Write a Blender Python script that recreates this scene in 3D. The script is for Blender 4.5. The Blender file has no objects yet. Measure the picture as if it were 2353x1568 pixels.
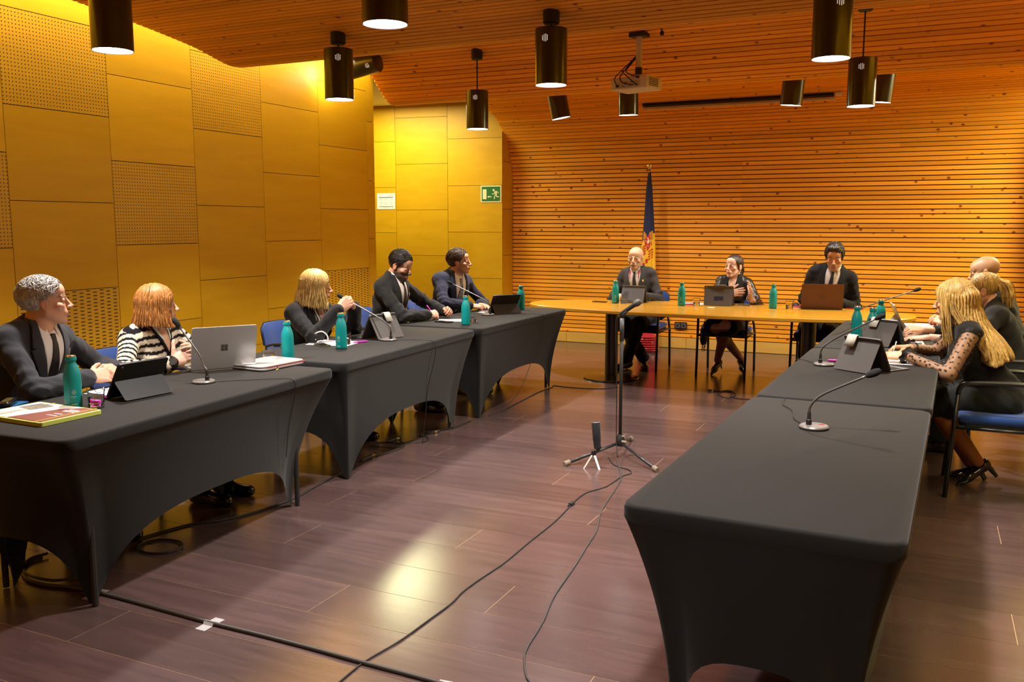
import bpy, bmesh, math, random
import numpy as np
from mathutils import Vector, Matrix

random.seed(7)
SC = bpy.context.scene
COL = SC.collection
pi = math.pi

# ------------------------------------------------------------------ camera
CAM_F, CAM_YAW, CAM_PITCH, CAM_H = 2046.67, -0.435326, 0.130067, 1.54
cam = bpy.data.cameras.new('camera')
cam.sensor_fit = 'HORIZONTAL'; cam.sensor_width = 36.0
cam.lens = CAM_F / 2353 * 36.0
cam.clip_start = 0.05; cam.clip_end = 60
camo = bpy.data.objects.new('camera', cam); COL.objects.link(camo)
camo.location = (0, 0, CAM_H)
camo.rotation_euler = (pi/2 - CAM_PITCH, 0, -CAM_YAW)
SC.camera = camo

# ------------------------------------------------------------------ world, light, exposure
w = bpy.data.worlds.new('world'); SC.world = w; w.use_nodes = True
w.node_tree.nodes['Background'].inputs[0].default_value = (0.9, 0.62, 0.35, 1)
w.node_tree.nodes['Background'].inputs[1].default_value = 0.03
SC.view_settings.view_transform = 'Standard'
SC.view_settings.look = 'None'
SC.view_settings.exposure = 0.08
SC.view_settings.gamma = 1.0
SC.view_settings.use_curve_mapping = False
cy = SC.cycles
cy.max_bounces = 8; cy.diffuse_bounces = 4; cy.glossy_bounces = 2; cy.adaptive_threshold = 0.02; cy.transmission_bounces = 8; cy.transparent_max_bounces = 6
cy.caustics_reflective = False; cy.caustics_refractive = False
LAMP_COL = (1.0, 0.94, 0.88)
COVE_COL = (1.0, 0.90, 0.50)

def area_light(name, loc, size, energy, col, rot=(0, 0, 0), spread=pi):
    l = bpy.data.lights.new(name, 'AREA'); l.shape = 'RECTANGLE'
    l.size, l.size_y = size; l.energy = energy; l.color = col; l.spread = spread
    o = bpy.data.objects.new(name, l); COL.objects.link(o); o.location = loc; o.rotation_euler = rot
    return o
# fluorescent strips lying in the coves above the ceiling edge along both side walls
area_light('cove_strip_light', (-5.24, 3.0, 3.38), (0.06, 10.0), 215, COVE_COL)
area_light('cove_strip_light', (1.22, 3.0, 3.38), (0.06, 10.0), 215, COVE_COL)
# recessed downlights of the two side alcoves
area_light('alcove_light', (-6.2, 9.5, 3.09), (1.2, 1.0), 85, (1.0, 0.97, 0.55))
area_light('alcove_light', (2.1, 9.5, 3.09), (1.2, 1.0), 220, (1.0, 0.96, 0.55))

# ------------------------------------------------------------------ generic helpers
def V(*a): return Vector(a)

class MB:
    """collects vertices and faces, builds one mesh object"""
    def __init__(self): self.v = []; self.f = []; self.mi = []; self.cur = 0
    def add(self, vs, fs):
        n = len(self.v); self.v.extend([tuple(p) for p in vs])
        for f in fs: self.f.append(tuple(i + n for i in f)); self.mi.append(self.cur)
        return self
    def box(self, c, s, rot=None):
        x, y, z = s[0]/2, s[1]/2, s[2]/2
        vs = [Vector((a*x, b*y, d*z)) for d in (-1, 1) for b in (-1, 1) for a in (-1, 1)]
        if rot is not None: vs = [rot @ p for p in vs]
        vs = [p + Vector(c) for p in vs]
        return self.add(vs, [(0, 2, 3, 1), (4, 5, 7, 6), (0, 1, 5, 4), (2, 6, 7, 3), (0, 4, 6, 2), (1, 3, 7, 5)])
    def rbox(self, c, s, r=0.01, seg=3, rot=None, zr=0.0):
        """box with rounded vertical edges (radius r) and chamfered top/bottom (zr)"""
        x, y, z = s[0]/2, s[1]/2, s[2]/2
        r = min(r, x*0.999, y*0.999)
        def ring(xx, yy, rr, zz):
            out = []
            for k, (sx, sy) in enumerate(((1, 1), (-1, 1), (-1, -1), (1, -1))):
                for j in range(seg + 1):
                    a = pi/2*k + pi/2*j/seg
                    out.append(Vector((sx*(xx-rr) + rr*math.cos(a), sy*(yy-rr) + rr*math.sin(a), zz)))
            return out
        if zr > 0:
            rings = [ring(x-zr, y-zr, max(r-zr, 1e-4), -z), ring(x-zr*0.29, y-zr*0.29, max(r-zr*0.29, 1e-4), -z+zr*0.29), ring(x, y, r, -z+zr),
                     ring(x, y, r, z-zr), ring(x-zr*0.29, y-zr*0.29, max(r-zr*0.29, 1e-4), z-zr*0.29), ring(x-zr, y-zr, max(r-zr, 1e-4), z)]
        else: rings = [ring(x, y, r, -z), ring(x, y, r, z)]
        return self.loft(rings, True, True, rot, c)
    def loft(self, rings, cap0=True, cap1=True, rot=None, c=(0, 0, 0), closed=True):
        n = len(rings[0]); vs = [p for r in rings for p in r]
        if rot is not None: vs = [rot @ Vector(p) for p in vs]
        vs = [Vector(p) + Vector(c) for p in vs]
        fs = []
        m = n if closed else n - 1
        for i in range(len(rings) - 1):
            for j in range(m):
                k = (j + 1) % n
                fs.append((i*n + j, i*n + k, (i+1)*n + k, (i+1)*n + j))
        if cap0: fs.append(tuple(reversed(range(n))))
        if cap1: fs.append(tuple(range((len(rings)-1)*n, len(rings)*n)))
        return self.add(vs, fs)
    def lathe(self, prof, c=(0, 0, 0), seg=20, rot=None, cap0=True, cap1=True):
        rings = [[Vector((r*math.cos(2*pi*j/seg), r*math.sin(2*pi*j/seg), z)) for j in range(seg)] for r, z in prof]
        return self.loft(rings, cap0, cap1, rot, c)
    def tube(self, pts, r, seg=8, cap=True):
        pts = [Vector(p) for p in pts]
        rs = r if isinstance(r, (list, tuple)) else [r]*len(pts)
        rings = []; up = None
        for i, p in enumerate(pts):
            t = (pts[min(i+1, len(pts)-1)] - pts[max(i-1, 0)])
            if t.length < 1e-9: t = Vector((0, 0, 1))
            t.normalize()
            if up is None:
                up = Vector((0, 0, 1)) if abs(t.z) < 0.9 else Vector((1, 0, 0))
            a = t.cross(up)
            if a.length < 1e-5: a = t.cross(Vector((0.3, 0.8, 0.5)))
            a.normalize(); b = a.cross(t).normalized(); up = b
            rings.append([p + a*(math.cos(2*pi*j/seg)*rs[i]) + b*(math.sin(2*pi*j/seg)*rs[i]) for j in range(seg)])
        return self.loft(rings, cap, cap)
    def poly(self, pts): return self.add(pts, [tuple(range(len(pts)))])
    def prism(self, outline, d, M=None):
        """outline in XY extruded along +Z by d, placed by matrix M"""
        n = len(outline)
        vs = [Vector((x, y, 0)) for x, y in outline] + [Vector((x, y, d)) for x, y in outline]
        if M is not None: vs = [M @ p for p in vs]
        fs = [tuple(reversed(range(n))), tuple(range(n, 2*n))] + [(i, (i+1) % n, n + (i+1) % n, n + i) for i in range(n)]
        return self.add(vs, fs)
    def mesh(self, name):
        me = bpy.data.meshes.new(name)
        me.from_pydata([tuple(p) for p in self.v], [], self.f); me.update()
        return me
    def build(self, name, mat=None, parent=None, smooth=False, loc=None):
        me = self.mesh(name)
        if mat is not None:
            for m in (mat if isinstance(mat, (list, tuple)) else [mat]): me.materials.append(m)
        if any(self.mi): me.polygons.foreach_set('material_index', self.mi)
        fixn(me)
        if smooth: shade(me, smooth)
        o = bpy.data.objects.new(name, me); COL.objects.link(o)
        if parent is not None: o.parent = parent
        if loc is not None: o.location = loc
        return o

def fixn(me):
    bm = bmesh.new(); bm.from_mesh(me); bmesh.ops.recalc_face_normals(bm, faces=bm.faces); bm.to_mesh(me); bm.free()

def shade(me, ang=True):
    me.polygons.foreach_set('use_smooth', [True]*len(me.polygons))
    if ang is not True:
        bm = bmesh.new(); bm.from_mesh(me)
        for e in bm.edges:
            if len(e.link_faces) == 2 and e.calc_face_angle(0) > ang: e.smooth = False
        bm.to_mesh(me); bm.free()
SM = 0.7

def np_mesh(name, verts, faces, mat, parent=None, cols=None, smooth=True):
    """numpy arrays -> mesh object (faces: n x 4 or n x 3)"""
    me = bpy.data.meshes.new(name)
    verts = np.asarray(verts, np.float32); faces = np.asarray(faces, np.int32)
    k = faces.shape[1]
    me.vertices.add(len(verts)); me.vertices.foreach_set('co', verts.ravel())
    me.loops.add(faces.size); me.loops.foreach_set('vertex_index', faces.ravel())
    me.polygons.add(len(faces)); me.polygons.foreach_set('loop_start', np.arange(0, faces.size, k, dtype=np.int32))
    me.update(calc_edges=True); me.validate()
    if cols is not None:
        at = me.color_attributes.new('Col', 'FLOAT_COLOR', 'POINT')
        c4 = np.ones((len(verts), 4), np.float32); c4[:, :3] = cols
        at.data.foreach_set('color', c4.ravel())
    for m in (mat if isinstance(mat, (list, tuple)) else [mat]): me.materials.append(m)
    if smooth: me.polygons.foreach_set('use_smooth', np.ones(len(faces), bool))
    o = bpy.data.objects.new(name, me); COL.objects.link(o)
    if parent is not None: o.parent = parent
    return o

def empty(name, loc=(0, 0, 0), rz=0.0, parent=None):
    o = bpy.data.objects.new(name, None); COL.objects.link(o)
    o.location = loc; o.rotation_euler = (0, 0, rz); o.empty_display_size = 0.1
    if parent is not None: o.parent = parent
    return o
def tag(o, label, cat, group=None, kind=None):
    o['label'] = label; o['category'] = cat
    if group: o['group'] = group
    if kind: o['kind'] = kind
    return o
def struct(o): o['kind'] = 'structure'; return o
def stuff(o): o['kind'] = 'stuff'; return o
def inst(src, parent=None, loc=None, rot=None, scale=None):
    o = src.copy(); COL.objects.link(o)
    if parent is not None: o.parent = parent
    if loc is not None: o.location = loc
    if rot is not None: o.rotation_euler = rot
    if scale is not None: o.scale = scale
    return o
def copy_tree(o, parent=None):
    c = o.copy(); COL.objects.link(c)
    if parent is not None: c.parent = parent
    for ch in list(o.children): copy_tree(ch, c)
    return c
def catmull(pts, n=8):
    pts = [Vector(p) for p in pts]; out = []
    P = [pts[0]*2 - pts[1]] + pts + [pts[-1]*2 - pts[-2]]
    for i in range(1, len(P) - 2):
        p0, p1, p2, p3 = P[i-1], P[i], P[i+1], P[i+2]
        for k in range(n):
            t = k/n
            out.append(0.5*((2*p1) + (p2-p0)*t + (2*p0-5*p1+4*p2-p3)*t*t + (3*p1-p0-3*p2+p3)*t**3))
    out.append(pts[-1]); return out

# ------------------------------------------------------------------ materials
MATS = {}
def mat(name, col, rough=0.5, metal=0.0, spec=0.5, bump=None, sheen=0.0, trans=0.0, ior=1.45, emit=None, coat=0.0, vary=0.0, noise=None):
    """plain procedural material; bump=(scale,strength); noise=(scale, amount) mottles the colour; vary = per-object brightness change"""
    if name in MATS: return MATS[name]
    m = bpy.data.materials.new(name); m.use_nodes = True; MATS[name] = m
    N = m.node_tree.nodes; L = m.node_tree.links; b = N['Principled BSDF']
    b.inputs['Base Color'].default_value = (*col, 1); b.inputs['Roughness'].default_value = rough
    b.inputs['Metallic'].default_value = metal; b.inputs['Specular IOR Level'].default_value = spec
    b.inputs['IOR'].default_value = ior
    if trans: b.inputs['Transmission Weight'].default_value = trans
    if sheen: b.inputs['Sheen Weight'].default_value = sheen; b.inputs['Sheen Roughness'].default_value = 0.5
    if coat: b.inputs['Coat Weight'].default_value = coat; b.inputs['Coat Roughness'].default_value = 0.1
    if emit: b.inputs['Emission Color'].default_value = (*emit[0], 1); b.inputs['Emission Strength'].default_value = emit[1]
    if noise or bump or vary:
        g = N.new('ShaderNodeNewGeometry')
        src = None
        if noise:
            n = N.new('ShaderNodeTexNoise'); n.inputs['Scale'].default_value = noise[0]; n.inputs['Detail'].default_value = 4
            L.new(g.outputs['Position'], n.inputs['Vector']); src = n.outputs['Fac']; amt = noise[1]
        hsv = N.new('ShaderNodeHueSaturation'); hsv.inputs['Color'].default_value = (*col, 1)
        mp = N.new('ShaderNodeMapRange'); mp.inputs['To Min'].default_value = 1 - (noise[1] if noise else vary); mp.inputs['To Max'].default_value = 1 + (noise[1] if noise else vary)
        if src is None and vary:
            oi = N.new('ShaderNodeObjectInfo'); src = oi.outputs['Random']
        if src is not None:
            L.new(src, mp.inputs['Value']); L.new(mp.outputs[0], hsv.inputs['Value']); L.new(hsv.outputs[0], b.inputs['Base Color'])
        if bump:
            n2 = N.new('ShaderNodeTexNoise'); n2.inputs['Scale'].default_value = bump[0]; n2.inputs['Detail'].default_value = 3
            L.new(g.outputs['Position'], n2.inputs['Vector'])
            bp = N.new('ShaderNodeBump'); bp.inputs['Strength'].default_value = bump[1]; bp.inputs['Distance'].default_value = 0.01
            L.new(n2.outputs['Fac'], bp.inputs['Height']); L.new(bp.outputs[0], b.inputs['Normal'])
    return m

def emission_mat(name, col, s):
    if name in MATS: return MATS[name]
    m = bpy.data.materials.new(name); m.use_nodes = True; MATS[name] = m
    b = m.node_tree.nodes['Principled BSDF']
    b.inputs['Base Color'].default_value = (0.8, 0.8, 0.8, 1)
    b.inputs['Emission Color'].default_value = (*col, 1); b.inputs['Emission Strength'].default_value = s
    m.cycles.emission_sampling = 'NONE'
    return m

def glass_mat(name='clear_glass', col=(1, 1, 1)):
    if name in MATS: return MATS[name]
    m = bpy.data.materials.new(name); m.use_nodes = True; MATS[name] = m
    b = m.node_tree.nodes['Principled BSDF']
    b.inputs['Base Color'].default_value = (*col, 1); b.inputs['Roughness'].default_value = 0.02
    b.inputs['Transmission Weight'].default_value = 1.0; b.inputs['IOR'].default_value = 1.3
    return m

def wood_mat(name, c1, c2, axis_scale, rough=0.45, knots=None, vary=0.12, grain=1.0, holes=None, coat=0.0, hvary=0.0, spec=0.5):
    """procedural wood. axis_scale: (x,y,z) scale of the grain noise in world space; knots=(scale vec, threshold, colour);
    holes=(u axis, v axis, pitch u, pitch v, half size u, half size v, kind) dark perforations in local object space"""
    m = bpy.data.materials.new(name); m.use_nodes = True; MATS[name] = m
    N = m.node_tree.nodes; L = m.node_tree.links; b = N['Principled BSDF']
    b.inputs['Roughness'].default_value = rough; b.inputs['Specular IOR Level'].default_value = spec
    if coat: b.inputs['Coat Weight'].default_value = coat; b.inputs['Coat Roughness'].default_value = 0.12
    g = N.new('ShaderNodeNewGeometry'); oi = N.new('ShaderNodeObjectInfo')
    sc = N.new('ShaderNodeVectorMath'); sc.operation = 'MULTIPLY_ADD'
    mul = N.new('ShaderNodeVectorMath'); mul.operation = 'SCALE'; mul.inputs[0].default_value = (37, 23, 51)
    L.new(oi.outputs['Random'], mul.inputs['Scale'])
    L.new(g.outputs['Position'], sc.inputs[0]); sc.inputs[1].default_value = axis_scale; L.new(mul.outputs[0], sc.inputs[2])
    n1 = N.new('ShaderNodeTexNoise'); n1.inputs['Scale'].default_value = 1.0; n1.inputs['Detail'].default_value = 3; n1.inputs['Distortion'].default_value = 0.6
    L.new(sc.outputs[0], n1.inputs['Vector'])
    ramp = N.new('ShaderNodeMapRange'); ramp.inputs['From Min'].default_value = 0.3; ramp.inputs['From Max'].default_value = 0.7
    L.new(n1.outputs['Fac'], ramp.inputs['Value'])
    mix = N.new('ShaderNodeMix'); mix.data_type = 'RGBA'
    mix.inputs['A'].default_value = (*c1, 1); mix.inputs['B'].default_value = (*c2, 1)
    L.new(ramp.outputs[0], mix.inputs['Factor'])
    col = mix.outputs['Result']
    if knots:
        ks, kt, kc = knots
        kv = N.new('ShaderNodeVectorMath'); kv.operation = 'MULTIPLY_ADD'; kv.inputs[1].default_value = ks
        L.new(g.outputs['Position'], kv.inputs[0]); L.new(mul.outputs[0], kv.inputs[2])
        vo = N.new('ShaderNodeTexVoronoi'); vo.inputs['Scale'].default_value = 1.0; L.new(kv.outputs[0], vo.inputs['Vector'])
        sp = N.new('ShaderNodeSeparateColor'); L.new(vo.outputs['Color'], sp.inputs[0])
        lt = N.new('ShaderNodeMath'); lt.operation = 'LESS_THAN'; lt.inputs[1].default_value = 0.30; L.new(sp.outputs[0], lt.inputs[0])
        mr = N.new('ShaderNodeMapRange'); mr.inputs['From Min'].default_value = kt; mr.inputs['From Max'].default_value = kt*0.4
        L.new(vo.outputs['Distance'], mr.inputs['Value'])
        mm = N.new('ShaderNodeMath'); mm.operation = 'MULTIPLY'; L.new(lt.outputs[0], mm.inputs[0]); L.new(mr.outputs[0], mm.inputs[1])
        mx = N.new('ShaderNodeMix'); mx.data_type = 'RGBA'; mx.inputs['B'].default_value = (*kc, 1)
        L.new(mm.outputs[0], mx.inputs['Factor']); L.new(col, mx.inputs['A']); col = mx.outputs['Result']
    hs = N.new('ShaderNodeHueSaturation'); vr = N.new('ShaderNodeMapRange')
    vr.inputs['To Min'].default_value = 1 - vary; vr.inputs['To Max'].default_value = 1 + vary
    L.new(oi.outputs['Random'], vr.inputs['Value']); L.new(vr.outputs[0], hs.inputs['Value']); L.new(col, hs.inputs['Color'])
    if hvary:
        hr = N.new('ShaderNodeMapRange'); hr.inputs['To Min'].default_value = 0.5 - hvary; hr.inputs['To Max'].default_value = 0.5 + hvary
        wn = N.new('ShaderNodeTexWhiteNoise'); wn.noise_dimensions = '1D'; L.new(oi.outputs['Random'], wn.inputs['W'])
        L.new(wn.outputs['Value'], hr.inputs['Value']); L.new(hr.outputs[0], hs.inputs['Hue'])
    col = hs.outputs[0]
    if holes:
        ua, va, pu, pv, hu, hv, off = holes
        tc = N.new('ShaderNodeTexCoord'); sx = N.new('ShaderNodeSeparateXYZ'); L.new(tc.outputs['Object'], sx.inputs[0])
        def cellc(axis, p, h, shift=None):
            a = N.new('ShaderNodeMath'); a.operation = 'DIVIDE'; L.new(sx.outputs[axis], a.inputs[0]); a.inputs[1].default_value = p
            src = a.outputs[0]
            if shift is not None:
                s2 = N.new('ShaderNodeMath'); s2.operation = 'ADD'; L.new(src, s2.inputs[0]); L.new(shift, s2.inputs[1]); src = s2.outputs[0]
            fr = N.new('ShaderNodeMath'); fr.operation = 'FRACT'; L.new(src, fr.inputs[0])
            s = N.new('ShaderNodeMath'); s.operation = 'SUBTRACT'; L.new(fr.outputs[0], s.inputs[0]); s.inputs[1].default_value = 0.5
            d = N.new('ShaderNodeMath'); d.operation = 'DIVIDE'; L.new(s.outputs[0], d.inputs[0]); d.inputs[1].default_value = h/p
            q = N.new('ShaderNodeMath'); q.operation = 'POWER'; ab = N.new('ShaderNodeMath'); ab.operation = 'ABSOLUTE'
            L.new(d.outputs[0], ab.inputs[0]); L.new(ab.outputs[0], q.inputs[0]); q.inputs[1].default_value = 2.0 if not off else 6.0
            return q.outputs[0]
        shift = None
        if off:   # staggered slots: alternate columns move by half a pitch
            a = N.new('ShaderNodeMath'); a.operation = 'DIVIDE'; L.new(sx.outputs[ua], a.inputs[0]); a.inputs[1].default_value = pu
            fl = N.new('ShaderNodeMath'); fl.operation = 'FLOOR'; L.new(a.outputs[0], fl.inputs[0])
            hlf = N.new('ShaderNodeMath'); hlf.operation = 'MULTIPLY'; L.new(fl.outputs[0], hlf.inputs[0]); hlf.inputs[1].default_value = 0.5; shift = hlf.outputs[0]
        su = cellc(ua, pu, hu); sv = cellc(va, pv, hv, shift)
        ad = N.new('ShaderNodeMath'); ad.operation = 'ADD'; L.new(su, ad.inputs[0]); L.new(sv, ad.inputs[1])
        lt = N.new('ShaderNodeMath'); lt.operation = 'LESS_THAN'; L.new(ad.outputs[0], lt.inputs[0]); lt.inputs[1].default_value = 1.0
        mx = N.new('ShaderNodeMix'); mx.data_type = 'RGBA'; mx.inputs['B'].default_value = (0.02, 0.008, 0.002, 1)
        L.new(lt.outputs[0], mx.inputs['Factor']); L.new(col, mx.inputs['A']); col = mx.outputs['Result']
    L.new(col, b.inputs['Base Color'])
    bp = N.new('ShaderNodeBump'); bp.inputs['Strength'].default_value = 0.08*grain; bp.inputs['Distance'].default_value = 0.004
    L.new(n1.outputs['Fac'], bp.inputs['Height']); L.new(bp.outputs[0], b.inputs['Normal'])
    return m
# ================================================================== ROOM
PINE = wood_mat('pine_slat', (0.84, 0.325, 0.016), (0.93, 0.395, 0.030), (1.2, 14, 14), 0.5, spec=0.2,
                knots=((9.0, 13.0, 11.0), 0.22, (0.26, 0.055, 0.010)), vary=0.13)
PLY = wood_mat('beech_panel', (0.55, 0.292, 0.005), (0.61, 0.335, 0.008), (3.0, 1.3, 9), 0.42, vary=0.06, spec=0.3)
PLY_D = wood_mat('panel_dots', (0.53, 0.275, 0.005), (0.59, 0.318, 0.008), (3.0, 1.3, 9), 0.42, vary=0.05,
                 holes=(1, 2, 0.0243, 0.0243, 0.0042, 0.0042, False))
PLY_S = wood_mat('panel_slots', (0.51, 0.265, 0.005), (0.57, 0.308, 0.008), (3.0, 1.3, 9), 0.42, vary=0.05,
                 holes=(1, 2, 0.057, 0.0255, 0.0165, 0.0036, True))
FLOORW = wood_mat('floor_plank', (0.072, 0.044, 0.041), (0.104, 0.063, 0.059), (2.5, 22, 5), 0.21, vary=0.16, hvary=0.006, spec=1.0, grain=0.3)
FLOOR_J = mat('floor_joint', (0.42, 0.27, 0.15), 0.6)
DARK = mat('dark_backing', (0.012, 0.008, 0.006), 0.9)
WHITEP = mat('white_plaster', (0.78, 0.76, 0.70), 0.8, noise=(3, 0.03))

X0, X1, YB = -5.08, 1.05, 10.93          # ends of the slatted vault, back wall
XL, XR = -5.40, 1.40                     # side walls
XC = -2.055

# ---- floor
fl = struct(MB().box((-2.5, 4.5, -0.0511), (9.5, 14.6, 0.10)).build('floor', FLOOR_J))
pw, py0 = 0.2918, 1.861
plank_len = 2.36
plank_src = None
JOINT_X = {1: -2.83, 2: -0.96, 3: -2.18, 4: -1.53, 5: -2.77, 6: -1.98, 7: -2.95, 8: -1.52, 9: -2.75, 10: -1.96, 11: -2.93, 12: -1.52, 13: -2.75, 14: -1.96, 15: -2.9, 16: -1.51, 17: -2.74, 18: -1.95}
def plank_mesh():
    m = MB(); g = 0.0016
    x0, x1, y0, y1 = -0.5, 0.5, -pw/2 + g, pw/2 - g
    m.box((0, 0, -0.0025), (1, pw - 2*g, 0.005))
    return m
PK = plank_mesh().build('floor_plank', FLOORW, fl)
first = True
rnd = random.Random(3)
for k in range(-9, 32):
    yc = py0 + (k + 0.5)*pw
    if yc > 10.9 or yc < -0.8: continue
    off = JOINT_X.get(k)
    x = -7.4 + rnd.random()*plank_len if off is None else off - plank_len*math.ceil((off + 7.4)/plank_len)
    while x < 2.2:
        a, b_ = max(x, -7.2), min(x + plank_len, 2.2)
        if b_ - a > 0.05:
            o = PK if first else inst(PK)
            first = False
            o.location = ((a + b_)/2, yc, 0); o.scale = (b_ - a - 0.003, 1, 1)
        x += plank_len

# ---- vault profile: near ceiling wave -> second wave -> cove -> back wall (Y, Z)
PROF = [(-1.6, 2.90), (-0.6, 2.98), (0.6, 2.84), (1.3, 2.79), (2.2, 2.93), (3.2, 3.02), (4.0, 2.985), (4.678, 2.929), (5.24, 2.862), (5.65, 2.783),
        (5.95, 2.84), (6.5, 3.09), (6.95, 3.18), (7.3, 3.135), (7.57, 3.027), (7.755, 2.885), (7.93, 2.772), (8.15, 2.770), (8.6, 2.90),
        (9.2, 3.055), (9.73, 3.062), (10.08, 2.988), (10.33, 2.915), (10.46, 2.862), (10.6, 2.757), (10.77, 2.590), (10.865, 2.40), (10.92, 2.2), (YB, 2.0), (YB, 1.0), (YB, 0.14)]
def prof_sample():
    P = [Vector((0, y, z)) for y, z in PROF]
    out = []
    for i in range(len(P) - 1):
        # soft catmull through the points, corner-preserving at the ridges
        p0 = P[max(i-1, 0)]; p1 = P[i]; p2 = P[i+1]; p3 = P[min(i+2, len(P)-1)]
        for k in range(12):
            t = k/12; s = 0.42
            m1 = (p2 - p0)*s; m2 = (p3 - p1)*s
            out.append((2*t**3-3*t**2+1)*p1 + (t**3-2*t*t+t)*m1 + (-2*t**3+3*t*t)*p2 + (t**3-t*t)*m2)
    out.append(P[-1]); return out
PS = prof_sample()
cum = [0.0]
for a, b_ in zip(PS, PS[1:]): cum.append(cum[-1] + (b_ - a).length)
TOT = cum[-1]
def prof_at(s):
    lo = 0
    for i in range(len(cum) - 1):
        if cum[i+1] >= s: lo = i; break
    t = (s - cum[lo])/max(cum[lo+1] - cum[lo], 1e-9)
    p = PS[lo].lerp(PS[lo+1], t); d = (PS[lo+1] - PS[lo]).normalized()
    return p, d
def ceil_z(Y):
    for a, b_ in zip(PS, PS[1:]):
        if a.y <= Y <= b_.y and a.z > 2.3: return a.z + (b_.z - a.z)*(Y - a.y)/max(b_.y - a.y, 1e-6)
    return 2.9
# backing shells
def backing(i0, i1, name):
    m = MB(); vs = []; fs = []
    for i in range(i0, i1 + 1):
        d = (PS[min(i+1, len(PS)-1)] - PS[max(i-1, 0)]).normalized(); n = Vector((0, -d.z, d.y))
        if n.z < 0 and abs(n.z) > 0.3: n = -n
        q = PS[i] + n*0.022; q2 = PS[i] + n*0.040
        for r in (q, q2): vs += [(X0, r.y, r.z), (X1, r.y, r.z)]
    n = i1 - i0
    for i in range(n):
        a = i*4; b2 = a + 4
        fs += [(a, a+1, b2+1, b2), (a+2, b2+2, b2+3, a+3), (a, b2, b2+2, a+2), (a+1, a+3, b2+3, b2+1)]
    m.add(vs, fs); return m.build(name, mat('slat_backing', (0.16, 0.040, 0.006), 0.9))
iw = next(i for i, p in enumerate(PS) if p.z < 2.3 and p.y > 10)
ceiling = struct(backing(0, iw, 'ceiling'))
wall_back = struct(backing(iw, len(PS) - 1, 'wall_back'))
pitch, sw, st = 0.0524, 0.0415, 0.018
SL = MB()
SL.rbox((0, 0, 0), (1, st, sw), 0.0005, 1)
SL = SL.build('slat', PINE, ceiling)
first = True
ns = int(TOT/pitch)
rnd = random.Random(11)
for i in range(ns):
    s = TOT - 0.024 - i*pitch
    if s < 0.02: break
    p, d = prof_at(s)
    par = wall_back if s > cum[iw] else ceiling
    n = Vector((0, -d.z, d.y)); n = n if (n.z > 0 or n.y > 0.7) else -n
    ang = math.atan2(-d.z, -d.y)     # local z along -d
    ang = math.atan2(d.y, -d.z)
    cut = XC if par is wall_back else XC + rnd.choice((-1.6, -0.8, 0.3, 1.1, 1.9)) + rnd.uniform(-.3, .3)
    for (a, b_) in ((X0, cut), (cut, X1)):
        o = SL if first else inst(SL)
        first = False
        o.parent = par
        o.location = ((a + b_)/2, p.y + n.y*0.008, p.z + n.z*0.008)
        o.rotation_euler = (ang, 0, 0)
        o.scale = (b_ - a - 0.0015, 1, 1)
# solid mass behind / above
struct(MB().box((XC, YB + 0.16, 1.6), (X1 - X0 + 6, 0.2, 3.9)).build('wall_back', DARK))
struct(MB().box((-2.1, 4.2, 3.50), (12, 14, 0.08)).build('ceiling', mat('slab_paint', (0.75, 0.66, 0.48), 0.9)))

# ---- baseboard below the slats
bb = empty('baseboard_back'); struct(bb)
BBM = wood_mat('baseboard_wood', (0.62, 0.36, 0.07), (0.70, 0.42, 0.09), (2, 4, 10), 0.4, vary=0.05)
xs = [X0, -4.1, -2.95, -2.72 + 0.0, -1.55, -0.38, X1]
xs = [X0, -4.28, -2.68, -1.08, 0.52, X1]
for a, b_ in zip(xs, xs[1:]):
    MB().box(((a + b_)/2, YB - 0.008, 0.070), (b_ - a - 0.004, 0.02, 0.128)).build('panel', BBM, bb)
MB().box(((X0 + X1)/2, YB + 0.004, 0.07), (X1 - X0, 0.012, 0.14)).build('panel_back', DARK, bb)

# ---- panelled walls
def panel_wall(name, origin, ang, cols, zmax, special, thick=0.18, base=True):
    """cols: list of (s0, s1, phase) along direction ang; panels 0.61 high (z joints at phase + k*0.61). Room side is the -normal side."""
    W = struct(empty(name))
    d = Vector((math.cos(ang), math.sin(ang), 0)); n = Vector((d.y, -d.x, 0))     # n points into the room
    o = Vector(origin)
    s0, s1 = cols[0][0], cols[-1][1]
    R = Matrix.Rotation(ang, 3, 'Z')
    c = o + d*((s0 + s1)/2) - n*(thick/2 + 0.006); 
    MB().box((c.x, c.y, (zmax)/2), (s1 - s0, thick, zmax), R).build('core', DARK, W)
    Rp = Matrix.Rotation(ang - pi/2, 4, 'Z')
    for ci, (a, b_, ph) in enumerate(cols):
        z = ph - 0.61*math.ceil(ph/0.61); k = 0
        while z < zmax:
            z0, z1 = max(z, 0.0), min(z + 0.61, zmax)
            if z1 - z0 > 0.02:
                w_, h_ = b_ - a - 0.0045, z1 - z0 - 0.0045
                m_ = special(ci, (z0 + z1)/2)
                ob = MB().box((0, 0, 0), (0.016, w_, h_)).build('panel', m_ or PLY, W)
                q = o + d*((a + b_)/2) + n*0.002
                ob.location = (q.x, q.y, (z0 + z1)/2); ob.rotation_euler = (0, 0, ang - pi/2)
            z += 0.61
    return W
sp = 0.816
lc = [(-0.16 + sp*k - sp*5, -0.16 + sp*k - sp*4, 0.475 if k % 2 else 0.17) for k in range(0, 10)]
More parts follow.
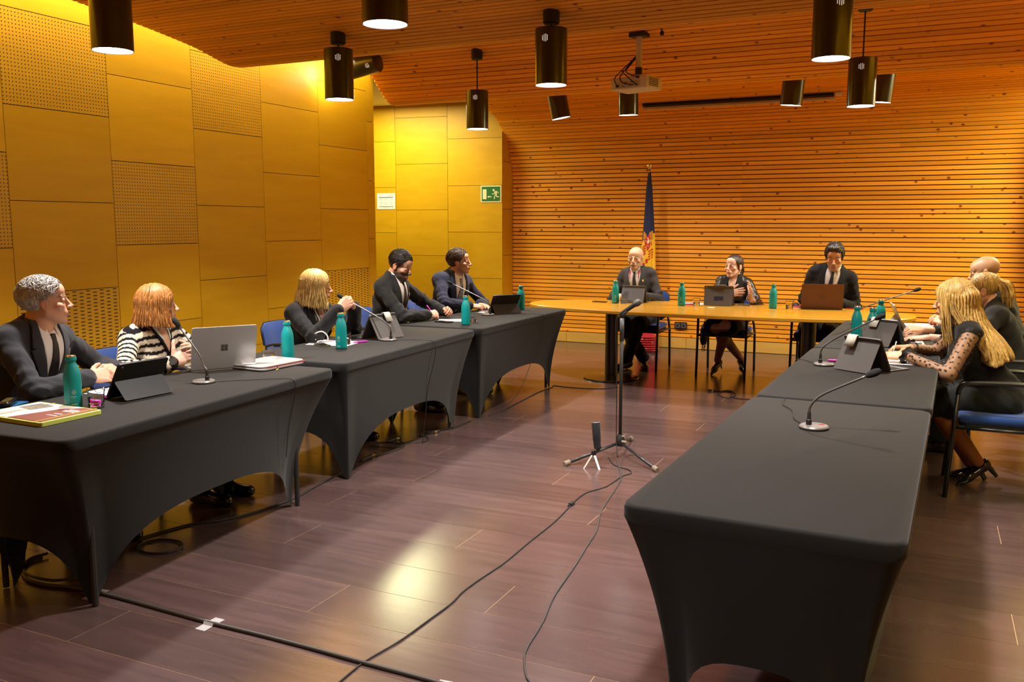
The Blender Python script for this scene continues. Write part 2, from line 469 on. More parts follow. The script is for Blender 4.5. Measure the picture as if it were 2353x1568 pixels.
# column joints at Y = 7.986 - k*0.816 ; columns end with a narrow strip to 8.121
cols = []
for k in range(12, 0, -1):
    cols.append((7.986 - k*sp, 7.986 - (k-1)*sp, 0.475 if k % 2 else 0.78))
cols.append((7.986, 8.121, 0.78 + 0.0))
NC = len(cols)
def spL(ci, z):
    k = 12 - ci            # column index counted from the far end (k=1 is the last full column)
    if k == 6 and 1.39 < z < 2.0: return PLY_D
    if k == 5 and z > 2.31 and z < 2.92: return PLY_D
    if k == 5 and 0.47 < z < 1.08: return PLY_S
    if k == 4 and 1.39 < z < 2.0: return PLY_D
    if k == 3 and 2.31 < z < 2.92: return PLY_D
    if k == 1 and 0.47 < z < 1.08: return PLY_S
    return None
panel_wall('wall_left', (XL, 0, 0), pi/2, cols, 3.46, spL)
def spR(ci, z): return None
panel_wall('wall_right', (XR, 0, 0), -pi/2, [(-(b_), -(a), ph) for a, b_, ph in reversed(cols)], 3.46, spR)
# alcove walls behind the end of each side wall
ra = math.radians(7)
panel_wall('wall_alcove', (X0, 10.63, 0), ra, [(-3.0, -2.275, 0.82), (-2.275, -1.52, 0.21), (-1.52, -0.765, 0.515), (-0.765, 0.0, 0.22)], 3.15, lambda c, z: None, thick=0.12)
panel_wall('wall_alcove', (X1, 10.63, 0), -ra, [(0, 0.765, 0.22), (0.765, 1.52, 0.515), (1.52, 2.275, 0.21)], 3.15, lambda c, z: None, thick=0.12)
panel_wall('wall_return', (X0 - 0.004, 10.63, 0), pi/2, [(0.0, 0.30, 0.525)], 3.1, lambda c, z: None, thick=0.05)
panel_wall('wall_return', (X1 + 0.004, 10.63, 0), -pi/2, [(-0.30, 0.0, 0.525)], 3.1, lambda c, z: None, thick=0.05)
struct(MB().box((-6.75, 9.4, 3.15), (3.3, 2.7, 0.05)).build('ceiling_alcove', WHITEP))
struct(MB().box((2.6, 9.4, 3.15), (3.3, 2.7, 0.05)).build('ceiling_alcove', WHITEP))
struct(MB().box((-8.1, 9.3, 1.6), (0.1, 3.0, 3.2)).build('wall_alcove', PLY))
struct(MB().box((3.9, 9.3, 1.6), (0.1, 3.0, 3.2)).build('wall_alcove', PLY))
struct(MB().box((-2.1, -1.9, 1.7), (8, 0.1, 3.5)).build('wall_front', PLY))
# ================================================================== PENDANT LAMPS
BLK = mat('black_metal', (0.012, 0.011, 0.009), 0.28, metal=0.0, spec=0.7, coat=0.3)
BLKM = mat('black_matte', (0.014, 0.013, 0.012), 0.55)
GLOW = emission_mat('lamp_glow', (1.0, 0.93, 0.95), 14.0)
LR, LH = 0.10, 0.34
def lamp_shell(root, hidden_top=False):
    m = MB()
    m.lathe([(LR - 0.004, 0.0), (LR, 0.0), (LR, LH), (LR - 0.012, LH + 0.004), (0.0001, LH + 0.004)], seg=40, cap0=False, cap1=False)
    m.lathe([(LR - 0.004, 0.0), (LR - 0.004, 0.05)], seg=40, cap0=False, cap1=False)
    m.build('shade', BLK, root, smooth=SM)
    # four little vent slots, lit from inside
    for k in range(2):
        for j, (du, h) in enumerate(((-0.016, 0.03), (-0.005, 0.042), (0.006, 0.046), (0.016, 0.034))):
            a = -pi/2 + 0.42 + k*pi + du/LR
            R = Matrix.Rotation(a, 3, 'Z')
            MB().box(R @ Vector((LR, 0, LH*0.80)), (0.003, 0.0035, h), R).build('vent_slot', emission_mat('vent_glow', (1, 0.9, 0.75), 0.45), root)
    # reflector bowl (white, gives the light) set just inside the rim
    g = MB(); g.lathe([(LR - 0.005, 0.004), (LR*0.80, 0.012), (LR*0.45, 0.020), (0.0001, 0.022)], seg=32, cap0=False, cap1=False)
    g.build('reflector', GLOW, root, smooth=True)
def lamp_light(root, energy, ang=115, blend=0.7, aim=0.0):
    l = bpy.data.lights.new('lamp_bulb', 'SPOT'); l.energy = energy; l.color = LAMP_COL
    l.spot_size = math.radians(ang); l.spot_blend = blend; l.shadow_soft_size = 0.07
    o = bpy.data.objects.new('lamp_bulb', l); COL.objects.link(o); o.parent = root; o.location = (0, 0, -0.01); o.rotation_euler = (aim, 0, 0)
PEND_E = 235
PEND = [  # x, y, label
    (-3.77, 3.35, 'black cylinder pendant lamp nearest the perforated wall panels, cut off by the top edge'),
    (-2.20, 3.42, 'black cylinder pendant lamp at the top edge above the small ceiling canopy row'),
    (-3.79, 5.29, 'black cylinder pendant lamp on short rod beside the horizontal black spotlight'),
    (-2.20, 5.31, 'black cylinder pendant lamp with round canopy, hanging beside the projector'),
    (-0.52, 5.10, 'largest black cylinder pendant lamp above the long bare table'),
    (-3.80, 7.42, 'black cylinder pendant lamp on long thin rod above the exit sign'),
    (-0.51, 7.20, 'black cylinder pendant lamp on long thin rod, beside the largest pendant'),
    (-0.56, 3.15, 'black cylinder pendant lamp'), (-0.56, 1.25, 'black cylinder pendant lamp')]
for i, (x, y, lab) in enumerate(PEND):
    zb = 2.405
    cz = ceil_z(y)
    if i >= 7: # out of the picture: only the light of the rest of the rows
        pass
    r = empty('pendant_lamp', (x, y, zb), rz=random.uniform(-0.5, 0.5))
    if i < 7: tag(r, lab, 'lamp', 'black cylinder pendant lamps')
    else: tag(r, 'black cylinder pendant lamp outside the picture, ' + ('over the bare foreground table', 'above the near end of the bare table')[i - 7], 'lamp', 'pendant lamps outside the picture')
    lamp_shell(r)
    top = cz - zb
    MB().tube([(0, 0, LH), (0, 0, top - 0.05)], 0.006, 8).build('rod', BLKM, r)
    MB().lathe([(0.0001, top - 0.075), (0.045, top - 0.075), (0.052, top - 0.068), (0.052, top + 0.02), (0.0001, top + 0.02)], seg=24).build('canopy', BLKM, r, smooth=SM)
    lamp_light(r, PEND_E*(0.55 if i == 8 else 1.0))
# the row in front of the back wall: tilted, bodies half hidden behind the second ceiling wave
for x, y, z, tx, ty, lab in [(-3.55, 8.85, 2.64, 0.10, -0.17, 'tilted black cylinder lamp below the pendant that hangs beside the projector'),
                        (-2.82, 8.85, 2.635, 0.05, 0.0, 'black cylinder lamp half hidden behind the projector'),
                        (-1.24, 8.85, 2.645, 0.05, 0.09, 'tilted black cylinder lamp crossing the black screen slot'),
                        (-0.47, 8.85, 2.63, 0.05, 0.10, 'small black cylinder lamp half hidden behind a bigger pendant')]:
    r = empty('ceiling_lamp', (x, y, z)); r.rotation_euler = (tx, ty, 0.0)
    tag(r, lab, 'lamp', 'black cylinder lamps near the back wall')
    lamp_shell(r)
    MB().tube([(0, 0, LH), (0, 0, LH + 0.09)], 0.02, 10).build('mount', BLKM, r)
    lamp_light(r, 90, 125, aim=0.12)
# cylinder turned sideways towards the side wall
r = empty('ceiling_spotlight', (-5.12, 7.28, 3.005)); r.rotation_euler = (0.0, math.radians(80), 0.05)
tag(r, 'black cylinder spotlight turned sideways under the ceiling, pointing at the panelled wall', 'lamp')
lamp_shell(r)
MB().tube([(-0.10, 0, LH*0.6), (-0.14, 0, LH*0.6)], 0.012, 10).build('mount', BLKM, r)
lamp_light(r, 14, 100)
# recessed downlight in the alcove ceiling
P = (-6.9, 8.75, 3.122)
r = empty('recessed_downlight', P); tag(r, 'tiny round recessed downlight in the white alcove ceiling', 'lamp')
MB().lathe([(0.03, 0), (0.045, -0.004), (0.045, 0.0), (0.03, 0.002)], seg=24, cap0=False, cap1=False).build('trim_ring', mat('white_paint', (0.8, 0.8, 0.78), 0.5), r)
MB().lathe([(0.0001, -0.001), (0.032, -0.001)], seg=24, cap0=False, cap1=False).build('lens', emission_mat('down_glow', (1, 0.95, 0.85), 30), r)
# ================================================================== TABLES
CLOTH = mat('black_stretch_cloth', (0.0098, 0.0096, 0.0093), 0.85, spec=0.22, sheen=0.10, bump=(900, 0.06), noise=(2.2, 0.18))
def cover_mesh(L=1.83, Wd=0.76, H=0.745, lip=0.045, ix=0.12, iy=0.19, arch_l=0.315, arch_w=0.30):
    hx, hy, cr = Wd/2, L/2, 0.055
    per = []     # (x, y, nx, ny, side t, is_long)
    def side(ax, ay, bx, by, n, nx, ny, lng):
        for i in range(1, n):
            t = i/n
            per.append((ax + (bx-ax)*t, ay + (by-ay)*t, nx, ny, 2*t - 1, lng))
    def corner(cx, cy_, a0):
        for i in range(7):
            a = a0 + pi/2*i/6
            per.append((cx + cr*math.cos(a), cy_ + cr*math.sin(a), math.cos(a), math.sin(a), 1.0, None))
    corner(hx-cr, -hy+cr, -pi/2); side(hx, -hy+cr, hx, hy-cr, 30, 1, 0, True)
    corner(hx-cr, hy-cr, 0); side(hx-cr, hy, -hx+cr, hy, 16, 0, 1, False)
    corner(-hx+cr, hy-cr, pi/2); side(-hx, hy-cr, -hx, -hy+cr, 30, -1, 0, True)
    corner(-hx+cr, -hy+cr, pi); side(-hx+cr, -hy, hx-cr, -hy, 16, 0, -1, False)
    rings = []
    def top_ring(ins, z): return [(x - nx*ins, y - ny*ins, z) for x, y, nx, ny, t, l in per]
    rings.append(top_ring(0.016, H)); rings.append(top_ring(0.005, H - 0.003)); rings.append(top_ring(0.0, H - 0.014))
    rings.append(top_ring(0.0, H - lip)); rings.append(top_ring(0.006, H - lip - 0.010))
    NV = 14
    z1 = H - lip - 0.010
    for v in range(1, NV + 1):
        q = v/NV; ring = []
        for x, y, nx, ny, t, l in per:
            at = abs(t)
            if l is None:            # corner: converge to the foot
                fx, fy = math.copysign(hx - ix, x), math.copysign(hy - iy, y); zb = 0.004; w_ = 1.0
                fx += nx*0.018; fy += ny*0.018
            else:
                ah = arch_l if l else arch_w
                zb = 0.004 + ah*(1 - at**2.6)**0.85
                k = at**2.2
                ins = 0.045 + 0.02*(1-k)
                if l:
                    fx = math.copysign(hx - ins*(1-k) - ix*k, x); fy = (hy - cr - (iy - cr)*1.0)*t*(1 if y*t > 0 else -1) if False else y*(1 - (iy/hy)*k)
                else:
                    fy = math.copysign(hy - ins*(1-k) - iy*k, y); fx = x*(1 - (ix/hx)*k)
            g = 1 - (1 - q)**1.9
            z = z1 + (zb - z1)*q
            px, py = x - nx*0.006, y - ny*0.006
            ring.append((px + (fx - px)*g, py + (fy - py)*g, z))
        rings.append(ring)
    m = MB(); m.loft([[Vector(p) for p in r] for r in rings], cap0=True, cap1=False)
    return m
def cloth_table(x, y, rz, label, group, **kw):
    r = empty('conference_table', (x, y, 0), rz); tag(r, label, 'table', group)
    cover_mesh(**kw).build('stretch_cover', CLOTH, r, smooth=0.9)
    # hidden folding frame: top board and four legs standing in the cover's feet
    MB().box((0, 0, 0.722), (0.70, 1.77, 0.03)).build('table_top', BLKM, r)
    for sx in (-1, 1):
        for sy in (-1, 1):
            MB().tube([(sx*0.25, sy*0.70, 0.006), (sx*0.25, sy*0.70, 0.71)], 0.013, 8).build('leg', BLKM, r)
    return r
GL, GR = 'black cloth tables along the panelled wall', 'black cloth tables of the row on the other side'
cloth_table(-3.285, 3.10, 0.062, 'black cloth table in front of the grey-haired man and striped cardigan', GL, iy=0.24, ix=0.17)
cloth_table(-3.435, 5.08, 0.045, 'black cloth table in front of the blonde woman in black blazer', GL)
cloth_table(-3.465, 6.97, 0.0, 'black cloth table under the two suited men near the alcove', GL)
cloth_table(-0.357, 3.275, -0.031, 'bare black cloth table in the foreground with one microphone', GR, ix=0.13)
cloth_table(-0.300, 5.130, -0.028, 'black cloth table in front of the woman with polka dot sleeves', GR)
cloth_table(-0.246, 6.985, -0.028, 'farthest black cloth table, touching the oval wooden table', GR)

# ---- oval wooden head table
OAK = wood_mat('table_veneer', (0.42, 0.20, 0.014), (0.50, 0.255, 0.024), (1.2, 9, 9), 0.22, vary=0.0, spec=0.5)
r = empty('oval_table', (-1.88, 8.485, 0)); tag(r, 'large oval wooden table at the head of the room', 'table')
def ovalring(a, b_, n, z, seg=72):
    out = []
    for j in range(seg):
        t = 2*pi*j/seg; c, s = math.cos(t), math.sin(t)
        out.append(Vector((math.copysign(abs(c)**(2/n), c)*a, math.copysign(abs(s)**(2/n), s)*b_, z)))
    return out
m = MB(); A_, B_ = 1.82, 0.645
m.loft([ovalring(A_-0.05, B_-0.05, 2.4, 0.708), ovalring(A_-0.006, B_-0.006, 2.4, 0.710), ovalring(A_, B_, 2.4, 0.716), ovalring(A_, B_, 2.4, 0.739), ovalring(A_-0.006, B_-0.006, 2.4, 0.745), ovalring(A_-0.05, B_-0.05, 2.4, 0.745)])
m.build('table_top', OAK, r, smooth=0.6)
for sx in (-0.96, 0.93):
    MB().lathe([(0.064, 0.02), (0.064, 0.705)], (sx, 0.0, 0), 28).build('column', BLK, r, smooth=SM)
    MB().lathe([(0.27, 0.0), (0.28, 0.006), (0.275, 0.014), (0.10, 0.026), (0.064, 0.03)], (sx, 0.0, 0), 48).build('base_plate', BLK, r, smooth=SM)
    MB().box((sx, 0, 0.697), (0.5, 0.5, 0.02)).build('top_bracket', BLKM, r)

# ================================================================== CHAIRS
BLUE = mat('blue_upholstery', (0.012, 0.045, 0.20), 0.85, sheen=0.3, bump=(700, 0.1), spec=0.2)
SHELL = mat('black_plastic', (0.016, 0.016, 0.018), 0.45)
TUBE = mat('black_tube', (0.012, 0.012, 0.013), 0.32, spec=0.6)
def curved_panel(w0, w1, z0, z1, th, y_fn, nz=8, nx=10, bulge=0.045, edge=0.5):
    """backrest pad: rounded outline, curved in plan; front is +y"""
    rings_f, rings_b = [], []
    vs = []; fs = []
    for side in (0, 1):
        for i in range(nz + 1):
            q = i/nz; z = z0 + (z1 - z0)*q
            wq = (w0 + (w1 - w0)*q)/2
            # rounded top / bottom corners
            e = min(q, 1 - q)*(z1 - z0); rr = 0.07
            if e < rr: wq -= rr - math.sqrt(max(rr*rr - (rr - e)**2, 0))
            for j in range(nx + 1):
                u = -1 + 2*j/nx; x = u*wq
                y = y_fn(z) - bulge*(1 - (x/0.24)**2) + bulge
                soft = th*(1 - 0.5*max(abs(u)**6, (2*abs(q-0.5))**8))
                vs.append((x, y_fn(z) - bulge*(1 - min(1, (x/0.24)**2)) + (soft if side else 0), z))
    n1 = (nz + 1)*(nx + 1)
    for s in (0, 1):
        for i in range(nz):
            for j in range(nx):
                a = s*n1 + i*(nx+1) + j; b_ = a + 1; c = a + nx + 2; d = a + nx + 1
                fs.append((a, b_, c, d) if s else (d, c, b_, a))
    bd = [j for j in range(nx)] + [i*(nx+1) + nx for i in range(nz)] + [nz*(nx+1) + nx - j for j in range(nx)] + [(nz - i)*(nx+1) for i in range(nz)]
    for a, b_ in zip(bd, bd[1:] + bd[:1]): fs.append((a, b_, b_ + n1, a + n1))
    m = MB(); m.add(vs, fs); return m
def make_chair():
    """local: seat faces +y, origin on the floor under the seat centre"""
    r = empty('conference_chair')
    MB().rbox((0, 0.0, 0.455), (0.47, 0.46, 0.055), 0.07, 4, zr=0.02).build('seat', BLUE, r, smooth=0.8)
    MB().rbox((0, 0.0, 0.422), (0.45, 0.44, 0.018), 0.06, 4).build('seat_shell', SHELL, r)
    yb = lambda z: -0.215 - (z - 0.45)*0.20
    curved_panel(0.42, 0.45, 0.50, 0.815, 0.035, yb).build('backrest', BLUE, r, smooth=0.9)
    curved_panel(0.43, 0.46, 0.495, 0.820, -0.012, yb).build('back_shell', SHELL, r, smooth=0.9)
    for sx in (-1, 1):
        x = sx*0.245
        MB().tube([(x, -0.27, 0.0), (x, -0.245, 0.40), (x*0.96, -0.235, 0.50), (x*0.80, -0.255, 0.62)], 0.0125, 10).build('leg', TUBE, r, smooth=True)
        MB().tube([(x, 0.27, 0.0), (x, 0.245, 0.40), (x, 0.235, 0.60)], 0.0125, 10).build('leg', TUBE, r, smooth=True)
        arm = catmull([(x, 0.235, 0.60), (x, 0.225, 0.640), (x, 0.19, 0.662), (x, 0.05, 0.672), (x, -0.12, 0.672), (x*0.99, -0.22, 0.65), (x*0.9, -0.262, 0.60)], 5)
        MB().tube(arm, 0.0135, 10).build('armrest', TUBE, r, smooth=True)
        MB().tube([(x, -0.245, 0.41), (x, 0.245, 0.41)], 0.010, 8).build('side_rail', TUBE, r, smooth=True)
    MB().tube([(-0.245, 0.20, 0.408), (0.245, 0.20, 0.408)], 0.010, 8).build('cross_rail', TUBE, r, smooth=True)
    MB().tube([(-0.245, -0.20, 0.408), (0.245, -0.20, 0.408)], 0.010, 8).build('cross_rail', TUBE, r, smooth=True)
    return r
_chair = [make_chair()]
def place_chair(x, y, face, label, group='blue conference chairs'):
    """face: heading of the seat front, radians from +X"""
    c = _chair[0] if len(_chair) == 1 else copy_tree(_chair[0])
    _chair.append(c)
    c.location = (x, y, 0); c.rotation_euler = (0, 0, face - pi/2)
    tag(c, label, 'chair', group)
    return c
CH = 'blue conference chairs with black frames'
place_chair(-4.02, 2.86, 0.0, 'blue chair with black frame under the grey-haired man', CH)
place_chair(-4.04, 3.75, 0.0, 'blue chair with black frame under the woman in striped cardigan', CH)
place_chair(-4.13, 5.34, 0.0, 'blue chair with black frame under the blonde woman in black blazer', CH)
place_chair(-4.17, 6.46, 0.0, 'blue chair with black frame under the bearded man', CH)
place_chair(-4.17, 7.44, 0.0, 'blue chair with black frame under the man in navy suit', CH)
place_chair(-2.775, 9.30, -pi/2, 'blue chair with black frame under the bald man with lanyard', CH)
place_chair(-1.855, 9.28, -pi/2, 'blue chair with black frame under the speaking woman with ponytail', CH)
place_chair(-0.93, 9.28, -pi/2, 'blue chair with black frame under the man behind the brown laptop', CH)
place_chair(0.43, 5.74, pi, 'blue chair with black frame under the woman with polka dot sleeves', CH)
place_chair(0.56, 6.68, pi, 'blue chair with black frame under the woman with tied blonde hair', CH)
place_chair(0.62, 7.62, pi, 'blue chair with black frame under the bald man at the far table', CH)
# ================================================================== SMALL THINGS
ZT = 0.746
TEAL = mat('teal_coating', (0.0, 0.27, 0.27), 0.40, bump=(1500, 0.05))
STEEL = mat('brushed_steel', (0.62, 0.58, 0.52), 0.22, metal=1.0)
CHROME = mat('chrome', (0.75, 0.75, 0.75), 0.08, metal=1.0)
PAPER = mat('white_paper', (0.86, 0.85, 0.86), 0.7)
PRINTP = mat('pale_print', (0.55, 0.62, 0.52), 0.6)
GLASS = glass_mat()
WATER = glass_mat('water', (0.96, 0.98, 1.0))
PINK = mat('magenta_plastic', (0.75, 0.02, 0.42), 0.35)
SILVER = mat('silver_shell', (0.52, 0.51, 0.49), 0.32, metal=0.6)
GREYP = mat('grey_cover', (0.075, 0.070, 0.066), 0.55)
BLACKP = mat('black_cover', (0.012, 0.012, 0.013), 0.5)
PHONEB = mat('phone_black', (0.010, 0.010, 0.012), 0.15)
FOAM = mat('mic_foam', (0.018, 0.019, 0.023), 0.95, bump=(600, 0.5))
NECK = mat('gooseneck_metal', (0.16, 0.155, 0.15), 0.35, metal=0.7)
MBASE = mat('mic_base', (0.20, 0.185, 0.175), 0.38, metal=0.3)
CABLE = mat('black_cable', (0.014, 0.013, 0.013), 0.5)
RED = mat('red_plastic', (0.55, 0.05, 0.03), 0.35)

def text_mesh(body, size, name='lettering', m=None, parent=None, depth=0.0004):
    cu = bpy.data.curves.new(name, 'FONT'); cu.body = body; cu.size = size; cu.align_x = 'CENTER'; cu.align_y = 'CENTER'; cu.extrude = depth
    t = bpy.data.objects.new(name, cu); COL.objects.link(t)
    dg = bpy.context.evaluated_depsgraph_get()
    me = bpy.data.meshes.new_from_object(t.evaluated_get(dg)); me.name = name
    bpy.data.objects.remove(t); me.materials.clear(); me.materials.append(m)
    o = bpy.data.objects.new(name, me); COL.objects.link(o)
    if parent is not None: o.parent = parent
    return o
def to_cam(x, y): return math.atan2(-y, -x)

# ---- bottles
def make_bottle():
    r = empty('water_bottle')
    MB().lathe([(0.030, 0.0), (0.0345, 0.003), (0.036, 0.010), (0.036, 0.130), (0.0345, 0.150), (0.0295, 0.172), (0.0225, 0.190), (0.0190, 0.198), (0.0188, 0.206), (0.0222, 0.208), (0.0228, 0.212), (0.0228, 0.220), (0.0215, 0.224)], seg=28).build('body', TEAL, r, smooth=0.8)
    MB().lathe([(0.0190, 0.224), (0.0205, 0.226), (0.0205, 0.229), (0.0175, 0.232), (0.0001, 0.2325)], seg=24).build('cap', CHROME, r, smooth=0.8)
    MB().lathe([(0.0315, -0.0), (0.0345, 0.0), (0.0345, 0.004)], seg=28, cap1=False).build('base_ring', BLKM, r)
    # printed mark: a round emblem, a line of small type and a lower line
    m = MB()
    def patch(u0, u1, z0, z1, n=3):
        R_ = 0.03625
        vs = []
        for i in range(n + 1):
            a = (u0 + (u1 - u0)*i/n)/R_
            vs += [(R_*math.cos(a), R_*math.sin(a), z0), (R_*math.cos(a), R_*math.sin(a), z1)]
        m.add(vs, [(2*i, 2*i+2, 2*i+3, 2*i+1) for i in range(n)])
    for k in range(18):
        a0, a1 = 2*pi*k/18, 2*pi*(k+0.8)/18
        c0 = 0.0095
        patch(c0*math.cos(a0)*0.8, c0*math.cos(a0)*0.8 + 0.0016, 0.074 + c0*math.sin(a0) - 0.001, 0.074 + c0*math.sin(a0) + 0.001, 1)
    patch(-0.0045, 0.0045, 0.072, 0.074); patch(-0.003, 0.003, 0.068, 0.0695); patch(-0.0035, 0.0035, 0.0775, 0.079)
    for k in range(9): patch(-0.012 + k*0.0027, -0.012 + k*0.0027 + 0.0017, 0.053, 0.0555, 1)
    for k in range(3): patch(-0.004 + k*0.0027, -0.004 + k*0.0027 + 0.0017, 0.048, 0.0497, 1)
    for k in range(7): patch(-0.0115 + k*0.0034, -0.0115 + k*0.0034 + 0.0021, 0.018, 0.0225, 1)
    stuff(m.build('print', PRINTP, r))
    return r
_b = []
def bottle(x, y, label, turn=0.0):
    b = make_bottle() if not _b else copy_tree(_b[0]); _b.append(b)
    b.location = (x, y, ZT); b.rotation_euler = (0, 0, to_cam(x, y) + turn)
    tag(b, label, 'bottle', 'teal metal water bottles'); return b
for x, y, lab, t in [(-3.350, 2.660, 'teal water bottle beside the green-edged folder', 0.1), (-3.410, 4.180, 'teal water bottle behind the grey laptop sleeve', 1.6),
                     (-3.400, 4.700, 'teal water bottle in front of the blonde woman in black blazer', -0.5), (-3.318, 6.260, 'dark teal water bottle in front of the bearded man', 2.2),
                     (-3.430, 7.575, 'teal water bottle behind the black tablet at the last table of the row', 2.0), (-2.865, 8.660, 'teal water bottle in front of the bald man with lanyard', -0.1),
                     (-2.180, 8.655, 'teal water bottle between the bald man and the speaking woman', -0.2), (-1.318, 8.750, 'teal water bottle between the speaking woman and the brown laptop', 2.5),
                     (-0.424, 6.610, 'nearest of the three teal bottles on the table with tablets', 2.4), (-0.320, 6.540, 'middle of the three teal bottles, behind the tumbler', 2.4),
                     (-0.300, 7.240, 'farthest of the three teal bottles, crossed by a microphone neck', 2.4)]: bottle(x, y, lab, t)

# ---- tumblers
def make_tumbler():
    r = empty('water_glass')
    MB().lathe([(0.0001, 0.0), (0.030, 0.0), (0.0325, 0.003), (0.0345, 0.030), (0.0365, 0.082), (0.0352, 0.082), (0.0325, 0.030), (0.0300, 0.014), (0.0001, 0.012)], seg=32, cap0=False, cap1=False).build('glass', GLASS, r, smooth=0.9)
    MB().lathe([(0.0001, 0.0125), (0.0298, 0.0145), (0.0318, 0.030), (0.0325, 0.040), (0.0001, 0.040)], seg=32, cap0=False, cap1=False).build('water', WATER, r, smooth=0.6)
    return r
_g = []
def tumbler(x, y, label):
    g = make_tumbler() if not _g else copy_tree(_g[0]); _g.append(g)
    g.location = (x, y, ZT); tag(g, label, 'glass', 'clear water tumblers')
for x, y, lab in [(-3.285, 2.722, 'water tumbler beside the folding black tablet'), (-3.500, 4.110, 'water tumbler behind the silver laptop'), (-3.495, 4.880, 'water tumbler behind the bottle beside the pink marker'),
                  (-3.350, 6.450, 'water tumbler beside the dark teal bottle of the bearded man'), (-3.475, 7.480, 'water tumbler in front of the last teal bottle of the row'), (-2.775, 8.660, 'water tumbler in front of the bald man\'s tablet'),
                  (-2.040, 8.690, 'water tumbler beside the speaking woman\'s tablet'), (-1.165, 8.740, 'water tumbler beside the black computer mouse'),
                  (-0.350, 6.480, 'water tumbler between two teal bottles near the polka dot sleeves'), (-0.215, 7.00, 'small water tumbler behind the far tablet stand')]: tumbler(x, y, lab)

# ---- gooseneck microphones
def goose(x, y, tip, label, cable=None, red=False, up=0.11):
    r = empty('gooseneck_microphone', (x, y, ZT)); tag(r, label, 'microphone', 'gooseneck table microphones')
    MB().lathe([(0.052, 0.0), (0.056, 0.003), (0.056, 0.008), (0.052, 0.013), (0.0001, 0.0135)], seg=40).build('base', MBASE, r, smooth=0.6)
    MB().lathe([(0.0565, 0.0), (0.0568, 0.0045), (0.0560, 0.0048)], seg=40, cap1=False).build('base_rim', BLKM, r)
    d = Vector(tip) - Vector((x, y, ZT)); h = Vector((d.x, d.y, 0)); hd = h.normalized()
    o = -hd*0.020
    MB().lathe([(0.011, 0.012), (0.011, 0.032), (0.008, 0.036), (0.007, 0.060), (0.0048, 0.066)], o, 16).build('socket', BLKM, r, smooth=0.5)
    pts = catmull([o + Vector((0, 0, 0.06)), o + Vector((0, 0, up*0.75)) + hd*0.002, o + Vector((0, 0, up)) + hd*0.018, o.lerp(d, 0.30) + Vector((0, 0, up*0.72)), d], 8)
    MB().tube(pts, 0.0048, 10).build('neck', NECK, r, smooth=True)
    t = (pts[-1] - pts[-3]).normalized(); c = pts[-1] + t*0.024
    R = t.to_track_quat('Z', 'Y').to_matrix()
    MB().lathe([(0.0001, -0.030), (0.008, -0.027), (0.0125, -0.016), (0.015, 0.0), (0.0145, 0.014), (0.010, 0.027), (0.0001, 0.032)], c, 20, R, False, False).build('windscreen', FOAM, r, smooth=True)
    MB().box((0.02*(-hd.y) + 0.025*hd.x, 0.02*hd.x + 0.025*hd.y, 0.0142), (0.022, 0.010, 0.0012)).build('button', RED if red else MBASE, r)
    if cable:
        MB().tube(catmull([Vector(p) - Vector((x, y, ZT)) for p in cable], 6), 0.0022, 6).build('cable', CABLE, r, smooth=True)
    return r
goose(-3.291, 3.373, (-3.405, 3.34, 1.030), 'gooseneck microphone between the black tablet and the silver laptop', [(-3.25, 3.40, ZT+.004), (-3.17, 3.48, ZT+.004), (-3.02, 3.60, ZT+.004), (-2.945, 3.64, ZT), (-2.93, 3.645, 0.69), (-2.985, 3.65, 0.5), (-3.02, 3.66, 0.32)], up=0.09)
goose(-3.346, 5.172, (-3.715, 5.172, 1.028), 'gooseneck microphone reaching to the blonde woman in black blazer', [(-3.30, 5.20, ZT+.004), (-3.18, 5.27, ZT+.004), (-3.10, 5.29, ZT+.002), (-3.05, 5.30, 0.73), (-3.055, 5.30, 0.62), (-3.12, 5.31, 0.40), (-3.13, 5.30, 0.25), (-3.15, 5.28, 0.008)])
goose(-3.490, 7.007, (-3.845, 7.00, 1.014), 'gooseneck microphone beside the black tablet of the man in navy suit', [(-3.44, 7.05, ZT+.004), (-3.25, 7.20, ZT+.004), (-3.12, 7.26, ZT+.002), (-3.07, 7.27, 0.73), (-3.09, 7.24, 0.58), (-3.13, 7.10, 0.30), (-3.12, 6.85, 0.12), (-3.12, 6.5, 0.01)])
goose(-0.369, 3.607, (-0.185, 3.607, 0.968), 'gooseneck microphone alone on the bare foreground table', [(-0.41, 3.64, ZT+.004), (-0.46, 3.74, ZT+.004), (-0.49, 3.90, ZT+.006), (-0.545, 4.02, ZT+.004), (-0.56, 4.17, ZT+.002), (-0.56, 4.205, 0.72)], red=True)
goose(-0.503, 5.290, (-0.242, 5.290, 1.022), 'gooseneck microphone beside the pink marker and tablet', [(-0.55, 5.31, ZT+.004), (-0.62, 5.42, ZT+.004), (-0.655, 5.44, ZT+.002), (-0.68, 5.44, 0.72), (-0.66, 5.44, 0.5)])
goose(-0.485, 7.640, (-0.085, 7.640, 1.026), 'gooseneck microphone behind the three teal bottles', [(-0.50, 7.58, ZT+.004), (-0.545, 7.0, ZT+.004), (-0.60, 6.8, ZT+.002), (-0.635, 6.78, 0.72)])

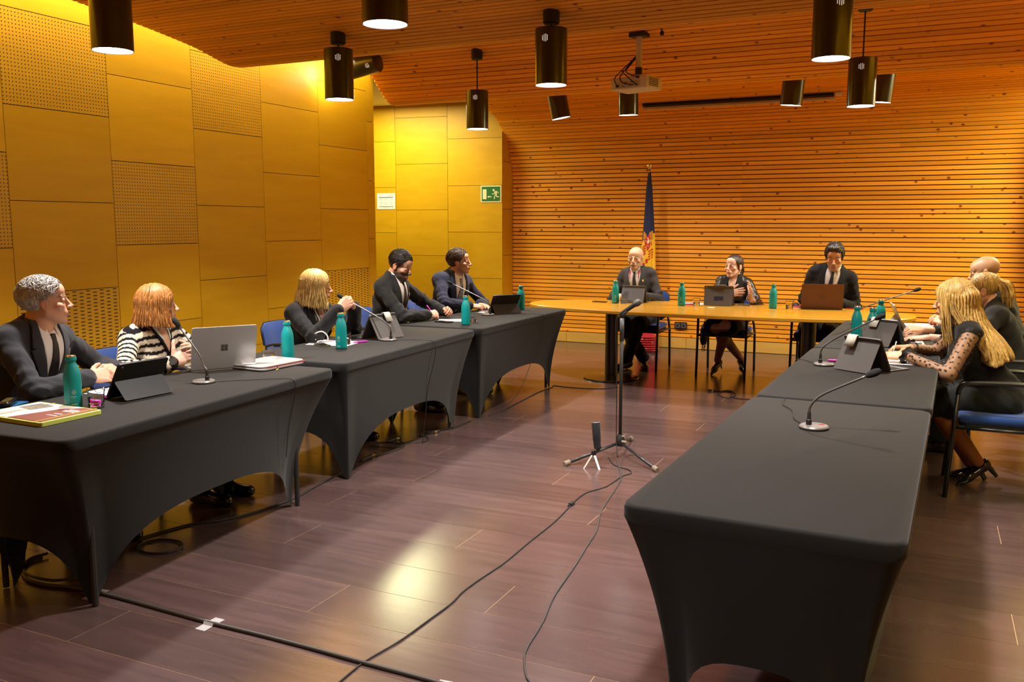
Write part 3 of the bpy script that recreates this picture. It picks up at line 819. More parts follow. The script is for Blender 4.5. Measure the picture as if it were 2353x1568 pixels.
# ---- tablets and laptops.  local +y points away from the user, x along the bottom edge
def tablet(x, y, rz, label, w=0.25, h=0.175, tilt=0.42, cm=BLACKP, kb=None, kbm=None, clip=None, hinge=0.55, foot=0.10):
    r = empty('tablet_computer', (x, y, ZT), rz); tag(r, label, 'tablet', 'tablets on stands')
    R = Matrix.Rotation(-tilt, 3, 'X')      # leans away from the user
    def T(px, py, pz): return R @ Vector((px, py, pz))
    MB().rbox(T(0, 0, h/2) + Vector((0, 0, 0.004)), (w, h, 0.010), 0.012, 3, R @ Matrix.Rotation(pi/2, 3, 'X')).build('slab', cm, r, smooth=0.6)
    MB().box(T(0, -0.0058, h/2) + Vector((0, 0, 0.004)), (w*0.92, 0.0008, h*0.88), R).build('screen', mat('dark_screen', (0.006, 0.006, 0.008), 0.12), r)
    a = T(0, 0.006, h*hinge) + Vector((0, 0, 0.004)); b_ = Vector((0, a.y + foot, 0.004))
    d = b_ - a; L = d.length; ang = math.atan2(d.z, d.y)
    MB().rbox((a + b_)/2, (w*0.97, L, 0.004), 0.008, 2, Matrix.Rotation(ang, 3, 'X')).build('stand', cm, r)
    q = T(w*0.42, 0.0062, h*0.92) + Vector((0, 0, 0.004))
    MB().lathe([(0.0001, 0), (0.005, 0), (0.005, 0.001), (0.0001, 0.001)], q, 12, R @ Matrix.Rotation(-pi/2, 3, 'X')).build('camera_lens', SILVER, r)
    if kb:
        MB().rbox((0, -kb/2 - 0.004, 0.004), (w, kb, 0.006), 0.01, 3).build('keyboard', kbm or GREYP, r)
        for i in range(4):
            MB().box((0, -0.03 - i*0.024, 0.0078), (w*0.9, 0.018, 0.0012)).build('key_row', BLACKP, r)
    if clip:
        cx, cm2 = clip
        c0 = T(cx, 0.0, h) + Vector((0, 0, 0.006))
        n = 6; prof = [(-0.012, -0.020), (-0.010, 0.004), (0.0, 0.009), (0.012, 0.004), (0.024, -0.020), (0.044, -0.052)]
        vs = []; 
        for (py, pz) in prof: vs += [(c0.x - 0.030, c0.y + py, c0.z + pz), (c0.x + 0.030, c0.y + py, c0.z + pz)]
        m = MB(); m.add(vs, [(2*i, 2*i+1, 2*i+3, 2*i+2) for i in range(n - 1)])
        o = m.build('magnetic_clip', cm2, r, smooth=True); sm = o.modifiers.new('th', 'SOLIDIFY'); sm.thickness = 0.004
    return r
CLIPW = mat('pale_clip', (0.45, 0.45, 0.38), 0.6)
tablet(-3.362, 2.985, math.radians(-95), 'black tablet on folding cover beside a water tumbler', 0.27, 0.195, 0.55, BLACKP, hinge=0.5, foot=0.075)
tablet(-3.535, 5.29, math.radians(-102), 'grey tablet with pale clip in front of the blonde woman', 0.26, 0.185, 0.45, GREYP, kb=0.17, clip=(-0.03, CLIPW), hinge=0.9, foot=0.085)
tablet(-3.475, 7.25, math.radians(-125), 'black tablet with kickstand in front of the man in navy suit', 0.28, 0.195, 0.55, mat('dark_brown_cover', (0.022, 0.017, 0.013), 0.5), kb=0.19, kbm=SILVER, hinge=0.5, foot=0.07)
tablet(-2.715, 8.86, math.radians(180), 'dark grey tablet in front of the bald man with lanyard', 0.25, 0.180, 0.35, GREYP, kb=0.12, hinge=0.9, foot=0.07)
t7 = tablet(-1.853, 8.87, math.radians(184), 'grey tablet with dark ribbon sticker in front of the speaking woman', 0.285, 0.200, 0.30, GREYP, kb=0.13, hinge=0.9, foot=0.05)
tablet(-0.245, 5.255, math.radians(146), 'grey tablet with pale clip beside the polka dot sleeves', 0.235, 0.205, 0.50, GREYP, kb=0.16, kbm=mat('grey_felt', (0.16, 0.155, 0.15), 0.9), clip=(0.055, CLIPW), hinge=0.9, foot=0.085)
tablet(-0.195, 6.42, math.radians(146), 'tablet with pale clip behind the middle teal bottle', 0.225, 0.190, 0.48, GREYP, kb=0.16, clip=(0.05, CLIPW), hinge=0.9, foot=0.085)
tablet(-0.145, 7.40, math.radians(98), 'silver tablet seen edge-on beside the white papers', 0.26, 0.21, 0.42, SILVER, hinge=0.5, foot=0.07)
# ribbon sticker and clip bar on the speaking woman's tablet
R = Matrix.Rotation(-0.30, 3, 'X')
m = MB(); pts = [(-0.05, 0.075), (0.04, 0.075), (0.040, 0.028), (0.022, 0.045), (0.012, 0.030), (-0.008, 0.045), (-0.025, 0.042), (-0.045, 0.034)]
Lk = (Vector((0, 0.0574, 0.0)))
ah = 0.200*0.9
aa = R @ Vector((0, 0.006, ah)) + Vector((0, 0, 0.004)); bb_ = Vector((0, aa.y + 0.05, 0.004)); dd = (bb_ - aa).normalized(); nn = Vector((0, -dd.z, dd.y)); nn = nn if nn.y > 0 else -nn
m.poly([aa + Vector((px, 0, 0)) + dd*(0.16 - pz) + nn*0.0042 for px, pz in pts]); m.build('sticker', mat('navy_sticker', (0.010, 0.012, 0.035), 0.5), t7)
MB().box(R @ Vector((-0.01, 0.0, 0.207)), (0.12, 0.022, 0.012), R).build('clip_bar', GREYP, t7)

def laptop(x, y, rz, label, w, d, h, tilt, cm, logo):
    r = empty('laptop', (x, y, ZT), rz); tag(r, label, 'laptop')
    MB().rbox((0, -d/2, 0.008), (w, d, 0.014), 0.012, 3).build('base', cm, r)
    MB().box((0, -d*0.42, 0.0156), (w*0.88, d*0.42, 0.0012)).build('keyboard', BLACKP, r)
    MB().box((0, -d*0.82, 0.0154), (w*0.3, d*0.26, 0.0008)).build('touchpad', GREYP, r)
    R = Matrix.Rotation(-tilt, 3, 'X'); o = Vector((0, 0.002, 0.012))
    MB().rbox(R @ Vector((0, 0, h/2)) + o, (w, h, 0.007), 0.012, 3, R @ Matrix.Rotation(pi/2, 3, 'X')).build('lid', cm, r, smooth=0.5)
    MB().box(R @ Vector((0, -0.0040, h/2)) + o, (w*0.94, 0.0008, h*0.88), R).build('screen', mat('lit_screen', (0.02, 0.02, 0.025), 0.2, emit=((0.75, 0.8, 1.0), 0.25)), r)
    c = R @ Vector((0, 0.0040, h*0.5)) + o
    logo(r, R, c)
    return r
def logo_win(r, R, c):
    for i, (a, b_) in enumerate(((-1, 1), (1, 1), (-1, -1), (1, -1))):
        MB().box(c + R @ Vector((a*0.0095, 0, b_*0.0095)), (0.017, 0.0006, 0.017), R).build('logo_square', mat('mirror_logo', (0.22, 0.19, 0.16), 0.15, metal=0.8), r)
def logo_hp(r, R, c):
    dk = mat('dark_logo', (0.03, 0.02, 0.018), 0.3)
    MB().lathe([(0.0205, 0), (0.0235, 0.0), (0.0235, 0.0006), (0.0205, 0.0006)], c, 28, R @ Matrix.Rotation(-pi/2, 3, 'X'), False, False).build('logo_ring', dk, r)
    t = text_mesh('hp', 0.034, 'logo_letters', dk, r)
    t.matrix_local = Matrix.Translation(c) @ (R @ Matrix.Rotation(pi, 3, 'Z') @ Matrix.Rotation(pi/2, 3, 'X')).to_4x4()
laptop(-3.485, 3.725, math.radians(-124), 'open silver laptop in front of the woman in striped cardigan', 0.345, 0.235, 0.245, 0.28, SILVER, logo_win)
laptop(-0.882, 8.82, math.radians(180+10), 'open brown laptop hiding the hands of the dark-haired man', 0.375, 0.25, 0.235, 0.22, mat('brown_shell', (0.10, 0.045, 0.028), 0.35, metal=0.5), logo_hp)

# ---- papers, folders, pens, phones
def sheet(pts, label, th=0.0012, z=ZT, m=PAPER, name='paper_sheet', cat='paper'):
    c = sum((Vector((p[0], p[1], 0)) for p in pts), Vector())/len(pts)
    o = MB().prism([(p[0]-c.x, p[1]-c.y) for p in pts], th).build(name, m); o.location = (c.x, c.y, z)
    tag(o, label, cat); return o
def rect(cx, cy_, w_, l, a):
    ca, sa = math.cos(a), math.sin(a)
    return [(cx + ca*u - sa*v, cy_ + sa*u + ca*v) for u, v in ((-w_/2, -l/2), (w_/2, -l/2), (w_/2, l/2), (-w_/2, l/2))]
sheet(rect(-3.495, 3.06, 0.21, 0.297, 0.12), 'white paper under the hands of the grey-haired man')
sheet(rect(-3.555, 3.985, 0.21, 0.20, 0.3), 'white paper between the silver laptop and the tumbler')
sheet(rect(-3.60, 4.90, 0.30, 0.25, 0.15), 'white paper with keys in front of the blonde woman')
sheet(rect(-3.565, 6.50, 0.24, 0.18, 0.5), 'white paper the bearded man writes on')
sheet(rect(-3.60, 7.24, 0.15, 0.15, 0.0), 'white paper under the hands of the man in navy suit')
sheet(rect(-2.12, 8.90, 0.26, 0.18, 0.15), 'white papers behind the tumbler of the speaking woman')
sheet(rect(-0.155, 5.60, 0.26, 0.22, 0.1), 'white paper under the hand with polka dot sleeve')
sheet(rect(-0.10, 6.60, 0.21, 0.25, 0.1), 'white paper with purple pen at the second tablet')
sheet(rect(0.0, 7.45, 0.20, 0.18, 0.0), 'reddish paper before the man at the far table', m=mat('red_paper', (0.45, 0.12, 0.08), 0.6))
sheet(rect(-0.005, 7.72, 0.26, 0.21, 0.1), 'white paper pad at the far end of the table', th=0.006)
cb = empty('clipboard_clip', (-0.02, 7.74, ZT + 0.0065)); tag(cb, 'silver bulldog clip lying on the far white pad', 'clip')
MB().box((0, 0, 0.003), (0.12, 0.02, 0.006)).build('clip_bar', CHROME, cb); MB().tube([(-0.04, 0.01, 0.008), (-0.04, -0.02, 0.012), (0.04, -0.02, 0.012), (0.04, 0.01, 0.008)], 0.002, 6).build('wire_handle', CHROME, cb)

# green-edged folder with printed cover
fo = empty('document_folder', (-3.335, 2.485, ZT), math.radians(-1.5)); tag(fo, 'thick document folder with lime green edges and brown cover', 'folder')
LIME = mat('lime_card', (0.52, 0.62, 0.12), 0.6)
MB().rbox((0, 0, 0.008), (0.40, 0.285, 0.016), 0.012, 3).build('card', LIME, fo)
MB().box((0.0, 0.0, 0.0168), (0.375, 0.262, 0.0012)).build('cover_sheet', PAPER, fo)
MB().prism([(-0.02, -0.131), (0.1875, -0.131), (0.1875, 0.131), (0.10, 0.131), (0.03, 0.06)], 0.0008, Matrix.Translation((0, 0, 0.0175))).build('brown_print', mat('brown_print', (0.22, 0.055, 0.035), 0.5), fo)
MB().prism([(-0.17, 0.02), (-0.06, 0.0), (-0.04, 0.10), (-0.15, 0.115)], 0.0006, Matrix.Translation((0, 0, 0.0175))).build('photo_print', mat('grey_photo', (0.20, 0.19, 0.18), 0.6, noise=(60, 0.8)), fo)
for k, (w_, yy) in enumerate(((0.06, 0.075), (0.085, 0.060), (0.07, 0.045), (0.05, 0.0), (0.06, -0.03))):
    MB().box((0.115, yy, 0.0186), (w_, 0.0065, 0.0004)).build('type_line', PAPER, fo)
for k in range(7): MB().box((-0.12, -0.02 - k*0.014, 0.0178), (0.09, 0.003, 0.0003)).build('type_line', mat('grey_type', (0.3, 0.3, 0.3), 0.7), fo)
for px in (-0.10, 0.165): MB().box((px, 0, 0.0192), (0.005, 0.289, 0.0008)).build('elastic_band', mat('yellow_elastic', (0.75, 0.55, 0.02), 0.6), fo)
bf = empty('blue_folder', (-3.66, 2.55, ZT), 0.35); tag(bf, 'blue folder partly under the lime green folder', 'folder')
bf.location = (-3.62, 2.56, ZT)
MB().rbox((-0.02, -0.03, 0.003), (0.09, 0.24, 0.006), 0.006, 2).build('card', mat('blue_card', (0.0, 0.09, 0.24), 0.5), bf)
MB().box((-0.02, -0.03, 0.0068), (0.006, 0.23, 0.001)).build('fold_line', mat('blue_dark', (0.0, 0.04, 0.12), 0.5), bf)
ec = empty('glasses_case', (-3.635, 2.555, ZT + 0.0075), 0.7); tag(ec, 'dark glossy spectacle case lying on the blue folder', 'case')
MB().rbox((0, 0, 0.011), (0.055, 0.15, 0.022), 0.024, 4, zr=0.008).build('shell', PHONEB, ec, smooth=0.9); MB().rbox((0, 0, 0.0215), (0.030, 0.10, 0.002), 0.01, 3).build('name_plate', mat('brass', (0.55, 0.42, 0.12), 0.3, metal=1.0), ec)
# spectacles
eg = empty('eyeglasses', (-3.46, 2.93, ZT + 0.002), 0.4); tag(eg, 'folded black eyeglasses on paper behind the tumbler', 'eyeglasses')
for s in (-1, 1):
    MB().tube([(s*0.035 + 0.024*math.cos(a*pi/8), 0, 0.02 + 0.017*math.sin(a*pi/8)) for a in range(17)], 0.0016, 6).build('lens_rim', BLKM, eg)
    MB().tube([(s*0.059, 0, 0.026), (s*0.058, 0.06, 0.012), (s*-0.02, 0.065 + 0.006*s, 0.004)], 0.0015, 6).build('temple', BLKM, eg)
MB().tube([(-0.012, 0, 0.024), (0, -0.003, 0.028), (0.012, 0, 0.024)], 0.0014, 6).build('bridge', BLKM, eg)

# grey laptop sleeve
sl = empty('laptop_sleeve', (-3.352, 3.93, ZT), math.radians(-4)); tag(sl, 'grey felt laptop sleeve with red zip lining', 'sleeve')
FELT = mat('grey_felt_sleeve', (0.30, 0.295, 0.29), 0.95, bump=(500, 0.3), noise=(300, 0.15))
MB().rbox((0, 0, 0.009), (0.26, 0.345, 0.016), 0.035, 4, zr=0.006).build('lower_shell', FELT, sl, smooth=0.9)
MB().rbox((-0.004, 0, 0.0225), (0.262, 0.345, 0.012), 0.035, 4, zr=0.006).build('upper_shell', FELT, sl, smooth=0.9)
MB().rbox((0, 0.01, 0.0165), (0.258, 0.34, 0.004), 0.034, 4).build('zip_lining', mat('red_lining', (0.32, 0.02, 0.02), 0.7), sl)
MB().tube([(0.132, -0.06, 0.015), (0.15, -0.075, 0.006), (0.152, -0.095, 0.003)], 0.003, 6).build('zip_pull', CHROME, sl)
MB().box((-0.03, -0.11, 0.0288), (0.07, 0.05, 0.0006), Matrix.Rotation(0.5, 3, 'Z')).build('white_label', PAPER, sl)

def marker(x, y, a, label, L=0.11, m=PINK, rad=0.006, z=ZT):
    r = empty('highlighter', (x, y, z), a); tag(r, label, 'pen')
    R = Matrix.Rotation(pi/2, 3, 'Y')
    MB().lathe([(rad*0.6, -L/2), (rad, -L/2+0.006), (rad, L*0.12), (rad*0.92, L*0.13)], (0, 0, rad), 12, R).build('barrel', m, r, smooth=0.6)
    MB().lathe([(rad*1.05, L*0.13), (rad*1.05, L*0.44), (rad*0.7, L/2)], (0, 0, rad), 12, R).build('cap', m, r, smooth=0.6)
    MB().box((L*0.28, 0, rad*2.1), (L*0.28, 0.003, 0.002)).build('pocket_clip', m, r)
marker(-3.455, 4.99, 1.2, 'pink highlighter beside the tumbler of the blonde woman')
marker(-0.443, 5.462, 0.15, 'pink highlighter beside the near tablet stand')
marker(-3.385, 2.84, 1.3, 'pink highlighter at the edge of the black tablet')
marker(-2.70, 8.765, 0.2, 'pink highlighter under the tumbler of the bald man')
marker(-1.10, 8.96, 0.3, 'pink highlighter beside the computer mouse')
marker(-2.15, 8.79, 0.1, 'magenta marker along the white papers on the wooden table', 0.13)
marker(-0.125, 6.60, 0.5, 'purple pen on the white paper at the second tablet', 0.14, mat('purple_plastic', (0.10, 0.01, 0.16), 0.35), 0.0045, ZT + 0.0015)
def phone(x, y, a, label, m=PHONEB, case=None, w_=0.072, l=0.15, z=ZT):
    r = empty('smartphone', (x, y, z), a); tag(r, label, 'phone')
    MB().rbox((0, 0, 0.0042), (w_, l, 0.0084), 0.010, 3).build('body', case or m, r)
    MB().rbox((0, 0, 0.0088), (w_*0.93, l*0.96, 0.0008), 0.008, 3).build('screen', PHONEB, r)
    MB().lathe([(0.003, 0), (0.003, 0.0003), (0.0001, 0.0003)], (0, l*0.45, 0.0092), 10).build('front_camera', GREYP, r)
phone(-3.595, 4.76, 1.0, 'smartphone lying beside the bunch of keys', case=mat('olive_case', (0.10, 0.09, 0.04), 0.4))
phone(-3.565, 6.345, 1.45, 'black smartphone in front of the bearded man')
phone(-3.05, 8.71, 1.4, 'brown smartphone left of the first bottle on the wooden table', case=mat('brown_case', (0.12, 0.05, 0.02), 0.4))
phone(-1.615, 8.90, 1.2, 'smartphone with patterned case beside the speaking woman', case=mat('pattern_case', (0.30, 0.25, 0.22), 0.5, noise=(120, 0.6)))
phone(-0.60, 8.98, 1.5, 'smartphone in red case beside the brown laptop', case=RED)
ms = empty('computer_mouse', (-1.145, 9.06, ZT), pi); tag(ms, 'black computer mouse beside the brown laptop', 'mouse')
MB().loft([[Vector((0.030*s_*math.cos(a), 0.055*s_*math.sin(a), z)) for a in [2*pi*j/24 for j in range(24)]] for s_, z in ((0.96, 0.001), (1.0, 0.006), (0.95, 0.016), (0.8, 0.026), (0.5, 0.033), (0.1, 0.036))]).build('shell', BLACKP, ms, smooth=0.9)
MB().box((0, 0.02, 0.0335), (0.006, 0.02, 0.008)).build('scroll_wheel', GREYP, ms)
MB().lathe([(0.0001, 0.001), (0.007, 0.001)], (0, -0.01, 0.0352), 12).build('emblem', SILVER, ms)
co = MB().lathe([(0.0001, 0), (0.036, 0), (0.038, 0.002), (0.036, 0.004), (0.0001, 0.004)], seg=28).build('coaster', mat('ivory_coaster', (0.72, 0.62, 0.40), 0.5)); co.location = (-1.862, 8.545, ZT)
tag(co, 'small ivory round coaster before the grey tablet with sticker', 'coaster')
# keys with lanyard loop
ky = empty('key_bunch', (-3.70, 4.79, ZT + 0.001)); tag(ky, 'bunch of keys with white cord loop beside the paper', 'keys')
WC = mat('white_cord', (0.65, 0.62, 0.58), 0.7)
MB().tube(catmull([(-0.01, 0.05, 0.02), (-0.02, 0.06, 0.06), (0.01, 0.09, 0.075), (0.03, 0.12, 0.05), (0.03, 0.125, 0.01), (0.0, 0.08, 0.012), (0.01, 0.04, 0.008)], 6), 0.0045, 8).build('cord', WC, ky, smooth=True)
MB().tube([(0.012*math.cos(a*pi/6) + 0.012, 0.012*math.sin(a*pi/6) + 0.035, 0.004) for a in range(13)], 0.0012, 6).build('key_ring', STEEL, ky)
for k, a in enumerate((-2.6, -1.9, -1.2)):
    R = Matrix.Rotation(a, 4, 'Z'); M = Matrix.Translation((0.012, 0.03, 0.002 + 0.002*k)) @ R
    MB().prism([(0.0, -0.010), (0.012, -0.012), (0.020, -0.004), (0.055, -0.003), (0.055, 0.003), (0.020, 0.004), (0.012, 0.012), (0.0, 0.010)], 0.002, M).build('key', STEEL if k else mat('pale_key', (0.6, 0.58, 0.55), 0.4), ky)
# ================================================================== STANDS, CABLES, WALL THINGS
# ---- microphone stand
BX, BY = -1.80, 5.585
r = empty('microphone_stand', (BX, BY, 0)); tag(r, 'tall black microphone stand with tripod feet standing on the floor', 'stand')
MB().tube([(0, 0, 0.10), (0, 0, 0.90)], 0.0115, 12).build('pole', BLKM, r, smooth=True)
MB().tube([(0, 0, 0.78), (0, 0, 0.93)], 0.015, 12).build('clutch', mat('grey_clutch', (0.06, 0.06, 0.06), 0.4), r, smooth=True)
MB().lathe([(0.024, 0.07), (0.030, 0.08), (0.030, 0.115), (0.022, 0.135), (0.016, 0.15)], seg=16).build('hub', BLKM, r, smooth=0.6)
KN = mat('worn_knob', (0.20, 0.17, 0.12), 0.6)
MB().tube([(0.02, -0.02, 0.105), (0.055, -0.03, 0.105)], 0.010, 10).build('knob', KN, r); MB().tube([(0.012, -0.006, 0.135), (0.035, -0.01, 0.14)], 0.008, 10).build('knob', KN, r)
for a, L in ((math.radians(238), 0.44), (math.radians(-40), 0.42), (math.radians(98), 0.44)):
    d = Vector((math.cos(a), math.sin(a), 0))
    lg = MB().tube([d*0.02 + Vector((0, 0, 0.09)), d*L + Vector((0, 0, 0.016))], 0.010, 10).build('leg', mat('leg_metal', (0.04, 0.042, 0.046), 0.3, metal=0.5), r, smooth=True)
    q = d*L + Vector((0, 0, 0.0175)); t = (d + Vector((0, 0, -0.17))).normalized()
    MB().tube([q - t*0.02, q + t*0.022], 0.0165, 12).build('rubber_foot', KN, lg)
MB().tube([(0, 0, 0.93), (0.005, 0.0, 0.95), (0.04, 0.012, 0.995)], 0.012, 10).build('clip_joint', BLKM, r, smooth=True)
hm = empty('handheld_microphone', (BX + 0.03, BY + 0.01, 0.985)); tag(hm, 'black handheld microphone clipped on top of the tall stand', 'microphone')
t = Vector((0.75, 0.15, 0.55)).normalized(); R = t.to_track_quat('Z', 'Y').to_matrix()
MB().lathe([(0.009, -0.06), (0.013, -0.05), (0.015, 0.05), (0.017, 0.06)], (0, 0, 0), 16, R).build('handle', BLKM, hm, smooth=0.6)
MB().lathe([(0.018, 0.06), (0.023, 0.075), (0.023, 0.09), (0.016, 0.106), (0.0001, 0.111)], (0, 0, 0), 16, R).build('grille', GREYP, hm, smooth=0.7)
MB().tube(catmull([(-0.045, -0.01, -0.035), (-0.065, -0.012, -0.05), (-0.07, -0.015, -0.12), (-0.062, -0.02, -0.35), (-0.055, -0.02, -0.6), (-0.050, -0.03, -0.85), (-0.02, -0.09, -0.977)], 6), 0.0032, 8).build('cable', CABLE, hm, smooth=True)
# ---- side address microphone on small tripod
fm = empty('studio_microphone', (-1.845, 5.26, 0)); tag(fm, 'black cylindrical studio microphone on small silver tripod on the floor', 'microphone')
ax = Vector((-0.10, 0.05, 1)).normalized(); R = ax.to_track_quat('Z', 'Y').to_matrix()
c = Vector((0.0, 0.0, 0.12))
MB().lathe([(0.016, 0.0), (0.022, 0.005), (0.0235, 0.05), (0.0255, 0.06), (0.0265, 0.165), (0.024, 0.170), (0.0001, 0.171)], c, 24, R).build('body', FOAM, fm, smooth=0.6)
MB().lathe([(0.0225, 0.1705), (0.0255, 0.1705), (0.0245, 0.173), (0.0225, 0.173)], c, 24, R, False, False).build('top_ring', SILVER, fm)
MB().tube([(-0.02, 0, 0.095), (0.0, 0, 0.105), (0.02, 0, 0.14)], 0.010, 10).build('swivel', BLKM, fm)
MB().lathe([(0.014, 0.075), (0.016, 0.08), (0.014, 0.105), (0.008, 0.11)], (-0.025, 0, 0), 14).build('hub', BLKM, fm, smooth=0.6)
for a in (-2.1, -0.75, 1.6):
    d = Vector((math.cos(a), math.sin(a), 0)); R2 = Matrix.Rotation(a, 3, 'Z') @ Matrix.Rotation(math.radians(49), 3, 'Y')
    MB().box(Vector((-0.025, 0, 0.0425)) + d*0.042, (0.115, 0.013, 0.004), R2).build('leg', SILVER, fm)

# ---- floor cables
def cable(pts, label, rad=0.0035, m=CABLE):
    o = MB().tube(catmull([(p[0], p[1], max(p[2], rad + 0.0003)) for p in pts], 6), rad, 8).build('floor_cable', m, smooth=True)
    tag(o, label, 'cable', 'cables on the floor'); return o
CABG = mat('grey_cable', (0.055, 0.052, 0.047), 0.5)
K = dict(
A=[(-3.647, 2.676), (-3.658, 2.611), (-3.61, 2.548), (-3.489, 2.479), (-3.372, 2.465), (-3.253, 2.49), (-3.103, 2.505), (-2.876, 2.502), (-2.683, 2.494), (-2.46, 2.485), (-2.197, 2.485), (-1.961, 2.48), (-1.727, 2.47), (-1.443, 2.462), (-1.178, 2.445)],
A2=[(-3.271, 2.585), (-3.296, 2.542), (-3.362, 2.496), (-3.506, 2.498), (-3.607, 2.549), (-3.667, 2.631), (-3.652, 2.71)],
B=[(-3.456, 3.038), (-3.442, 3.085), (-3.378, 3.314), (-3.272, 3.438), (-3.197, 3.654), (-3.173, 3.922), (-3.201, 4.114), (-3.229, 4.352), (-3.271, 4.561)],
C=[(-1.859, 5.513), (-1.752, 5.336), (-1.642, 5.274), (-1.603, 5.204), (-1.632, 5.109), (-1.65, 4.868), (-1.708, 4.723), (-1.72, 4.625), (-1.716, 4.503), (-1.708, 4.417), (-1.688, 4.152), (-1.687, 3.827), (-1.682, 3.533), (-1.697, 3.312), (-1.701, 3.164), (-1.689, 3.042), (-1.694, 2.876), (-1.703, 2.67), (-1.731, 2.483), (-1.728, 2.33), (-1.729, 2.189)],
D=[(-1.785, 5.474), (-1.671, 5.205), (-1.617, 5.039), (-1.583, 4.828), (-1.568, 4.714), (-1.522, 4.409), (-1.446, 4.125), (-1.414, 3.905), (-1.374, 3.622), (-1.335, 3.288), (-1.283, 3.043), (-1.252, 2.828), (-1.227, 2.743), (-1.173, 2.637), (-1.135, 2.593), (-1.042, 2.485)],
G=[(-3.15, 6.341), (-3.143, 6.532), (-3.169, 7.028), (-3.193, 7.472), (-3.175, 7.726), (-3.195, 7.818), (-3.064, 7.803), (-2.889, 7.809), (-2.714, 7.865), (-2.605, 7.991)],
F=[(-1.735, 8.174), (-1.662, 8.208), (-1.557, 8.185), (-1.514, 8.065), (-1.543, 7.916), (-1.631, 7.965), (-1.673, 8.108), (-1.642, 8.266), (-1.57, 8.227), (-1.538, 7.986), (-1.447, 7.916), (-1.317, 7.933), (-0.9, 7.95)],
E1=[(-3.512, 5.137), (-3.443, 5.225), (-3.317, 5.256), (-3.272, 5.419), (-3.267, 5.663), (-3.216, 5.91), (-3.2, 6.1)],
E2=[(-3.456, 5.081), (-3.292, 5.103), (-3.233, 5.266), (-3.174, 5.407), (-3.319, 5.592), (-3.197, 5.806), (-3.19, 6.1)],
E3=[(-3.274, 4.71), (-3.265, 4.859), (-3.241, 4.97), (-3.236, 5.183), (-3.358, 5.293)])
def kz(k, z=0.004): return [(x, y, z) for x, y in K[k]]
cable(kz('A', 0.007), 'thick dark cable taped across the floor in the foreground', 0.0075, CABG)
cable(kz('A2', 0.016), 'inner loop of thick cable coiled under the first black table', 0.0065, CABG)
cable(kz('B'), 'black cable running under the near tables along their front edge', 0.0055)
cable([(-3.27 + 0.11*math.cos(a), 3.02 + 0.09*math.sin(a), 0.006 + 0.003*math.sin(2*a)) for a in [2*pi*k/16 for k in range(17)]], 'single ring of cable lying on the floor under the first table', 0.0055)
cable(kz('C'), 'thin cable running from the small floor microphone towards the viewer', 0.0032)
cable(kz('D'), 'thin cable running from the tall microphone stand towards the viewer', 0.0036, CABG)
cable(kz('G'), 'black cable leading from the last cloth table towards the oval table', 0.0035)
cable(kz('F'), 'short black cable coiled on the floor before the speaking woman', 0.0038)
cable(kz('E1', 0.004), 'first of the tangled black cables under the second table', 0.0035)
cable(kz('E2', 0.010), 'second of the tangled black cables under the second table', 0.0035)
cable(kz('E3', 0.012), 'cable with connectors nearest the foot of the second table', 0.0035)
GOLD = mat('gold_plug', (0.65, 0.48, 0.18), 0.3, metal=1.0)
def plug(x, y, a, label, L=0.10):
    r = empty('cable_connector', (x, y, 0.0105), a); tag(r, label, 'connector', 'audio cable connectors on the floor')
    Rm = Matrix.Rotation(pi/2, 3, 'Y')
    MB().lathe([(0.005, -L/2), (0.008, -L*0.3), (0.0095, -L*0.28), (0.0095, L*0.22)], (0, 0, 0), 12, Rm).build('boot', BLKM, r, smooth=0.6)
    MB().lathe([(0.0098, L*0.12), (0.0098, L*0.30)], (0, 0, 0), 12, Rm).build('ring', GOLD, r)
    MB().lathe([(0.0092, L*0.30), (0.0092, L/2)], (0, 0, 0), 12, Rm).build('sleeve', BLKM, r)
plug(-3.290, 4.83, 1.62, 'black audio connector lying nearest the table foot', 0.19); plug(-3.40, 5.31, 1.5, 'black audio connector with gold ring in the cable tangle', 0.16)
plug(-3.29, 5.51, -0.8, 'short audio connector beside the cable tangle', 0.08); plug(-3.262, 5.62, 1.2, 'gold-ringed audio connector at the far end of the tangle', 0.12)
plug(-1.76, 8.17, 0.1, 'silver-tipped connector of the short coiled cable', 0.07)
ib = empty('inline_switch', (-1.712, 4.46, 0.004), 1.5); tag(ib, 'small black inline box on the thin floor cable', 'switch')
MB().rbox((0, 0, 0.006), (0.045, 0.022, 0.014), 0.004, 2).build('box', BLKM, ib); MB().tube([(-0.04, 0, 0.004), (-0.02, 0, 0.005)], 0.005, 8).build('strain_relief', BLKM, ib); MB().tube([(0.04, 0, 0.004), (0.02, 0, 0.005)], 0.005, 8).build('strain_relief', BLKM, ib)
TAPE = mat('grey_tape', (0.42, 0.41, 0.42), 0.3)
for (x, y, a, lab) in ((-3.085, 2.497, 0.1, 'grey tape holding the thick cable by the table foot'), (-2.449, 2.486, 0.0, 'grey tape holding the thick cable in the open floor'), (-1.40, 2.44, 0.1, 'grey tape holding the thick cable at the lower edge')):
    prof = [(-0.055, 0.0008), (-0.014, 0.0012), (-0.007, 0.012), (0.0, 0.0158), (0.007, 0.012), (0.014, 0.0012), (0.055, 0.0008)]
    vs = []
    for (py, pz) in prof: vs += [(-0.024, py, pz), (0.024, py, pz)]
    o = MB().add(vs, [(2*i, 2*i+1, 2*i+3, 2*i+2) for i in range(6)]).build('tape_strip', TAPE); o.location = (x, y, 0); o.rotation_euler = (0, 0, a)
    tag(o, lab, 'tape')

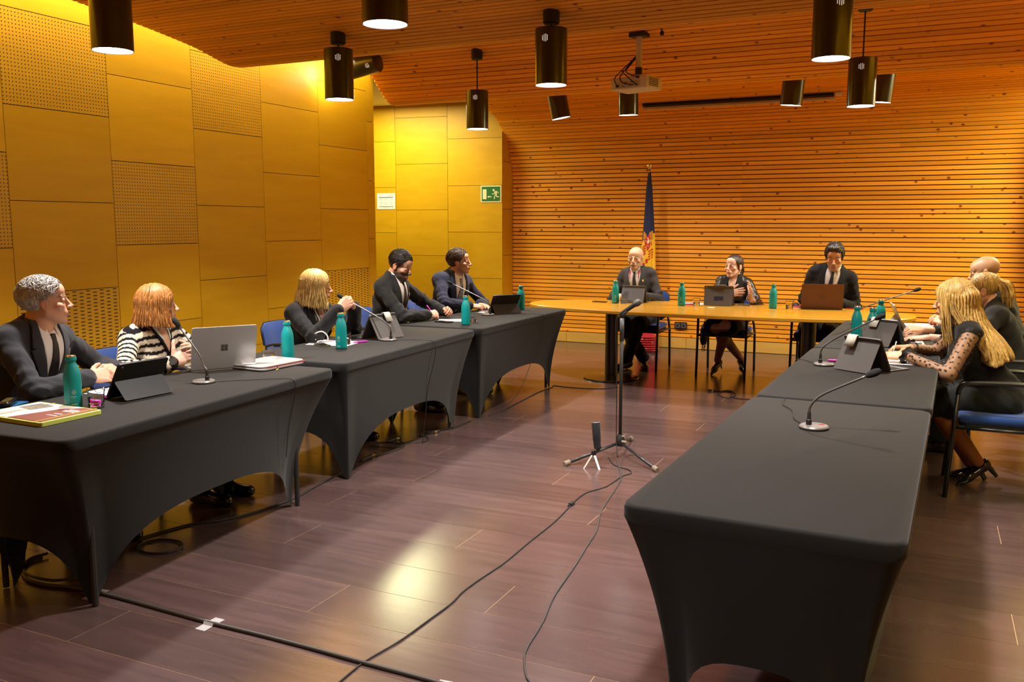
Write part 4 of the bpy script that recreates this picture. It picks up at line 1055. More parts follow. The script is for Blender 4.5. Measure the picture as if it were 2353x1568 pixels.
# ---- projector on ceiling mount
pj = empty('ceiling_projector', (-2.287, 7.38, 2.655), math.radians(-14)); tag(pj, 'white projector hanging from the ceiling on a pole', 'projector')
WPL = mat('white_plastic', (0.62, 0.58, 0.50), 0.45)
WPD = mat('dark_vent', (0.06, 0.05, 0.04), 0.7)
cz = ceil_z(7.38) - 2.655
MB().rbox((0, 0, 0.045), (0.345, 0.27, 0.10), 0.02, 3, zr=0.012).build('body', WPL, pj, smooth=0.7)
MB().box((0, -0.1345, 0.032), (0.23, 0.004, 0.052)).build('port_panel', mat('port_grey', (0.45, 0.42, 0.37), 0.5), pj)
for k, (px, pz, w_, h_) in enumerate(((-0.10, 0.025, 0.03, 0.02), (-0.05, 0.02, 0.008, 0.008), (-0.035, 0.02, 0.008, 0.008), (-0.02, 0.045, 0.014, 0.012), (0.035, 0.025, 0.045, 0.010), (0.04, 0.05, 0.014, 0.010), (0.085, 0.022, 0.02, 0.012), (0.095, 0.082, 0.03, 0.02))):
    MB().box((px, -0.1365, pz), (w_, 0.003, h_)).build('port', WPD, pj)
for i in range(7):
    for j in range(5): MB().box((0.1725, -0.08 + i*0.022, 0.02 + j*0.014), (0.004, 0.015, 0.008)).build('vent_hole', WPD, pj)
MB().lathe([(0.045, 0.0), (0.045, 0.03), (0.035, 0.035)], (0.05, 0.135, 0.05), 24, Matrix.Rotation(-pi/2, 3, 'X')).build('lens', WPD, pj)
MB().rbox((0.02, 0.0, 0.105), (0.13, 0.12, 0.018), 0.02, 3).build('mount_plate', WPL, pj)
MB().tube([(0.02, 0, 0.11), (0.02, 0, 0.18)], 0.030, 16).build('ball_joint', BLKM, pj, smooth=SM)
MB().tube([(0.02, 0, 0.17), (0.02, 0, cz - 0.01)], 0.026, 16).build('pole', WPL, pj, smooth=SM)
MB().box((0.02, 0, cz - 0.012), (0.14, 0.10, 0.035)).build('ceiling_bracket', BLKM, pj)
for pts in ([(0.0, -0.02, 0.26), (-0.02, -0.05, 0.22), (-0.06, -0.12, 0.16), (-0.02, -0.17, 0.12), (0.04, -0.18, 0.07), (0.085, -0.142, 0.022)],
            [(0.0, -0.02, 0.27), (-0.04, -0.06, 0.21), (-0.075, -0.13, 0.14), (-0.10, -0.18, 0.08), (-0.10, -0.142, 0.02)],
            [(0.0, -0.02, 0.25), (-0.03, -0.05, 0.2), (-0.03, -0.12, 0.14), (0.05, -0.17, 0.10), (0.095, -0.142, 0.082)],
            [(0.0, -0.02, 0.25), (-0.05, -0.07, 0.18), (-0.06, -0.16, 0.09), (-0.02, -0.175, 0.04), (0.03, -0.142, 0.025)]):
    MB().tube(catmull(pts, 6), 0.0045, 6).build('cable', CABLE, pj, smooth=True)
hk = empty('ceiling_cable_hook', (-2.02, 7.16, ceil_z(7.16))); tag(hk, 'loose black cable end hanging beside the projector pole', 'cable')
MB().tube(catmull([(-0.03, 0, 0), (-0.02, 0, -0.05), (0.0, 0, -0.09), (0.005, 0, -0.11)], 5), 0.004, 6).build('cord', CABLE, hk); MB().tube([(0.01, 0, 0), (0.008, 0, -0.10)], 0.003, 6).build('cord', CABLE, hk)
MB().rbox((0.006, 0, -0.115), (0.03, 0.02, 0.03), 0.004, 2).build('plug', BLKM, hk)

# ---- recessed projection screen
sY = 10.30; sZ = ceil_z(sY)
ps = empty('projection_screen', (-2.05, sY, sZ)); tag(ps, 'rolled projection screen in a long black ceiling slot', 'screen')
R = Matrix.Rotation(-0.26, 3, 'X')
MB().box((0, -0.02, -0.010), (2.10, 0.055, 0.03), R).build('slot', DARK, ps)
MB().box((0, 0.045, -0.044), (2.13, 0.024, 0.022), R).build('bottom_bar', mat('ivory_bar', (0.62, 0.50, 0.30), 0.5), ps)
MB().box((1.10, -0.045, -0.012), (0.05, 0.04, 0.03), R).build('end_cap', WPL, ps)
MB().tube([(0.05 + 0.045*math.cos(a*pi/8), 0.02, -0.065 + 0.028*math.sin(a*pi/8)) for a in range(17)], 0.0022, 6).build('pull_ring', mat('orange_cord', (0.55, 0.22, 0.05), 0.6), ps)

# ---- wall socket
so = empty('wall_socket', (-2.75, YB - 0.010, 0.29)); tag(so, 'black double wall socket on the slatted wall', 'socket')
MB().rbox((0, -0.010, 0), (0.155, 0.085, 0.014), 0.008, 3, Matrix.Rotation(pi/2, 3, 'X')).build('frame', mat('dark_frame', (0.05, 0.045, 0.04), 0.25, metal=0.5), so)
for s in (-1, 1):
    MB().rbox((s*0.037, -0.018, 0), (0.062, 0.062, 0.006), 0.006, 3, Matrix.Rotation(pi/2, 3, 'X')).build('insert', GREYP, so)
    MB().lathe([(0.019, 0), (0.022, 0), (0.022, 0.002), (0.019, 0.002)], (s*0.037, -0.021, 0), 20, Matrix.Rotation(pi/2, 3, 'X'), False, False).build('recess_ring', SILVER, so)
    MB().lathe([(0.0001, 0.0), (0.019, 0.0)], (s*0.037, -0.0215, 0), 20, Matrix.Rotation(pi/2, 3, 'X'), False, False).build('recess', DARK, so)

# ---- exit sign and notice on the alcove wall (wall direction 7 degrees)
ca, sa = math.cos(ra), math.sin(ra)
def on_alcove(s, z, off=0.012): return Vector((X0 + ca*s + sa*off, 10.63 + sa*s - ca*off, z))
ex = empty('exit_sign', on_alcove(-0.155, 1.938), ra); tag(ex, 'green emergency exit sign with running figure and arrow', 'sign')
SGW = mat('sign_ivory', (0.72, 0.68, 0.45), 0.5); SGG = mat('sign_green', (0.012, 0.13, 0.022), 0.5)
MB().box((0, 0, 0), (0.285, 0.008, 0.218)).build('plate', SGW, ex)
MB().box((0, -0.005, 0), (0.255, 0.002, 0.188)).build('green_field', SGG, ex)
XZ = Matrix(((1, 0, 0, 0), (0, 0, 1, 0), (0, 1, 0, 0), (0, 0, 0, 1)))
def flat(name, pts, par, m_, y=-0.0075, th=0.0012):
    return MB().prism(pts, th, Matrix.Translation((0, y, 0)) @ XZ).build(name, m_, par)
flat('door_symbol', [(-0.113, -0.068), (-0.060, -0.068), (-0.060, 0.060), (-0.113, 0.060)], ex, SGW)
flat('arrow', [(-0.050, -0.036), (-0.028, -0.022), (-0.028, -0.030), (0.008, -0.030), (0.008, -0.043), (-0.028, -0.043), (-0.028, -0.051)], ex, SGW)
def limb(pts, w_, name):
    m = MB()
    for (x0, z0), (x1, z1) in zip(pts, pts[1:]):
        d = Vector((x1-x0, z1-z0, 0)).normalized(); n = Vector((-d.y, d.x, 0))*w_/2
        e = d*w_*0.35
        m.prism([(x0+n.x-e.x, z0+n.y-e.y), (x0-n.x-e.x, z0-n.y-e.y), (x1-n.x+e.x, z1-n.y+e.y), (x1+n.x+e.x, z1+n.y+e.y)], 0.0012, Matrix.Translation((0, -0.0075, 0)) @ XZ)
    return m.build(name, SGW, ex)
flat('runner_head', [(0.038 + 0.014*math.cos(2*pi*k/14), 0.048 + 0.015*math.sin(2*pi*k/14)) for k in range(14)], ex, SGW)
flat('runner_torso', [(0.048, 0.036), (0.078, 0.036), (0.082, 0.026), (0.083, -0.012), (0.062, -0.016), (0.058, 0.006)], ex, SGW)
limb([(0.054, 0.028), (0.046, -0.001), (0.020, 0.0)], 0.011, 'runner_arm'); limb([(0.078, 0.032), (0.092, 0.026), (0.102, 0.008)], 0.011, 'runner_arm')
limb([(0.066, -0.014), (0.050, -0.032), (0.048, -0.062)], 0.013, 'runner_leg'); limb([(0.076, -0.012), (0.080, -0.036), (0.110, -0.038)], 0.013, 'runner_leg')
flat('maker_mark', [(0.108, -0.091), (0.118, -0.091), (0.118, -0.078), (0.108, -0.078)], ex, mat('mark_green', (0.25, 0.4, 0.2), 0.5))
no = empty('wall_notice', on_alcove(-1.67, 1.854), ra); tag(no, 'white printed notice sheet on the alcove panel', 'notice')
MB().box((0, 0, 0), (0.270, 0.006, 0.213)).build('sheet', PAPER, no)
BLU = mat('print_navy', (0.03, 0.035, 0.10), 0.6); GRY = mat('print_grey', (0.32, 0.32, 0.36), 0.6)
def bar(x0, x1, z0, z1, m_): flat('print', [(x0, z0), (x1, z0), (x1, z1), (x0, z1)], no, m_, -0.0042, 0.0008)
bar(-0.105, 0.105, 0.050, 0.058, BLU); bar(-0.105, 0.105, -0.074, -0.068, BLU); bar(0.03, 0.105, 0.070, 0.075, GRY); bar(-0.096, -0.088, 0.078, 0.086, BLU)
for i in range(3):
    for j, zc in enumerate((0.015, -0.042)):
        x = -0.075 + i*0.075
        bar(x - 0.026, x + 0.026, zc + 0.022, zc + 0.026, GRY)
        flat('pictogram', [(x + 0.011*math.cos(2*pi*k/10), zc + 0.004 + 0.011*math.sin(2*pi*k/10)) for k in range(10)], no, GRY, -0.0042, 0.0008)
        flat('pictogram', [(x + 0.0065*math.cos(2*pi*k/10), zc + 0.004 + 0.0065*math.sin(2*pi*k/10)) for k in range(10)], no, PAPER, -0.0047, 0.0008)
bar(-0.05, 0.05, -0.088, -0.085, GRY); bar(0.096, 0.104, -0.092, -0.082, mat('print_red', (0.5, 0.05, 0.05), 0.6))

# ---- flag on a pole
FX, FY = -3.10, 10.60
fg = empty('flag_on_stand', (FX, FY, 0)); tag(fg, 'tricolour flag with coat of arms draped on a pole with golden ball', 'flag')
MB().tube([(0, 0, 0.05), (0.0, 0, 2.20)], 0.012, 12).build('pole', mat('brown_pole', (0.20, 0.09, 0.03), 0.4), fg, smooth=True)
MB().lathe([(0.012, 2.17), (0.016, 2.175), (0.010, 2.19), (0.010, 2.20), (0.016, 2.205), (0.030, 2.222), (0.033, 2.24), (0.027, 2.258), (0.0001, 2.268)], seg=20).build('finial', GOLD, fg, smooth=0.8)
MB().lathe([(0.155, 0.0), (0.16, 0.01), (0.15, 0.022), (0.06, 0.035), (0.03, 0.06), (0.022, 0.12), (0.0001, 0.12)], seg=32).build('foot', mat('brass_foot', (0.45, 0.30, 0.10), 0.35, metal=0.8), fg, smooth=0.6)
# cloth: a narrow hanging cone of folds; bands blue / yellow / red follow the slanting hem
FB, FYL, FR = mat('flag_blue', (0.010, 0.014, 0.062), 0.75), mat('flag_yellow', (0.78, 0.44, 0.01), 0.75), mat('flag_red', (0.62, 0.02, 0.03), 0.75)
NZ, NA = 70, 48
def flag_pt(q, a):
    z = 2.165 - q*1.96
    env = [(0.0, 0.016), (0.1, 0.036), (0.3, 0.058), (0.45, 0.075), (0.6, 0.088), (0.8, 0.105), (1.0, 0.125)]
    for (q0, r0), (q1, r1) in zip(env, env[1:]):
        if q0 <= q <= q1: rr = r0 + (r1 - r0)*(q - q0)/(q1 - q0); break
    fold = 1 + 0.16*min(1, q*2)*math.sin(5*a + 2.2*q) + 0.08*math.sin(9*a - 3*q)
    return Vector((rr*fold*math.cos(a)*1.0 + 0.004*q, rr*fold*math.sin(a)*0.62, z))
m = MB(); vs = []; fs = []; mi = []
for i in range(NZ + 1):
    for j in range(NA): vs.append(flag_pt(i/NZ, 2*pi*j/NA))
for i in range(NZ):
    for j in range(NA):
        fs.append((i*NA + j, i*NA + (j+1) % NA, (i+1)*NA + (j+1) % NA, (i+1)*NA + j))
        p = flag_pt((i+0.5)/NZ, 2*pi*(j+0.5)/NA); q = (i+0.5)/NZ
        lim = q - 0.11*(p.x/0.075)*-1*0.30*-1
        u = q + p.x*0.42
        mi.append(0 if u < 0.40 else (1 if u < 0.80 else 2))
m.add(vs, fs); m.mi = mi
m.build('cloth', [FB, FYL, FR], fg, smooth=True)
# coat of arms: small raised patches that follow the front of the cloth
def on_flag(x, z, off=0.003):
    q = (2.165 - z)/1.96; best = None
    for k in range(160):
        a = pi + pi*k/159
        p = flag_pt(q, a)
        if best is None or abs(p.x - x) < abs(best.x - x): best = p
    return Vector((x, best.y - off, z))
def arms(pts, m_, name='arms_patch', off=0.003, rotc=None, n=6):
    # pts convex quad (4 corners): subdivided so that it follows the cloth
    A, B2, C2, D2 = [Vector((p[0], p[1], 0)) for p in pts]
    vs = []
    for i in range(n + 1):
        for j in range(n + 1):
            p = A.lerp(B2, i/n).lerp(D2.lerp(C2, i/n), j/n); vs.append(on_flag(p.x, p.y, off))
    fs = [(i*(n+1)+j, (i+1)*(n+1)+j, (i+1)*(n+1)+j+1, i*(n+1)+j+1) for i in range(n) for j in range(n)]
    MB().add(vs, fs).build(name, m_, fg)
AR = mat('arms_red', (0.50, 0.02, 0.012), 0.7); AO = mat('arms_ochre', (0.50, 0.22, 0.01), 0.7); AW = mat('arms_white', (0.75, 0.62, 0.35), 0.7)
def rot(pts, c=(0.0, 1.245), a=-0.55): return [(c[0] + (x)*math.cos(a) - z*math.sin(a), c[1] + x*math.sin(a) + z*math.cos(a)) for x, z in pts]
# ochre scroll surround
arms([(-0.055, 1.47), (-0.010, 1.42), (-0.010, 1.36), (-0.062, 1.36)], AO, 'arms_scroll', 0.002); arms([(0.025, 1.44), (0.060, 1.47), (0.066, 1.36), (0.025, 1.37)], AO, 'arms_scroll', 0.002)
arms([(-0.045, 1.35), (0.030, 1.43), (0.058, 1.30), (0.005, 1.22)], AR, 'arms_field', 0.004)
arms([(-0.005, 1.335), (0.022, 1.37), (0.034, 1.335), (0.010, 1.300)], AW, 'mitre', 0.006); arms([(0.004, 1.385), (0.018, 1.375), (0.022, 1.365), (0.0, 1.365)], AW, 'mitre', 0.006)
for k in range(4):
    z0 = 1.29 - k*0.032
    arms([(-0.066, z0 - 0.030), (-0.022, z0 + 0.012), (-0.016, z0 - 0.004), (-0.066, z0 - 0.046)], AR, 'arms_stripe', 0.004)
    arms([(0.020, z0 - 0.07), (0.068, z0 - 0.035), (0.068, z0 - 0.052), (0.020, z0 - 0.087)], AR, 'arms_stripe', 0.004)
arms([(-0.02, 1.115), (0.012, 1.135), (0.014, 1.085), (-0.012, 1.065)], AR, 'arms_cow', 0.004); arms([(-0.055, 1.07), (-0.026, 1.08), (-0.026, 1.03), (-0.055, 1.02)], AR, 'arms_cow', 0.004)
for (cx, cz_, rr) in ((-0.022, 1.335, 0.014), (0.006, 1.270, 0.016), (0.042, 1.335, 0.014)):
    MB().tube([on_flag(cx + rr*math.cos(a*pi/6), cz_ + rr*math.sin(a*pi/6), 0.006) for a in range(9)], 0.0022, 5).build('arms_ribbon', AW, fg)
# red glazed pot standing by the flag foot
rp = empty('red_basket', (-3.055, 10.56, 0)); tag(rp, 'glossy red wrapped bundle on the floor under the flag', 'basket')
m = MB(); prof = []
for k in range(7): prof += [(0.115 + 0.012*math.sin(k*0.9), 0.02 + k*0.027), (0.128 + 0.012*math.sin(k*0.9), 0.033 + k*0.027)]
rp.location = (-3.02, 10.40, 0.0)
m.lathe([(0.09, 0.0)] + prof + [(0.06, 0.22), (0.0001, 0.225)], seg=28).build('wrapping', mat('red_foil', (0.30, 0.02, 0.025), 0.12, coat=0.5), rp, smooth=0.9)
MB().lathe([(0.10, 0.0), (0.125, 0.004), (0.11, 0.018)], seg=28).build('bottom_ring', mat('dark_red', (0.08, 0.01, 0.01), 0.4), rp)
# ================================================================== PEOPLE
# bodies, clothes and hair are grown as smooth distance fields and meshed with surface nets
F32 = np.float32
def snets(F, o, h):
    S = F < 0
    n = [s - 1 for s in F.shape]
    cnt = np.zeros(n, np.int8)
    off = [(a, b_, c) for a in (0, 1) for b_ in (0, 1) for c in (0, 1)]
    sl = lambda a, k: slice(a, a + n[k])
    for a, b_, c in off: cnt += S[sl(a, 0), sl(b_, 1), sl(c, 2)]
    mask = (cnt > 0) & (cnt < 8)
    cells = np.argwhere(mask)
    if len(cells) == 0: return np.zeros((0, 3)), np.zeros((0, 4), int)
    idx = np.full(n, -1, np.int32); idx[mask] = np.arange(len(cells))
    val = {q: F[cells[:, 0] + q[0], cells[:, 1] + q[1], cells[:, 2] + q[2]] for q in off}
    acc = np.zeros((len(cells), 3)); k = np.zeros(len(cells))
    for q in off:
        for ax in range(3):
            if q[ax]: continue
            q2 = list(q); q2[ax] = 1; q2 = tuple(q2)
            va, vb = val[q], val[q2]
            cr = (va < 0) != (vb < 0)
            t = np.where(cr, va/np.where(cr, va - vb, 1), 0)
            p = np.array(q, float)[None, :].repeat(len(cells), 0); p[:, ax] += t
            acc += p*cr[:, None]; k += cr
    V_ = np.asarray(o)[None, :] + h*(cells + acc/k[:, None])
    faces = []
    for ax in range(3):
        a1, a2 = [(1, 2), (2, 0), (0, 1)][ax]
        s0 = [slice(None)]*3; s1 = [slice(None)]*3
        s0[ax] = slice(0, -1); s1[ax] = slice(1, None)
        A = S[tuple(s0)]; B = S[tuple(s1)]
        e = np.argwhere(A != B)
        e = e[(e[:, a1] > 0) & (e[:, a2] > 0) & (e[:, a1] < F.shape[a1] - 1) & (e[:, a2] < F.shape[a2] - 1)]
        if len(e) == 0: continue
        sgn = A[e[:, 0], e[:, 1], e[:, 2]]
        def cell(d1, d2):
            c = e.copy(); c[:, a1] += d1; c[:, a2] += d2
            return idx[c[:, 0], c[:, 1], c[:, 2]]
        q = np.stack([cell(-1, -1), cell(0, -1), cell(0, 0), cell(-1, 0)], 1)
        q[~sgn] = q[~sgn][:, ::-1]
        faces.append(q)
    f = np.concatenate(faces); f = f[(f >= 0).all(1)]
    return V_, f
def grid(lo, hi, h):
    ax = [np.arange(lo[i], hi[i] + h, h, dtype=F32) for i in range(3)]
    G = np.stack(np.meshgrid(*ax, indexing='ij'), -1)
    return G
def mesh_field(fn, lo, hi, h, k=4):
    """surface of fn(points)=0 inside the box; the fine grid is evaluated only near the coarse surface"""
    lo = np.asarray(lo, float); hi = np.asarray(hi, float)
    n = np.ceil((hi - lo)/(h*k)).astype(int) + 1
    ax = [(lo[i] + np.arange(n[i])*h*k).astype(F32) for i in range(3)]
    Gc = np.stack(np.meshgrid(*ax, indexing='ij'), -1)
    Dc = fn(Gc)
    near = np.abs(Dc) < h*k*1.9
    sg = Dc < 0
    # a coarse node owns the k^3 fine nodes around it
    F = np.where(sg, F32(-h*k), F32(h*k)).repeat(k, 0).repeat(k, 1).repeat(k, 2)
    M = near.repeat(k, 0).repeat(k, 1).repeat(k, 2)
    idx = np.argwhere(M)
    off = lo - h*(k//2)
    P = (off + idx*h).astype(F32)
    F[M] = fn(P)
    F[0] = F[-1] = h; F[:, 0] = F[:, -1] = h; F[:, :, 0] = F[:, :, -1] = h
    return snets(F, off, h)
def ell(P, c, r, R=None):
    p = P - np.asarray(c, F32)
    if R is not None: p = p @ np.asarray(R, F32)          # columns of R = local axes
    r = np.asarray(r, F32)
    q = p/r; k0 = np.sqrt((q*q).sum(-1)); q /= r
    k1 = np.sqrt((q*q).sum(-1)) + F32(1e-6)
    return k0*(k0 - 1)/k1
def cap(P, a, b_, ra, rb):
    a = np.asarray(a, F32); d = np.asarray(b_, F32) - a; L2 = max(float((d*d).sum()), 1e-9)
    p = P - a; t = np.clip((p @ d)/F32(L2), 0, 1)
    q = p - t[..., None]*d
    return np.sqrt((q*q).sum(-1)) - (F32(ra) + F32(rb - ra)*t)
def smin(a, b_, k):
    h = np.clip(0.5 + 0.5*(b_ - a)/F32(k), 0, 1)
    return b_ + (a - b_)*h - F32(k)*h*(1 - h)
def smax(a, b_, k): return -smin(-a, -b_, k)
def un(ds, k):
    d = ds[0]
    for e in ds[1:]: d = smin(d, e, k)
    return d
def wrinkle(P, amp, seed=1, f=28):
    rs = np.random.RandomState(seed); d = 0
    for i in range(5):
        k = rs.normal(size=3)*f*(0.6 + 0.25*i); d = d + np.sin(P @ k.astype(F32) + F32(rs.rand()*6.28))
    return F32(amp*0.45)*d
def np3(v): return np.array(v, float)
def unit(v): v = np.asarray(v, float); return v/np.linalg.norm(v)

SKINM = {}
def vcol_mat(name, rough=0.5, spec=0.35, sss=0.0, bump=None, sheen=0.0, aniso=False, stretch=(1, 1, 1), amount=0.0):
    if name in MATS: return MATS[name]
    m = bpy.data.materials.new(name); m.use_nodes = True; MATS[name] = m
    N = m.node_tree.nodes; L = m.node_tree.links; b = N['Principled BSDF']
    at = N.new('ShaderNodeVertexColor'); at.layer_name = 'Col'
    b.inputs['Roughness'].default_value = rough; b.inputs['Specular IOR Level'].default_value = spec
    col = at.outputs['Color']
    if amount:
        g = N.new('ShaderNodeTexCoord'); mp = N.new('ShaderNodeMapping'); mp.inputs['Scale'].default_value = stretch
        L.new(g.outputs['Object'], mp.inputs['Vector'])
        n = N.new('ShaderNodeTexNoise'); n.inputs['Scale'].default_value = 1; n.inputs['Detail'].default_value = 2; L.new(mp.outputs[0], n.inputs['Vector'])
        mr = N.new('ShaderNodeMapRange'); mr.inputs['From Min'].default_value = 0.3; mr.inputs['From Max'].default_value = 0.7
        mr.inputs['To Min'].default_value = 1 - amount; mr.inputs['To Max'].default_value = 1 + amount
        L.new(n.outputs['Fac'], mr.inputs['Value'])
        hs = N.new('ShaderNodeHueSaturation'); L.new(col, hs.inputs['Color']); L.new(mr.outputs[0], hs.inputs['Value']); col = hs.outputs[0]
        bp = N.new('ShaderNodeBump'); bp.inputs['Strength'].default_value = 0.35; bp.inputs['Distance'].default_value = 0.004
        L.new(n.outputs['Fac'], bp.inputs['Height']); L.new(bp.outputs[0], b.inputs['Normal'])
    L.new(col, b.inputs['Base Color'])
    if sheen: b.inputs['Sheen Weight'].default_value = sheen
    if sss:
        b.inputs['Subsurface Weight'].default_value = sss; b.inputs['Subsurface Radius'].default_value = (0.012, 0.005, 0.003); b.inputs['Subsurface Scale'].default_value = 0.4
    return m
SKIN = vcol_mat('skin', 0.48, 0.4)
HAIRM = vcol_mat('hair', 0.42, 0.45, stretch=(160, 160, 22), amount=0.38)
FABM = vcol_mat('garment', 0.85, 0.2, sheen=0.08)
SATIN = vcol_mat('satin_garment', 0.38, 0.5)
KNIT = vcol_mat('knit_garment', 0.95, 0.1, stretch=(260, 260, 260), amount=0.18)
LEATHER = mat('black_leather', (0.012, 0.011, 0.011), 0.22, coat=0.4)
EYEM = vcol_mat('eye', 0.12, 0.6)

# ------------------------------------------------------------------ head
def head_field(P, o):
    """P in head space (x right, y forward, z up), metres, neutral head"""
    jw = o.get('jaw', 1.0); X = np.abs(P[..., 0]); Q = np.stack([X, P[..., 1], P[..., 2]], -1)
    d = ell(P, (0, -0.016, 0.034), (0.0735, 0.094, 0.079))
    d = smin(d, ell(P, (0, 0.022, -0.040), (0.058*jw, 0.066, 0.074)), 0.022)
    d = smin(d, ell(P, (0, 0.046, 0.046), (0.055, 0.044, 0.042)), 0.02)
    d = smin(d, cap(Q, (0.050*jw, 0.0, -0.052), (0.018, 0.064, -0.097), 0.018, 0.013), 0.022)
    d = smin(d, ell(P, (0, 0.072, -0.098), (0.019, 0.016, 0.0145)), 0.018)
    d = smin(d, ell(Q, (0.043, 0.058, -0.024), (0.020, 0.019, 0.016)), 0.018)
    d = smin(d, cap(Q, (0.012, 0.0835, 0.016), (0.044, 0.070, 0.017), 0.0085, 0.006), 0.012)
    # eye sockets
    d = smax(d, -ell(Q, (0.032, 0.0985, 0.0005), (0.018, 0.0155, 0.0115)), 0.008)
    # lids with an almond opening
    d = smin(d, ell(Q, (0.032, 0.0735, -0.001), (0.0165, 0.0140, 0.0125)), 0.004)
    op = o.get('eye_open', 1.0)
    d = smax(d, -ell(Q, (0.032, 0.0905, -0.0015), (0.0142, 0.0080, 0.0060*op)), 0.0015)
    # nose
    d = smin(d, cap(P, (0, 0.086, 0.008), (0, 0.108, -0.030), 0.0072, 0.0105), 0.010)
    d = smin(d, ell(Q, (0.0105, 0.1015, -0.0345), (0.0082, 0.0100, 0.0070)), 0.005)
    d = smin(d, ell(P, (0, 0.1115, -0.032), (0.0098, 0.0088, 0.0080)), 0.006)
    # mouth
    d = smin(d, ell(P, (0, 0.082, -0.062), (0.028, 0.014, 0.018)), 0.012)
    d = smin(d, ell(P, (0, 0.0925, -0.0615), (0.0215, 0.0085, 0.0052)), 0.004)
    d = smin(d, ell(P, (0, 0.0915, -0.0715), (0.0185, 0.0085, 0.0060)), 0.004)
    # ears
    if o.get('ears', True):
        e = ell(Q, (0.0765, -0.008, -0.012), (0.0075, 0.0185, 0.031), np.array([[1, 0, 0], [0, 0.97, -0.24], [0, 0.24, 0.97]]))
        e = smax(e, -ell(Q, (0.086, -0.004, -0.010), (0.0065, 0.0105, 0.018)), 0.004)
        d = smin(d, e, 0.006)
    # neck stump
    d = smin(d, cap(P, (0, -0.022, -0.055), (0, -0.035, -0.135), 0.050*o.get('neck', 1.0), 0.054*o.get('neck', 1.0)), 0.02)
    if o.get('beard'):
        b_ = smax(d - 0.007, ell(P, (0, 0.042, -0.088), (0.064, 0.058, 0.050)), 0.01)
        d = smin(d, b_, 0.004)
    return d
def head_colors(Vt, o):
    skin = np3(o['skin']); n = len(Vt); C = np.tile(skin, (n, 1))
    x, y, z = np.abs(Vt[:, 0]), Vt[:, 1], Vt[:, 2]
    def mixc(m_, col): 
        m_ = np.clip(m_, 0, 1)[:, None]; C[:] = C*(1 - m_) + np3(col)*m_
    blush = np.exp(-((x-0.045)/0.02)**2 - ((z+0.03)/0.02)**2)*(y > 0.03)
    mixc(blush*0.35, skin*np3((1.05, 0.72, 0.66)))
    mixc(np.exp(-(x/0.014)**2 - ((z+0.032)/0.012)**2)*(y > 0.095)*0.3, skin*np3((1.05, 0.70, 0.62)))
    mixc(np.exp(-((x - 0.084)/0.009)**2)*np.exp(-((y + 0.006)/0.022)**2)*0.4, skin*np3((1.0, 0.6, 0.5)))
    hc = np3(o.get('brow', o.get('hair_col', (0.05, 0.03, 0.02))))
    if o.get('stubble'):
        m_ = 1/(1 + np.exp(-(-(z + 0.046) - 0.30*(0.05 - y) + 0.010)/0.005))*(y > -0.01)*(1/(1+np.exp((x-0.075)/0.004)))
        m_ *= 1 - np.exp(-(x/0.02)**2 - ((z + 0.066)/0.008)**2)*(y > 0.08)
        mixc(m_*o['stubble'], o.get('beard_col', hc))
        mou = np.exp(-((x)/0.024)**4 - ((z+0.0515)/0.0055)**2)*(y > 0.08); mixc(mou*o['stubble']*1.1, o.get('beard_col', hc))
        sb = np.exp(-((x - 0.068)/0.012)**4 - ((y - 0.020)/0.020)**4 - ((z + 0.025)/0.040)**4); mixc(sb*o['stubble']*0.8, o.get('beard_col', hc))
    lip = np.exp(-(x/0.0215)**6 - ((z + 0.0665)/0.0085)**4)*(y > 0.087)
    mixc(lip*0.85, o.get('lips', (0.42, 0.13, 0.10)))
    ml = np.exp(-(x/0.021)**6 - ((z + 0.0668)/0.0016)**2)*(y > 0.085); mixc(ml*0.8, (0.10, 0.03, 0.025))
    bz = 0.0215 + 0.003*np.sin((x - 0.012)/0.034*pi)
    br = np.exp(-((x - 0.033)/0.0195)**6 - ((z - bz)/(0.0056*o.get('brow_w', 1.0)))**2)*(y > 0.05); mixc(br*0.95, hc)
    ln = np.exp(-((x - 0.032)/0.0150)**6 - ((z - 0.0045)/0.0022)**2)*(y > 0.075); mixc(ln*0.75, (0.03, 0.02, 0.015))
    if o.get('buzz'):      # cropped hair painted as stubble on the scalp
        m_ = 1/(1 + np.exp((0.8*y - 0.6*z - 0.004)/0.004))*(z > -0.07); mixc(m_*o['buzz'], hc)
    return C
def Rhead(yaw, pitch, roll):
    """yaw = heading of the face (radians from +X), pitch up positive, roll"""
    cyw, syw = math.cos(yaw), math.sin(yaw)
    f = np3((cyw*math.cos(pitch), syw*math.cos(pitch), math.sin(pitch)))
    r = np3((syw, -cyw, 0)); u = np.cross(r, f)
    r2 = r*math.cos(roll) + u*math.sin(roll); u2 = np.cross(r2, f)
    return np.stack([r2, f, u2], 1)      # columns: right, front, up

